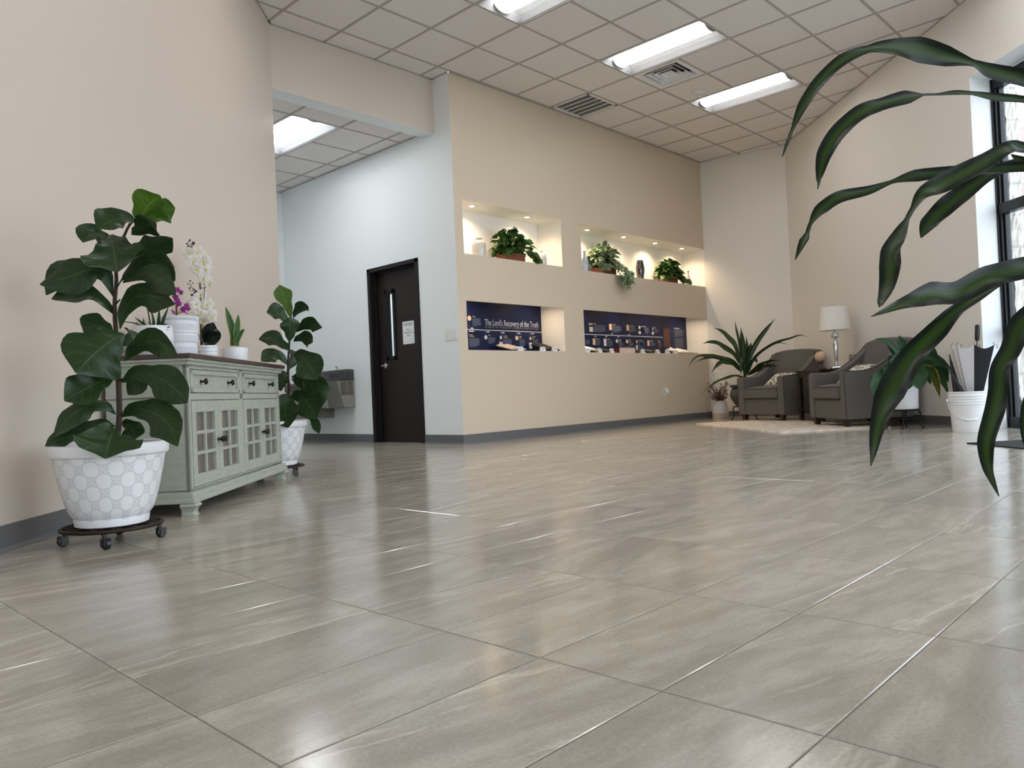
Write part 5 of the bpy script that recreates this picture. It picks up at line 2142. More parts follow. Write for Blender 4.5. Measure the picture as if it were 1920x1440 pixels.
# title
ta, tb_ = C(450, 500), C(1365, 545)
text("The Lord's Recovery of the Truth", .105, frame_at(Vector(((ta[0] + tb_[0]) / 2, YP - .0006, (ta[1] + tb_[1]) / 2)), (1, 0, 0)), pc, M_PRINTWHITE, 'title', fit=tb_[0] - ta[0])
ta, tb_ = C(455, 578), C(1370, 612)
text('A S   S E E N   I N   T H E   T R A N S L A T I O N   &   I N T E R P R E T A T I O N   O F   T H E   B I B L E', .034,
     frame_at(Vector(((ta[0] + tb_[0]) / 2, YP - .0006, (ta[1] + tb_[1]) / 2)), (1, 0, 0)), pc, M_GOLD, 'subtitle', fit=tb_[0] - ta[0])
zl = (C(160, 618)[1] + C(1420, 668)[1]) / 2
flat(pc, 'timeline', M_PRINTWHITE, 5.778, 7.434, zl - .004, zl + .004)
for x, y0, y1 in ((185, 510, 615), (460, 640, 700), (718, 652, 705), (990, 665, 715), (1223, 675, 725)):
    blk(pc, C, 'timeline_tick', M_PRINTGREY, x - 4, y0, x + 4, y1)
for x, y in ((205, 597), (178, 648), (478, 660), (735, 675), (1008, 687), (1240, 692)):
    heading(pc, C, x, y, x + (95 if x > 200 else 160), .012, 3, M_PRINTWHITE)
for xa, ya, xb, yb, mt_, rd in ((150, 383, 215, 470, M_PRINTTAN, True), (440, 718, 492, 790, M_PRINTSILVER, True), (704, 728, 742, 788, M_PRINTWHITE, True), (695, 830, 760, 942, M_PRINTSILVER, False),
                                (968, 730, 1027, 803, M_PRINTTAN, True), (1212, 745, 1247, 803, M_PRINTTAN, True), (1207, 845, 1262, 948, M_PRINTWHITE, False)):
    blk(pc, C, 'portrait' if rd else 'plate', mt_, xa, ya, xb, yb, round_=rd)
for xa, ya, xb in ((235, 398, 330), (175, 710, 305), (190, 738, 340), (505, 720, 585), (760, 730, 890), (775, 757, 905), (1035, 740, 1120), (1045, 763, 1110), (1262, 745, 1370), (1262, 768, 1320)):
    heading(pc, C, xa, ya, xb, .010, 4)
for k, (xa, ya, xb, yb, n_) in enumerate(((235, 430, 385, 565, 8), (180, 770, 362, 920, 8), (510, 755, 635, 865, 7), (765, 785, 915, 900, 7), (1042, 790, 1140, 925, 8), (1270, 795, 1375, 880, 6))):
    tblk(pc, C, xa, ya, xb, yb, n_, 10 + k)

pd = panel('dark blue display panel of timeline portraits in the long recess', 7.836, 10.978, 1.018, 1.728)
KD = 14.4


def Da(x, y):
    q = PX(1080 + x / KD, 570 + y / KD)
    return q.x, q.z


def Db(x, y):
    q = PX(1200 + x / KD, 570 + y / KD)
    return q.x, q.z


zl = (Da(240, 815)[1] + Db(600, 900)[1]) / 2
flat(pd, 'timeline', M_PRINTWHITE, 7.838, Db(610, 900)[0], zl - .004, zl + .004)
for fn, xa, ya, xb, yb, mt_, rd in ((Da, 345, 515, 400, 570, M_PRINTTAN, True), (Da, 412, 515, 445, 570, M_PRINTSILVER, True), (Da, 360, 618, 460, 750, M_PRINTSILVER, False), (Da, 890, 540, 970, 700, M_PRINTTAN, False),
                                    (Da, 1360, 565, 1430, 720, M_PRINTTAN, False), (Da, 1685, 590, 1742, 680, M_PRINTSILVER, True), (Da, 1687, 733, 1750, 808, M_PRINTSILVER, False),
                                    (Da, 450, 930, 525, 1105, M_PRINTTAN, False), (Da, 745, 938, 822, 1135, M_PRINTWHITE, False), (Da, 1072, 950, 1140, 1050, M_PRINTSILVER, True), (Da, 1342, 960, 1415, 1060, M_PRINTTAN, True),
                                    (Da, 1620, 975, 1660, 1055, M_PRINTSILVER, True), (Da, 1617, 1110, 1672, 1230, M_PRINTSILVER, False),
                                    (Db, 330, 620, 360, 715, M_PRINTSILVER, True), (Db, 317, 750, 373, 825, M_PRINTWHITE, False), (Db, 195, 985, 258, 1130, M_PRINTTAN, False),
                                    (Db, 625, 655, 820, 1170, M_PRINTBROWN, False), (Db, 490, 1060, 570, 1190, M_PRINTBROWN, False)):
    blk(pd, fn, 'portrait' if rd else 'plate', mt_, xa, ya, xb, yb, round_=rd)
for fn, xa, ya, xb in ((Da, 470, 530, 575), (Da, 980, 555, 1105), (Da, 1440, 585, 1610), (Da, 540, 945, 660), (Da, 830, 950, 955), (Da, 1155, 965, 1245), (Da, 1155, 1000, 1240), (Da, 1430, 970, 1500), (Da, 1430, 1005, 1500),
                       (Da, 1680, 985, 1840), (Db, 30, 605, 215), (Db, 380, 625, 460), (Db, 385, 655, 445), (Db, 280, 990, 370), (Db, 285, 1025, 345), (Db, 480, 1000, 575), (Db, 490, 1035, 575)):
    heading(pd, fn, xa, ya, xb, .010, 5)
for fn, xa, ya, xb in ((Db, 920, 655, 1100), (Da, 500, 870, 560), (Da, 790, 880, 850), (Da, 1120, 888, 1170), (Da, 950, 805, 1005), (Da, 1405, 830, 1470)):
    heading(pd, fn, xa, ya, xb, .010, 6, M_PRINTWHITE)
for k, (fn, xa, ya, xb, yb, n_) in enumerate(((Da, 480, 565, 820, 765, 8), (Da, 985, 590, 1240, 770, 7), (Da, 1440, 615, 1615, 770, 7), (Da, 1760, 640, 1860, 805, 7), (Db, 30, 640, 245, 805, 7), (Db, 385, 690, 500, 780, 4),
                                            (Da, 250, 970, 370, 1100, 5), (Da, 550, 975, 670, 1130, 6), (Da, 835, 990, 1000, 1160, 7), (Da, 1155, 1030, 1285, 1160, 5), (Da, 1430, 1040, 1550, 1150, 4), (Da, 1690, 1030, 1850, 1200, 7),
                                            (Db, 0, 1010, 130, 1150, 6), (Db, 285, 1050, 420, 1140, 4), (Db, 930, 690, 1180, 900, 8), (Db, 940, 930, 1195, 1200, 10))):
    tblk(pd, fn, xa, ya, xb, yb, n_, 30 + k)

# ---- books and cards on the lower ledges
ZLC, ZLD = 1.025, 1.016


def card(px0, py0, px1, py1, label, Y=6.19, zb=ZLC, fold=.35):
    a = at_y(px0, (py0 + py1) / 2, Y)
    b_ = at_y(px1, (py0 + py1) / 2, Y)
    top = at_y((px0 + px1) / 2, py0, Y).z
    cx = (a.x + b_.x) / 2
    hw = (b_.x - a.x) / 2
    t = thing('caption_card', label, 'card', (cx, Y, zb + .0005), 'ledge caption cards')
    mb = MB()
    h_ = max(.03, top - zb)
    mb.prism([(Y, zb + .0005), (Y + .002, zb + .0005), (Y + h_ * fold + .001, zb + h_), (Y + h_ * fold - .001, zb + h_)], 0, cx - hw, cx + hw)
    mb.prism([(Y + h_ * 2 * fold, zb + .0005), (Y + h_ * 2 * fold + .002, zb + .0005), (Y + h_ * fold + .001, zb + h_), (Y + h_ * fold - .001, zb + h_)], 0, cx - hw, cx + hw)
    mb.build('folded_card', M_PAPER, t)
    mb = MB()
    for k in range(3):
        f = .75 - .2 * k
        yy = Y + h_ * fold * f - .0016
        mb.box((cx - hw * (.6 - .1 * k), yy, zb + h_ * f - .003), (cx + hw * (.6 - .1 * k), yy + .001, zb + h_ * f + .003))
    mb.build('text_lines', mat('card_print', srgb(130, 150, 190), .7), t)


ccards = [(1034, 911, 1116, 985), (1417, 917, 1497, 985), (1620, 925, 1697, 988)]
labs = ['small white caption card beside the pale open book under the title', 'small white caption card before the black slanted book', 'small white caption card alone at the recess end']
for (a, b_, c_, d_), lb in zip(ccards, labs):
    card(860 + a / K1, 550 + b_ / K1, 860 + c_ / K1, 550 + d_ / K1, lb)
dcards = [(Da, 275, 1190, 385, 1290, 'caption card at the near end of the long ledge'), (Da, 622, 1190, 705, 1290, 'caption card beside the tan book spines on the long ledge'), (Da, 948, 1198, 1036, 1290, 'caption card before the dark red thick book'),
          (Da, 1790, 1215, 1872, 1300, 'caption card past the thick red book and flat paper'), (Db, 460, 1225, 548, 1320, 'caption card between two dark open books'), (Db, 722, 1228, 808, 1322, 'caption card before the small red book'),
          (Db, 940, 1230, 1020, 1320, 'caption card before the large white open book'), (Db, 822, 1165, 884, 1205, 'raised caption card behind the white open book')]
for fn, a, b_, c_, d_, lb in dcards:
    ox_ = 1080 if fn is Da else 1200
    card(ox_ + a / KD, 570 + b_ / KD, ox_ + c_ / KD, 570 + d_ / KD, lb, 6.19 if 'raised' not in lb else 6.485, ZLD, .35 if 'raised' not in lb else .12)


def book(label, x0, x1, y0, y1, z, h0, h1, cover, pages=None, open_=False, group='display books', tilt=0):
    """wedge-shaped (slanted) closed book or an open one lying on a rest"""
    cx, cy = (x0 + x1) / 2, (y0 + y1) / 2
    t = thing('display_book', label, 'book', (cx, cy, z + .0005), group)
    pages = pages or mat('page_edge', srgb(214, 204, 184), .8)
    mb = MB()
    if open_:
        n_ = 12
        for sgn in (-1, 1):
            prof = []
            for k in range(n_ + 1):
                f = k / n_
                prof.append((cx + sgn * (x1 - x0) / 2 * f, .018 + .016 * sin(pi * min(1, f * 1.15)) * (1 - .4 * f)))
            for k in range(n_):
                (xa, ha), (xb, hb) = prof[k], prof[k + 1]
                vs = [(xa, y0, z + .006 + h0), (xb, y0, z + .006 + h0), (xb, y1, z + .006 + h1), (xa, y1, z + .006 + h1), (xa, y0, z + ha + h0), (xb, y0, z + hb + h0), (xb, y1, z + hb + h1), (xa, y1, z + ha + h1)]
                mb.add(vs, [(0, 3, 2, 1), (4, 5, 6, 7), (0, 1, 5, 4), (2, 3, 7, 6), (1, 2, 6, 5), (3, 0, 4, 7)])
        mb.build('page_block', pages, t)
        mb = MB()
        vs = [(x0 - .006, y0 - .006, z + h0), (x1 + .006, y0 - .006, z + h0), (x1 + .006, y1 + .006, z + h1), (x0 - .006, y1 + .006, z + h1)]
        vs += [(a, b_, c_ + .006) for a, b_, c_ in vs]
        mb.add(vs, [(0, 3, 2, 1), (4, 5, 6, 7), (0, 1, 5, 4), (1, 2, 6, 5), (2, 3, 7, 6), (3, 0, 4, 7)])
        mb.build('cover', cover, t)
        mb = MB()
        mb.prism([(y0 + .02, z + .0005), (y1 - .02, z + .0005), (y1 - .02, z + h1 * .95), (y0 + .02, z + max(.002, h0 * .95))], 0, x0 + .04, x1 - .04)
        mb.build('book_rest', M_BLACKPLASTIC, t)
    else:
        th = h1
        mb.box((x0, y0, z + .0005), (x1, y1, z + .005))
        mb.box((x0, y0, z + th - .005), (x1, y1, z + th))
        mb.box((x0, y0, z + .0005), (x0 + .006, y1, z + th)) if tilt == 0 else mb.box((x0, y0, z + .0005), (x1, y0 + .006, z + th))
        mb.build('cover', cover, t, bevel=.001)
        mb = MB()
        mb.box((x0 + .006, y0 + .006, z + .005), (x1 - .004, y1 - .004, z + th - .005))
        mb.build('page_block', pages, t)
    return t


def xat(fn, x, y=1240, Y=6.32):
    ox_, k_ = {Da: (1080, KD), Db: (1200, KD)}[fn]
    return at_y(ox_ + x / k_, 570 + y / k_, Y).x


M_BLK = mat('black_leather', srgb(24, 22, 24), .5, noise=.2)
M_RED = mat('dark_red_leather', srgb(78, 26, 22), .5, noise=.2)
M_TANL = mat('tan_leather', srgb(186, 154, 96), .6, noise=.2)
M_PINK = mat('old_page', srgb(206, 188, 178), .8, noise=.1)
x0 = at_y(860 + 770 / K1, 650, 6.36).x
x1 = at_y(860 + 1030 / K1, 655, 6.36).x
book('pale open book with dark binding beneath the title panel', x0, x1, 6.24, 6.48, ZLC, .012, .075, M_BLK, M_PINK, True)
x0 = at_y(860 + 1375 / K1, 650, 6.36).x
x1 = at_y(860 + 1600 / K1, 655, 6.36).x
book('black slanted book at the far part of the title recess', x0, x1, 6.24, 6.48, ZLC, .010, .095, M_BLK, M_BLK, True)
for lb, xa, xb, h0, h1, cv, pg, op_ in (
        ('pale open book at the near end of the long ledge', 250, 465, .03, .085, M_TANL, M_PAPER, True),
        ('small tan book with gilt edge beside the first long ledge card', 486, 512, 0, .06, M_TANL, None, False),
        ('small cream book between two caption cards', 525, 612, 0, .045, M_TANL, None, False),
        ('dark brown open book behind the second long ledge card', 720, 930, .012, .065, M_BLK, M_BLK, True),
        ('thick dark red book with pale page edges', 1060, 1495, 0, .085, M_RED, M_PINK, False),
        ('black slanted book leaning past the thick red book', 1500, 1700, .008, .085, M_BLK, M_BLK, True),
        ('low white booklet in front of the black slanted book', 1675, 1780, 0, .012, M_PAPER, M_PAPER, False)):
    book(lb, xat(Da, xa), xat(Da, xb), 6.25, 6.46, ZLD, h0, h1, cv, pg, op_)
for lb, xa, xb, h0, h1, cv, pg, op_ in (
        ('dark open book after the middle of the long ledge', 170, 360, .010, .06, M_BLK, M_BLK, True),
        ('small tan closed book before the fifth long ledge card', 365, 455, 0, .030, M_TANL, None, False),
        ('black closed book between two white cards', 560, 660, 0, .040, M_BLK, None, False),
        ('little white box between black book and card', 668, 712, 0, .022, M_PAPER, M_PAPER, False),
        ('small dark red book beneath the large open book', 815, 925, 0, .045, M_RED, None, False),
        ('large white open book at the far end of the long ledge', 930, 1340, .012, .075, M_TANL, M_PAPER, True),
        ('flat tan booklet at the very end of the long ledge', 1350, 1460, 0, .022, M_TANL, None, False)):
    book(lb, xat(Db, xa), xat(Db, xb), 6.25, 6.46, ZLD, h0, h1, cv, pg, op_)

# ================================================================== SEATING CORNER
def rotz(a):
    return Matrix.Rotation(a, 4, 'Z')


# ---- rug
ra, rb_ = at_z(1318, 797, .0), at_z(1462, 813, .0)
rdir = (ra - rb_).normalized()
rnor = Vector((rdir.y, -rdir.x, 0))
rl = 2.60
rw = 1.20
t = thing('area_rug', 'cream shaggy rug with faded pattern under the grey armchairs', 'rug', rb_ + rdir * rl / 2 + rnor * rw / 2)
mb = MB()
nu, nv = 130, 90
rnd = random.Random(4)
hts = {}
rows, uvs = [], []
for i in range(nu + 1):
    r_, u_ = [], []
    for j in range(nv + 1):
        ed = i in (0, nu) or j in (0, nv)
        jit = rnd.uniform(-.012, .012)
        p = rb_ + rdir * (rl * i / nu + (jit if ed else 0)) + rnor * (rw * j / nv + (rnd.uniform(-.012, .012) if ed else 0))
        r_.append(p + Vector((0, 0, .002 if ed else .012 + rnd.uniform(0, .008))))
        u_.append((i / nu, j / nv))
    rows.append(r_)
    uvs.append(u_)
mb.strip(rows, uvs)
for _n in M_CORN.node_tree.nodes:
    if _n.type == 'BSDF_PRINCIPLED':
        _n.inputs['Specular IOR Level'].default_value = 0.22
M_RUG = mat('cream_shag', srgb(196, 186, 174), .98, noise=.6, nscale=11, bump=1, bscale=240, spec=.1)
mb.build('pile', M_RUG, t, smooth=False)
mb = MB()
o_ = [rb_, rb_ + rdir * rl, rb_ + rdir * rl + rnor * rw, rb_ + rnor * rw]
mb.add([p + Vector((0, 0, .0005)) for p in o_] + [p + Vector((0, 0, .003)) for p in o_], [(0, 1, 2, 3), (7, 6, 5, 4), (0, 4, 5, 1), (1, 5, 6, 2), (2, 6, 7, 3), (3, 7, 4, 0)])
mb.build('backing', M_RUG, t)
RUGZ = .0205


# ---- armchairs: local x = width, y = towards the back, front edge at y = 0
def armchair(c, facing, label, z0):
    """c: floor point midway between the front feet; facing: direction the chair looks (degrees)"""
    a = radians(facing) + pi / 2            # local -y looks along facing
    M4 = Matrix.Translation((c.x, c.y, z0)) @ rotz(a)
    t = thing('armchair', label, 'armchair', (c.x, c.y, z0), 'grey upholstered armchairs')
    Wd, Dp = .80, .82
    hb = .075
    aw = .11
    arm = lambda y: .585 if y < .22 else .585 + (.90 - .585) * (lambda f: f ** 1.7)(min(1, (y - .22) / .50))

    def armpart(sgn):
        mb = MB()
        x0, x1 = (sgn * Wd / 2, sgn * (Wd / 2 - aw))
        prof = [(0.0, hb)]
        ys = [0, .02, .08, .18, .26, .34, .42, .50, .58, .66, .72]
        top = [(y, arm(y) - (.02 if k == 0 else 0)) for k, y in enumerate(ys)]
        poly = [(0, hb)] + top + [(Dp - .02, .885), (Dp - .06, hb)]
        n_ = len(poly)
        xs_ = [x0, x1]
        mb.prism(poly, 0, min(x0, x1), max(x0, x1), M4)
        mb.build('arm', M_FABRIC, t, bevel=.018, bseg=3)
        # piping along the outer top edge
        mb = MB()
        e = sgn * (Wd / 2 - .004)
        pts = [M4 @ Vector((e, y, z + .001)) for y, z in top]
        mb.tube([M4 @ Vector((e, .006, hb + .02))] + pts, .005, 6)
        mb.build('piping', M_PIPING, t)
    armpart(-1)
    armpart(1)
    # front rail and base
    mb = MB()
    mb.box((-Wd / 2 + aw, .012, hb), (Wd / 2 - aw, .60, .29), M4)
    mb.build('base', M_FABRIC, t, bevel=.012, bseg=2)
    # cushion, slightly crowned
    mb = MB()
    w_, d_ = Wd / 2 - aw - .004, .62
    rows, nn_ = [], 12
    top, bot = [], []
    for i in range(nn_ + 1):
        for j in range(nn_ + 1):
            x, y = -w_ + 2 * w_ * i / nn_, -.012 + d_ * j / nn_
            fx, fy = 1 - abs(2 * i / nn_ - 1) ** 4, 1 - abs(2 * j / nn_ - 1) ** 4
            top.append(M4 @ Vector((x, y, .425 + .035 * fx * fy)))
            bot.append(M4 @ Vector((x, y, .292)))
    m_ = nn_ + 1
    fs = []
    for i in range(nn_):
        for j in range(nn_):
            q = (i * m_ + j, (i + 1) * m_ + j, (i + 1) * m_ + j + 1, i * m_ + j + 1)
            fs.append(q)
            fs.append(tuple(m_ * m_ + k for k in q[::-1]))
    for i in range(nn_):
        for a_, b_ in (((i, 0), (i + 1, 0)), ((i, nn_), (i + 1, nn_)), ((0, i), (0, i + 1)), ((nn_, i), (nn_, i + 1))):
            k0, k1 = a_[0] * m_ + a_[1], b_[0] * m_ + b_[1]
            fs.append((k0, k1, m_ * m_ + k1, m_ * m_ + k0))
    mb.add(top + bot, fs)
    cu = mb.build('seat_cushion', M_FABRIC, t, smooth=True, angle=40, bevel=.012)
    mb = MB()
    for z in (.424, .296):
        mb.tube([M4 @ Vector(p) for p in ((-w_, .3, z), (-w_, -.013, z), (w_, -.013, z), (w_, .3, z))], .0045, 6)
    mb.build('piping', M_PIPING, cu)
    # back, leaning and crowned
    mb = MB()
    bw = Wd / 2 - aw + .05
    nx, nz = 14, 12
    fr_, bk_ = [], []
    for i in range(nx + 1):
        f = -1 + 2 * i / nx
        for j in range(nz + 1):
            g = j / nz
            ztop = .945 - .035 * abs(f) ** 2.5
            z = .40 + (ztop - .40) * g
            y = .56 + .12 * g - .045 * (1 - f * f) * sin(pi * min(1, g * 1.05))
            x = bw * f * (1.0 + .04 * g)
            fr_.append(M4 @ Vector((x, y, z)))
            bk_.append(M4 @ Vector((x, .80 + .05 * g, z)))
    m_ = nz + 1
    N_ = len(fr_)
    fs = []
    for i in range(nx):
        for j in range(nz):
            q = (i * m_ + j, (i + 1) * m_ + j, (i + 1) * m_ + j + 1, i * m_ + j + 1)
            fs.append(q)
            fs.append(tuple(N_ + k for k in q[::-1]))
        fs.append((i * m_ + nz, (i + 1) * m_ + nz, N_ + (i + 1) * m_ + nz, N_ + i * m_ + nz))
        fs.append((i * m_, N_ + i * m_, N_ + (i + 1) * m_, (i + 1) * m_))
    for j in range(nz):
        fs.append((j, j + 1, N_ + j + 1, N_ + j))
        o_ = nx * m_
        fs.append((o_ + j, N_ + o_ + j, N_ + o_ + j + 1, o_ + j + 1))
    mb.add(fr_ + bk_, fs)
    mb.build('backrest', M_FABRIC, t, smooth=True, angle=50, bevel=.02)
    for x in (-1, 1):
        for y in (.05, Dp - .14):
            mb = MB()
            xx = x * (Wd / 2 - .075)
            r0, r1 = .024, .034
            vs = [M4 @ Vector((xx + sx * r_, y + sy * r_, z)) for r_, z in ((r0, 0), (r1, hb + .002)) for sx, sy in ((-1, -1), (1, -1), (1, 1), (-1, 1))]
            mb.add(vs, [(3, 2, 1, 0), (4, 5, 6, 7), (0, 1, 5, 4), (1, 2, 6, 5), (2, 3, 7, 6), (3, 0, 4, 7)])
            mb.build('leg', M_LEGWOOD, t, bevel=.003)
    return M4


def pillow(label, M4, x, y, z, w_, h_, tilt, yaw, seedv):
    PM = M4 @ Matrix.Translation((x, y, z)) @ rotz(yaw) @ Matrix.Rotation(tilt, 4, 'X')
    c_ = PM @ Vector((0, 0, 0))
    t = thing('throw_pillow', label, 'pillow', c_, 'patterned throw pillows')
    mb = MB()
    n_ = 14
    A, B = [], []
    for i in range(n_ + 1):
        for j in range(n_ + 1):
            u, v = -1 + 2 * i / n_, -1 + 2 * j / n_
            th = .055 * (max(0, 1 - abs(u) ** 2.6) * max(0, 1 - abs(v) ** 2.6)) ** .55
            x_, y_ = u * w_ / 2 * (1 - .06 * (1 - abs(v))), v * h_ / 2 * (1 - .06 * (1 - abs(u)))
            A.append(PM @ Vector((x_, -th, y_)))
            B.append(PM @ Vector((x_, th, y_)))
    m_ = n_ + 1
    fs = []
    for i in range(n_):
        for j in range(n_):
            q = (i * m_ + j, (i + 1) * m_ + j, (i + 1) * m_ + j + 1, i * m_ + j + 1)
            fs.append(q)
            fs.append(tuple(m_ * m_ + k for k in q[::-1]))
    mb.add(A + B, fs)
    mb.build('cover', M_PILLOW, t, smooth=True, weld=True)
    return t


M_PILLOW = mat('leaf_print_linen', srgb(212, 208, 196), .9)
_T = M_PILLOW.node_tree
_v = _T.nodes.new('ShaderNodeTexVoronoi')
_v.feature = 'DISTANCE_TO_EDGE'
_v.inputs['Scale'].default_value = 17
_tc = _T.nodes.new('ShaderNodeTexCoord')
_T.links.new(_tc.outputs['Object'], _v.inputs['Vector'])
_r = _T.nodes.new('ShaderNodeValToRGB')
_r.color_ramp.elements[0].position = .10
_r.color_ramp.elements[0].color = srgb(214, 210, 200)
_r.color_ramp.elements[1].position = .16
_r.color_ramp.elements[1].color = srgb(112, 112, 96)
_T.links.new(_v.outputs['Distance'], _r.inputs[0])
_T.links.new(_r.outputs[0], _T.nodes['Principled BSDF'].inputs['Base Color'])

fl1, fl2 = at_z(1393, 790.5), at_z(1478, 791)
cL = (at_z(1431, 791) * 1)
cL = Vector((9.74, 4.73, 0))
cR = Vector((8.55, 3.38, 0))
ML = armchair(cL, 163, 'grey upholstered armchair nearer the alcove wall, beside the striped dracaena', RUGZ)
MR = armchair(cR, 139, 'grey upholstered armchair nearer the window, behind the peace lily', RUGZ)
pillow('patterned throw pillow on the armchair beside the striped dracaena', ML, .09, .31, .535, .34, .34, -1.12, .15, 3)
pillow('patterned throw pillow lying across the armchair near the window', MR, .07, .34, .545, .40, .36, -.95, .2, 4)

# ---- side table between the chairs
tc_ = at_d(1552, 690, 9.55)
TZ = .655
ta_ = radians(49)
TM = Matrix.Translation((tc_.x, tc_.y, 0)) @ rotz(ta_)
t = thing('side_table', 'dark espresso wooden side table between the two grey armchairs', 'side table', (tc_.x, tc_.y, RUGZ * 0))
th_, td_ = .30, .27
mb = MB()
mb.box((-th_, -td_, TZ - .03), (th_, td_, TZ), TM)
mb.build('table_top', M_TABLE, t, bevel=.004)
mb = MB()
mb.box((-th_ + .02, -td_ + .02, TZ - .09), (th_ - .02, td_ - .02, TZ - .03), TM)
mb.build('apron', M_TABLE, t, bevel=.002)
mb = MB()
mb.box((-th_ + .03, -td_ + .03, .15), (th_ - .03, td_ - .03, .17), TM)
mb.build('lower_shelf', M_TABLE, t, bevel=.002)
for sx in (-1, 1):
    for sy in (-1, 1):
        mb = MB()
        x, y = sx * (th_ - .035), sy * (td_ - .035)
        mb.box((x - .025, y - .025, RUGZ + .004), (x + .025, y + .025, TZ - .03), TM)
        mb.build('leg', M_TABLE, t, bevel=.003)

# ---- lamp
lp = at_d(1569, 692, 9.55)
lp = Vector((lp.x, lp.y, TZ + .001))
t = thing('table_lamp', 'glass table lamp with a white drum shade on the dark side table', 'lamp', lp)
mb = MB()
mb.box((-.058, -.058, 0), (.058, .058, .022), Matrix.Translation(lp) @ rotz(.5))
mb.build('base', M_CHROME, t, bevel=.003)
mb = MB()
M_LAMPG = mat('mercury_glass', (.62, .64, .66, 1), .08, metal=.85, noise=.3, nscale=30)
mb.lathe([(.001, .022), (.032, .022), (.035, .03), (.020, .045), (.016, .06), (.022, .11), (.029, .22), (.031, .30), (.024, .35), (.015, .365), (.013, .375), (.001, .375)], 24, lp)
mb.build('stem', M_LAMPG, t, smooth=True, angle=50)
mb = MB()
mb.ball(lp + Vector((0, 0, .415)), .048, 22, 14, (1, 1, .88))
mb.lathe([(.001, .452), (.02, .452), (.022, .46), (.01, .466), (.008, .50), (.001, .50)], 16, lp)
mb.build('glass_ball', mat('crystal', (.82, .84, .86, 1), .05, metal=.55), t, smooth=True, angle=50)
mb = MB()
sh0, sh1 = .478, .765
rb0, rt0 = .178, .158
mb.lathe([(rb0, sh0), (rt0, sh1), (rt0 - .003, sh1), (rb0 - .003, sh0), (rb0, sh0)], 48, lp)
for z, r_ in ((sh0, rb0), (sh1 - .006, rt0)):
    mb.lathe([(r_ + .0015, z), (r_ + .0015, z + .007)], 48, lp)
mb.build('lamp_shade', M_SHADE, t, smooth=True, angle=40)
mb = MB()
for k in range(3):
    a = 2 * pi * k / 3
    mb.tube([lp + Vector((0, 0, .755)), lp + Vector((rt0 * cos(a), rt0 * sin(a), .758))], .002, 5)
mb.tube([lp + Vector((0, 0, .49)), lp + Vector((0, 0, .77))], .005, 8)
mb.ball(lp + Vector((0, 0, .782)), .010, 10, 7)
mb.build('finial', M_CHROME, t)

# ---- burl ball on its stand
bp_ = at_d(1540, 694, 9.50)
bp_ = Vector((bp_.x, bp_.y, TZ + .001))
t = thing('decorative_ball', 'tan marbled ball on a small dark stand on the side table', 'ornament', bp_)
mb = MB()
rB = .070
zB = (at_d(1541, 669, 9.5)).z - bp_.z
mb.ball(bp_ + Vector((0, 0, zB)), rB, 28, 18)
mb.build('ball', M_BALL, t, smooth=True)
mb = MB()
mb.lathe([(.001, 0), (.055, 0), (.057, .012), (.03, .018), (.014, .03), (.011, max(.05, zB - rB - .012)), (.03, zB - rB + .006), (.026, zB - rB + .008), (.001, zB - rB + .002)], 24, bp_)
mb.build('stand', mat('stand_wood', srgb(70, 44, 34), .4), t, smooth=True, angle=50)
# ---- glass hurricane and small glass dish
gp = at_d(1604, 690, 9.45)
gp = Vector((gp.x, gp.y, TZ + .001))
M_CLEAR = glass_mat('candle_glass', (.93, .92, .92, 1), .5)
t = thing('glass_candle_holder', 'clear square glass candle holder behind the lamp on the side table', 'candle holder', gp)
mb = MB()
hg, wg = at_d(1601, 664, 9.45).z - gp.z, .055
q = [(-wg, -wg), (wg, -wg), (wg, wg), (-wg, wg)]
qi = [(x * .94, y * .94) for x, y in q]
G4 = Matrix.Translation(gp) @ rotz(.7)
for k in range(4):
    l = (k + 1) % 4
    mb.add([G4 @ Vector((*q[k], 0)), G4 @ Vector((*q[l], 0)), G4 @ Vector((*q[l], hg)), G4 @ Vector((*q[k], hg))], [(0, 1, 2, 3)])
    mb.add([G4 @ Vector((*qi[k], .006)), G4 @ Vector((*qi[l], .006)), G4 @ Vector((*qi[l], hg)), G4 @ Vector((*qi[k], hg))], [(3, 2, 1, 0)])
    mb.add([G4 @ Vector((*q[k], hg)), G4 @ Vector((*q[l], hg)), G4 @ Vector((*qi[l], hg)), G4 @ Vector((*qi[k], hg))], [(0, 1, 2, 3)])
mb.add([G4 @ Vector((*p, 0)) for p in q], [(3, 2, 1, 0)])
mb.build('glass', M_CLEAR, t)
mb = MB()
mb.lathe([(.001, .008), (.03, .008), (.03, .05), (.001, .052)], 20, gp)
mb.build('candle', mat('wax', srgb(196, 190, 182), .6), t, smooth=True, angle=40)
gq = at_d(1583, 691, 9.40)
gq = Vector((gq.x, gq.y, TZ + .001))

# ---- dried flower vase in the corner
vb0 = at_z(1352, 785.5, 0)
vb0 = Vector((10.62, 5.86, .0)) * 0 + Vector((vb0.x, vb0.y, .0005))
rV = 15.5 * (vb0 - CP).dot(CF) / FPX
t = thing('dried_flower_vase', 'two-tone white and beige vase of dried flowers in the alcove corner', 'vase', vb0)
mb = MB()
hV = .275
prof = [(.001, 0), (rV, 0), (rV, .012), (rV * .99, .09), (rV * .93, .15), (rV * .80, .23), (rV * .74, .262), (rV * .76, hV), (rV * .68, hV), (rV * .66, .2), (.001, .18)]
mb.lathe(prof[:4], 36, vb0)
mb.build('vase_foot', mat('raw_clay', srgb(176, 164, 146), .8, noise=.1), t, smooth=True, angle=50)
mb = MB()
mb.lathe(prof[3:], 36, vb0)
mb.build('vase_body', mat('grey_white_glaze', srgb(196, 196, 194), .3), t, smooth=True, angle=50)
rnd = random.Random(9)
dV = (vb0 - CP).dot(CF)
mk = {0: MB(), 1: MB()}
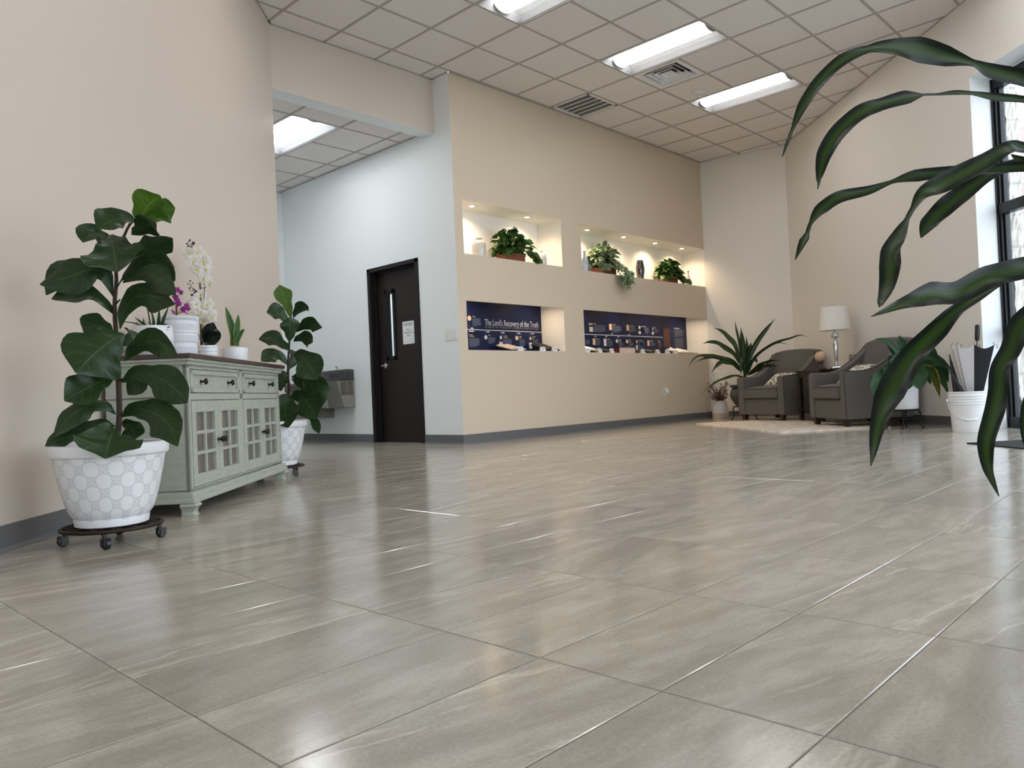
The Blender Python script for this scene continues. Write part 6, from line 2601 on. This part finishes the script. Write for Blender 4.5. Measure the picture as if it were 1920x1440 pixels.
for k in range(120):
    ax, ay = rnd.uniform(1328, 1366), rnd.uniform(718, 748)
    if rnd.random() < .35:
        ax, ay = rnd.uniform(1334, 1362), rnd.uniform(735, 752)
    tip = at_d(ax, ay, dV + rnd.uniform(-.10, .06))
    b_ = vb0 + Vector((rnd.uniform(-.04, .04), rnd.uniform(-.04, .04), hV - .02))
    md = b_.lerp(tip, .5) + Vector((rnd.uniform(-.02, .02), rnd.uniform(-.02, .02), .02))
    mk[1].tube([b_, md, tip], .0018, 4, cap=False)
    for q in range(3):
        d = Vector((rnd.uniform(-1, 1), rnd.uniform(-1, 1), rnd.uniform(-.2, 1))).normalized() * .03
        leaf(mk[0], [tip, tip + d * .5, tip + d], [.008 * w_ for w_ in (.3, 1, .9, .5, .05)], (0, 0, 1), n=4, nc=2, roll=rnd.uniform(-1, 1))
for pts in (((1352, 742), (1335, 720), (1334, 706), (1345, 700)), ((1350, 742), (1347, 716), (1346, 704)), ((1355, 742), (1362, 725), (1362, 710))):
    mk[1].tube(catmull([at_d(x, y, dV) for x, y in pts], 8), .0018, 4)
mk[0].build('dried_flowers', leaf_mat('dried_petal', srgb(128, 96, 76), srgb(110, 84, 66), srgb(120, 92, 74), .9, 0, trans=.2), t)
mk[1].build('twigs', mat('twig', srgb(72, 54, 42), .9), t)


# ---- plant stands
def plant_stand(c, label, r_, h_, rot, splay=.02):
    t = thing('plant_stand', label, 'plant stand', c, 'black iron plant stands')
    mb = MB()
    n_ = 32
    for rr in (r_, r_ * .55):
        mb.tube([Vector(c) + Vector((rr * cos(2 * pi * k / n_), rr * sin(2 * pi * k / n_), h_ - .008)) for k in range(n_ + 1)], .008, 6, cap=False)
    for k in range(2):
        a = rot + pi / 2 * k
        d = Vector((cos(a), sin(a), 0)) * r_
        z = Vector((0, 0, h_ - .008))
        mb.tube([Vector(c) - d + z, Vector(c) + d + z], .007, 6)
    mb.build('top_ring', M_IRON, t, smooth=True)
    for k in range(4):
        a = rot + pi / 2 * k
        d = Vector((cos(a), sin(a), 0))
        mb = MB()
        pts = [d * (r_ - .005) + Vector((0, 0, h_ - .008)), d * (r_ + .012) + Vector((0, 0, h_ - .05)), d * (r_ - .002) + Vector((0, 0, h_ * .5)), d * (r_ + splay) + Vector((0, 0, .018)), d * (r_ + splay + .02) + Vector((0, 0, .007))]
        mb.tube(catmull([Vector(c) + p for p in pts], 14), .008, 6)
        mb.ball(Vector(c) + d * (r_ + splay + .02) + Vector((0, 0, .009)), .009, 8, 6)
        mb.build('leg', M_IRON, t, smooth=True)
    mb = MB()
    z = h_ * .5
    mb.tube([Vector(c) + Vector(((r_ - .004) * cos(2 * pi * k / n_), (r_ - .004) * sin(2 * pi * k / n_), z)) for k in range(n_ + 1)], .005, 6, cap=False)
    mb.build('brace', M_IRON, t, smooth=True)
    return t


# ---- dracaena in the alcove corner
dc = at_d(1396, 780, 11.15)
dc = Vector((dc.x, dc.y, 0))
plant_stand(dc, 'black iron stand under the dark pot, behind the armchair', .145, .20, .6)
pb = dc + Vector((0, 0, .2085))
t = thing('potted_dracaena', 'striped corn plant in a dark ribbed pot behind the armchair', 'potted plant', pb)
mb = MB()
H0 = .30
prof = [(.001, 0), (.115, 0), (.125, .02)]
for k in range(0, 13):
    f = k / 12
    r_ = .125 + .065 * sin(pi * min(1, f * 1.05) * .78)
    prof.append((r_ * (1 + (.012 if k % 2 else 0)), .02 + .22 * f))
prof += [(.150, .255), (.185, .268), (.19, H0), (.175, H0), (.165, .26), (.001, .25)]
mb.lathe(prof, 40, pb)
mb.build('pot', mat('dark_ribbed_pot', srgb(70, 68, 68), .6, noise=.25, nscale=30), t, smooth=True, angle=35)
dD = (dc - CP).dot(CF)
mb = MB()
mb.tube(catmull([pb + Vector((0, 0, .25))] + [at_d(1280 + x / 6, 580 + y / 6, dD) for x, y in ((705, 790), (700, 740), (700, 690))], 10), .020, 10)
mb.build('stem', M_BARK, t, smooth=True)
FAR = [
    ([(712, 740), (760, 520), (860, 330), (960, 200), (1042, 105)], 27, .0, -.1, .2),
    ([(700, 740), (688, 520), (668, 340), (655, 205)], 32, 0, -.1, .1),
    ([(690, 680), (650, 440), (608, 250), (585, 122)], 15, .05, .1, .3),
    ([(680, 680), (600, 430), (520, 320), (430, 240), (350, 208)], 26, 0, .15, .3),
    ([(672, 660), (600, 530), (500, 450), (400, 385), (290, 368), (225, 392)], 26, 0, -.1, .5),
    ([(662, 690), (560, 580), (420, 540), (300, 525), (190, 525), (110, 580), (60, 668)], 18, 0, -.3, .6),
    ([(655, 690), (560, 600), (430, 560), (300, 545), (200, 570), (108, 620)], 15, 0, -.2, .7),
    ([(665, 700), (560, 610), (450, 595), (380, 640), (320, 722)], 27, 0, -.3, .4),
    ([(685, 765), (600, 748), (500, 770), (400, 810), (280, 890), (162, 997)], 14, 0, -.35, .6),
    ([(720, 720), (800, 545), (950, 420), (1080, 360), (1200, 325), (1320, 290), (1416, 312)], 13, -.05, -.55, .5),
    ([(720, 700), (800, 560), (950, 430), (1080, 375), (1190, 396)], 10, -.05, -.45, .5),
    ([(738, 730), (850, 630), (980, 578), (1100, 572)], 15, -.05, -.42, .6),
    ([(738, 730), (860, 660), (960, 630), (1075, 635)], 26, -.05, -.45, .5),
    ([(730, 745), (850, 690), (990, 680)], 10, -.05, -.4, .5),
    ([(700, 720), (680, 570), (655, 600), (655, 745)], 27, -.02, -.15, .2),
    ([(735, 660), (800, 560), (828, 575), (838, 615)], 20, 0, -.1, .3),
    ([(722, 690), (724, 470), (716, 300)], 20, .03, .05, .2),
    ([(720, 620), (750, 480), (770, 372)], 38, .03, .03, .2),
    ([(710, 740), (760, 620), (780, 560)], 22, -.02, -.05, .3),
]
mb = MB()
for pts, w_, a0, a1, rl_ in FAR:
    n_ = len(pts)
    P3 = [at_d(1280 + x / 6, 580 + y / 6, dD + a0 + (a1 - a0) * k / (n_ - 1)) for k, (x, y) in enumerate(pts)]
    wm = w_ / 6 / FPX * dD / cos(rl_)
    leaf(mb, P3, [wm * q for q in STRAP], (CP - P3[n_ // 2]).normalized(), n=18, nc=4, cup=.3, wave=.25, wfreq=3, roll=rl_, phase=w_)
mb.build('foliage', M_CORNFAR, t, smooth=True)

# ---- peace lily
lc = at_d(1696, 790, 7.78)
lc = Vector((lc.x, lc.y, 0))
SH = .195
plant_stand(lc, 'black iron stand under the white lily pot, by the umbrella bucket', .135, SH, .2)
pb = lc + Vector((0, 0, SH + .0015))
t = thing('potted_peace_lily', 'peace lily with a yellowing leaf in a plain white pot', 'potted plant', pb)
mb = MB()
mb.lathe([(.001, 0), (.128, 0), (.133, .006), (.140, .21), (.142, .235), (.134, .236), (.130, .19), (.001, .185)], 40, pb)
mb.build('pot', M_CERAMIC, t, smooth=True, angle=40)
dL = (lc - CP).dot(CF)
LIL = [
    ([(640, 640), (560, 440), (450, 330), (330, 305)], 24, -.05, .05, .5, 0),
    ([(650, 480), (630, 400), (600, 330), (585, 272)], 36, 0, -.05, .3, 0),
    ([(660, 600), (620, 540), (570, 500), (525, 485)], 44, -.1, -.2, .3, 0),
    ([(640, 660), (590, 590), (530, 550), (485, 555)], 46, -.1, -.25, .3, 0),
    ([(640, 690), (570, 630), (490, 620), (425, 660)], 50, -.1, -.25, .4, 0),
    ([(640, 700), (500, 670), (400, 700), (340, 800), (310, 895)], 54, -.05, -.28, .25, 0),
    ([(600, 680), (470, 640), (360, 680), (285, 725)], 26, 0, -.1, .6, 0),
    ([(720, 660), (760, 680), (790, 740), (805, 840)], 88, -.15, -.3, .15, 0),
    ([(780, 600), (860, 560), (920, 580), (965, 615)], 34, -.05, -.15, .4, 0),
    ([(760, 600), (880, 500), (1000, 540), (1135, 632)], 46, -.05, -.12, .4, 0),
    ([(740, 600), (860, 470), (930, 430), (990, 500)], 36, .03, -.02, .4, 0),
    ([(780, 640), (880, 620), (960, 720), (1012, 912)], 44, -.05, -.15, .3, 1),
    ([(800, 640), (920, 620), (1030, 720), (1105, 890)], 34, -.02, -.08, .4, 0),
    ([(800, 580), (940, 560), (1050, 640), (1100, 760)], 40, -.02, -.06, .4, 0),
    ([(640, 560), (560, 470), (500, 400), (450, 345)], 26, .03, .03, .5, 0),
    ([(660, 620), (500, 540), (470, 520), (440, 530)], 34, .05, 0, .5, 0),
    ([(700, 700), (690, 760), (670, 800), (650, 850)], 50, -.1, -.2, .3, 0),
    ([(740, 690), (830, 660), (880, 690), (915, 780)], 36, -.1, -.2, .4, 0),
    ([(720, 620), (660, 500), (690, 430), (720, 400)], 40, .05, .05, .3, 0),
    ([(730, 620), (780, 520), (830, 470), (880, 450)], 44, .02, .05, .3, 0),
    ([(700, 640), (720, 560), (740, 540), (790, 560)], 50, -.05, -.1, .3, 0),
    ([(640, 700), (560, 720), (500, 770), (470, 850)], 46, .02, 0, .3, 0),
]
mbs = {0: MB(), 1: MB()}
ms = MB()
root = pb + Vector((0, 0, .19))
for pts, w_, a0, a1, rl_, ky in LIL:
    n_ = len(pts)
    P3 = [at_d(1580 + x / 5.5375, 580 + y / 5.5375, dL + a0 + (a1 - a0) * k / (n_ - 1)) for k, (x, y) in enumerate(pts)]
    wm = w_ / 5.5375 / FPX * dL / cos(rl_)
    leaf(mbs[ky], P3, [wm * 1.25 * q for q in (.06, .35, .75, .98, 1, .9, .68, .38, .04)], (CP - P3[n_ // 2] + Vector((0, 0, 1))).normalized(), n=12, nc=4, cup=.22, wave=.1, wfreq=3, roll=rl_, phase=w_)
    ms.tube(catmull([root, root.lerp(P3[0], .5) + Vector((0, 0, .02)), P3[0]], 6), .003, 5, cap=False)
mbs[0].build('foliage', M_LILY, t, smooth=True)
mbs[1].build('yellowing_leaf', M_LILYYELLOW, t, smooth=True)
ms.build('stems', M_STEM, t, smooth=True)
mb = MB()
mb.lathe([(.001, .188), (.131, .186)], 30, pb)
mb.build('soil', M_SOIL, t)

# ---- bucket of umbrellas
bk = Vector((7.74, 1.99, 0))
q = at_d(1820, 812, 6.98)
bk = Vector((q.x, q.y, .0005))
dB = (bk - CP).dot(CF)
t = thing('plastic_bucket', 'white plastic bucket holding umbrellas beside the window frame', 'bucket', bk)
HB = .366
mb = MB()
r0, r1 = .142, .164
rr = lambda z: r0 + (r1 - r0) * z / HB
prof = [(.001, .004), (r0 - .004, .004), (r0, 0), (r0 + .001, .006)]
for z in (.25, .275, .300, .325):
    prof += [(rr(z) + .001, z - .004), (rr(z) + .008, z), (rr(z) + .008, z + .004), (rr(z) + .001, z + .009)]
prof += [(rr(.35), .35), (r1 + .004, .356), (r1 + .004, HB), (r1 - .003, HB), (r0 - .004, .01), (.001, .01)]
mb.lathe(prof, 48, bk)
mb.build('pail', M_BUCKET, t, smooth=True, angle=35)
hs = (CP - bk).cross(Vector((0, 0, 1))).normalized()
fw_ = (CP - bk).normalized()
fw_.z = 0
mb = MB()
zb0 = .285
hpts = []
for k in range(17):
    a = pi * k / 16
    hpts.append(bk + hs * (r1 + .006) * cos(a) + Vector((0, 0, zb0 - .175 * sin(a))) + fw_ * (.02 + (.13) * sin(a)))
mb.tube(hpts, .0028, 6)
mb.build('bail', M_WHITEMETAL, t, smooth=True)
mb = MB()
mb.tube(hpts[6:11], .010, 10)
mb.build('grip', M_BUCKET, t, smooth=True)
for sg in (-1, 1):
    mb = MB()
    mb.ball(bk + hs * (r1 + .002) * sg + Vector((0, 0, zb0)) + fw_ * .02, .018, 10, 8, (1, 1, 1))
    mb.build('ear', M_BUCKET, t, smooth=True)


def umbrella(label, base, top, R_, mats, panels=8):
    """a loosely furled golf umbrella standing tip down: its panels flare out towards the top"""
    base, top = Vector(base), Vector(top)
    ax = (top - base).normalized()
    xx = ax.cross(Vector((0, 0, 1)))
    xx = xx.normalized() if xx.length > .01 else Vector((1, 0, 0))
    yy = ax.cross(xx)
    look = (CP - base).normalized() + CR * .30
    a_face = math.atan2(look.dot(yy), look.dot(xx))
    t = thing('umbrella', label, 'umbrella', base, 'umbrellas in the bucket')
    L_ = (top - base).length
    da = 2 * pi / panels
    for k in range(panels):
        a0 = a_face - da / 2 + da * k
        rows, uvs = [], []
        n_, c_ = 14, 8
        for i in range(n_ + 1):
            f = i / n_
            row, u_ = [], []
            for j in range(c_ + 1):
                g = j / c_
                a = a0 + da * g
                rad = R_ * (.07 + .93 * f ** 1.0)
                fold = 1 - .10 * sin(pi * g) * (.3 + .7 * f)
                dip = .035 * sin(pi * g) * f ** 3                 # hem hangs between the rib tips
                p = base + ax * (L_ * (.06 + .74 * f - dip)) + (xx * cos(a) + yy * sin(a)) * rad * fold
                row.append(p)
                u_.append((g, f))
            rows.append(row)
            uvs.append(u_)
        mb = MB()
        mb.strip(rows, uvs)
        mb.build('panel', mats[k % len(mats)], t, smooth=True)
        mb = MB()
        tip = rows[-1][0]
        inw = (base + ax * (L_ * .82) - tip).normalized()
        mb.tube([rows[4][0], rows[9][0], tip, tip + ax * .014 + inw * .004, tip + ax * .022 + inw * .018], .0024, 5)
        mb.build('rib', M_BLACKPLASTIC, t)
    mb = MB()
    mb.tube([base, base + ax * L_ * .86], .005, 8)
    mb.build('shaft', M_BLACKPLASTIC, t)
    mb = MB()
    mb.tube([base + ax * L_ * .845, base + ax * L_ * .86, base + ax * L_ * .90, base + ax * L_ * .985, top], [.013, .019, .021, .022, .018], 14)
    mb.build('handle', M_BLACKPLASTIC, t, smooth=True, angle=40)
    return t


def furled(label, base, top, R_):
    """a rolled umbrella with its ferrule up"""
    base, top = Vector(base), Vector(top)
    ax = (top - base).normalized()
    xx = ax.cross(Vector((0, 0, 1))).normalized()
    yy = ax.cross(xx)
    L_ = (top - base).length
    t = thing('umbrella', label, 'umbrella', base, 'umbrellas in the bucket')
    mb = MB()
    rows, uvs = [], []
    for i in range(19):
        f = i / 18
        r_ = R_ * (1 - .86 * f ** 1.6) * (1 if f > .02 else .6)
        rows.append([base + ax * L_ * (.02 + .92 * f) + (xx * cos(a) + yy * sin(a)) * r_ * (1 + .22 * sin(a * 7 + f * 4)) for a in [2 * pi * k / 56 for k in range(57)]])
        uvs.append([(k / 56, f) for k in range(57)])
    mb.strip(rows, uvs)
    mb.build('canopy', M_UMBB, t, smooth=True)
    mb = MB()
    mb.tube([base + ax * L_ * .93, top], [.007, .004], 8)
    mb.build('ferrule', M_BLACKPLASTIC, t)
    return t


hb_ = at_d(1833, 609, dB)
umbrella('white and black panelled umbrella standing handle up in the white bucket', bk + CR * .035 + Vector((0, 0, .012)), hb_, .205, [M_UMBB, M_UMBW, M_UMBW, M_UMBW, M_UMBB, M_UMBW, M_UMBW, M_UMBW], 8)
lw_ = -CR
lw_.z = 0
furled('rolled black umbrella leaning beside the white and black umbrella', bk + lw_ * .015 + CF * .055 + Vector((0, 0, .02)), at_d(1780, 664, dB + .13), .042)
furled('rolled black umbrella leaning outermost towards the lily leaves', bk - lw_ * .085 - CF * .07 + Vector((0, 0, .02)), at_d(1775, 686, dB - .085), .030)

# ---- entrance mat
k0 = at_z(1812, 832)
mv = RN
mu = RD
t = thing('entrance_mat', 'charcoal entrance mat on the tiles by the window', 'mat', k0)
o_ = [k0, k0 - mu * 2.0, k0 - mu * 2.0 + mv * 1.02, k0 + mv * 1.02]
mb = MB()
mb.add([p + Vector((0, 0, .0005)) for p in o_] + [p + Vector((0, 0, .009)) for p in o_], [(0, 1, 2, 3), (7, 6, 5, 4), (0, 4, 5, 1), (1, 5, 6, 2), (2, 6, 7, 3), (3, 7, 4, 0)])
mb.build('pile', M_MATT, t, bevel=.003)

# ================================================================== NEAR CORN PLANT (pot and cane stand just outside the picture)
ND = 1.32
crown = at_d(2190, 330, ND)
pc_ = Vector((crown.x, crown.y, 0))
t = thing('potted_corn_plant', 'large striped corn plant whose long leaves hang into the picture before the window', 'potted plant', pc_)
mb = MB()
mb.lathe([(.001, 0), (.115, 0), (.12, .01), (.145, .25), (.155, .26), (.155, .285), (.145, .285), (.138, .24), (.001, .23)], 40, pc_)
mb.build('pot', M_CERAMICSATIN, t, smooth=True, angle=40)
mb = MB()
mb.tube(catmull([pc_ + Vector((0, 0, .22)), pc_ + Vector((.01, .01, .5)), crown], 12), [.03, .028, .026, .025, .024, .024, .023, .023, .022, .022, .022, .022, .022], 12)
mb.build('cane', M_BARK, t, smooth=True)
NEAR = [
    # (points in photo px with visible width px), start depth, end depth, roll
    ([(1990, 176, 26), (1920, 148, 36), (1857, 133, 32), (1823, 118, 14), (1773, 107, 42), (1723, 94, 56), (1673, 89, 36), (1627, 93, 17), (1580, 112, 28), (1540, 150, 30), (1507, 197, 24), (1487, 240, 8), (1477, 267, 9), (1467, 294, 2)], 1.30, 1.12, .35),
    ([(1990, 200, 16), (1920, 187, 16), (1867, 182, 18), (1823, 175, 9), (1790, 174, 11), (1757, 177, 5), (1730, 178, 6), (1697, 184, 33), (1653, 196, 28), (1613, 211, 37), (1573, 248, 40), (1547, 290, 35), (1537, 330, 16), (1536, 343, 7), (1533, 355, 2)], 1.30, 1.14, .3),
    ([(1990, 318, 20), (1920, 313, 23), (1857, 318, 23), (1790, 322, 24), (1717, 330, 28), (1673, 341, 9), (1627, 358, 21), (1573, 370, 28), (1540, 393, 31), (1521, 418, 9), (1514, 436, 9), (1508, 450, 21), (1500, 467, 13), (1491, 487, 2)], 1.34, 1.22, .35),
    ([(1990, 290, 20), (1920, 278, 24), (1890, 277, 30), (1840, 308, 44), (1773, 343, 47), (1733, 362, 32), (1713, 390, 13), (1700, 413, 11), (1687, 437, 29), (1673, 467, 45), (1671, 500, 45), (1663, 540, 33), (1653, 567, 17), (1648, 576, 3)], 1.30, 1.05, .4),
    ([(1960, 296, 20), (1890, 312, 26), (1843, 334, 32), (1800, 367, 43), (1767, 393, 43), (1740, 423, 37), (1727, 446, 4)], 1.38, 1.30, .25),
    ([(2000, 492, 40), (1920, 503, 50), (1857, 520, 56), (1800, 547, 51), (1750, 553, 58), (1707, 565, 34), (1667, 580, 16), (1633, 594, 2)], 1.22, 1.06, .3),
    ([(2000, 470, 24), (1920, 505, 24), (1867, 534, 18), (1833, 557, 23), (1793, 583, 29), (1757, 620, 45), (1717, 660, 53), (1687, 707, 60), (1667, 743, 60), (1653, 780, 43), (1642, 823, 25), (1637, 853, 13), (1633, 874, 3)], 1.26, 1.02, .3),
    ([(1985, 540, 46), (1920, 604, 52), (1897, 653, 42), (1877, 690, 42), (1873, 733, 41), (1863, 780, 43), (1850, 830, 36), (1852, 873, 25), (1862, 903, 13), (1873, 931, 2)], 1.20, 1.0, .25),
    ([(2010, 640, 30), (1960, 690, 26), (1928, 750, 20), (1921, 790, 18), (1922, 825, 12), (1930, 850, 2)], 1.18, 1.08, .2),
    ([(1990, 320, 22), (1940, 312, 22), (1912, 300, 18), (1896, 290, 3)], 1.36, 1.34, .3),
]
mb = MB()
for pts, d0, d1, rl_ in NEAR:
    n_ = len(pts)
    P3 = [at_d(x, y, d0 + (d1 - d0) * k / (n_ - 1)) for k, (x, y, w_) in enumerate(pts)]
    # lead back to the crown
    lead = [crown.lerp(P3[0], .12), crown.lerp(P3[0], .55) + Vector((0, 0, .03))]
    wm = [.016, .018] + [w_ * .80 / 2 / FPX * (d0 + (d1 - d0) * k / (n_ - 1)) / cos(rl_) for k, (x, y, w_) in enumerate(pts)]
    leaf(mb, lead + P3, wm, (CP - P3[n_ // 2]).normalized(), n=70, nc=8, cup=.22, wave=.16, wfreq=5, roll=rl_, phase=d0 * 40)
rnd = random.Random(12)
for k in range(14):                                   # the rest of the crown, to the side away from the camera's view
    a = rnd.uniform(-1.9, 1.2)
    d = (CR * cos(a) + CF * sin(a))
    d.z = 0
    d.normalize()
    u = rnd.uniform(.2, 1.1)
    c0 = crown + Vector((0, 0, rnd.uniform(-.12, .15)))
    P3 = [c0, c0 + d * .18 + Vector((0, 0, .16 * u)), c0 + d * .36 + Vector((0, 0, .14 * u)), c0 + d * .50 + Vector((0, 0, -.05 + .05 * u))]
    leaf(mb, P3, [.016, .024, .03, .03, .026, .016, .002], (0, 0, 1), n=20, nc=6, cup=.3, wave=.2, wfreq=4, roll=rnd.uniform(-.4, .4))
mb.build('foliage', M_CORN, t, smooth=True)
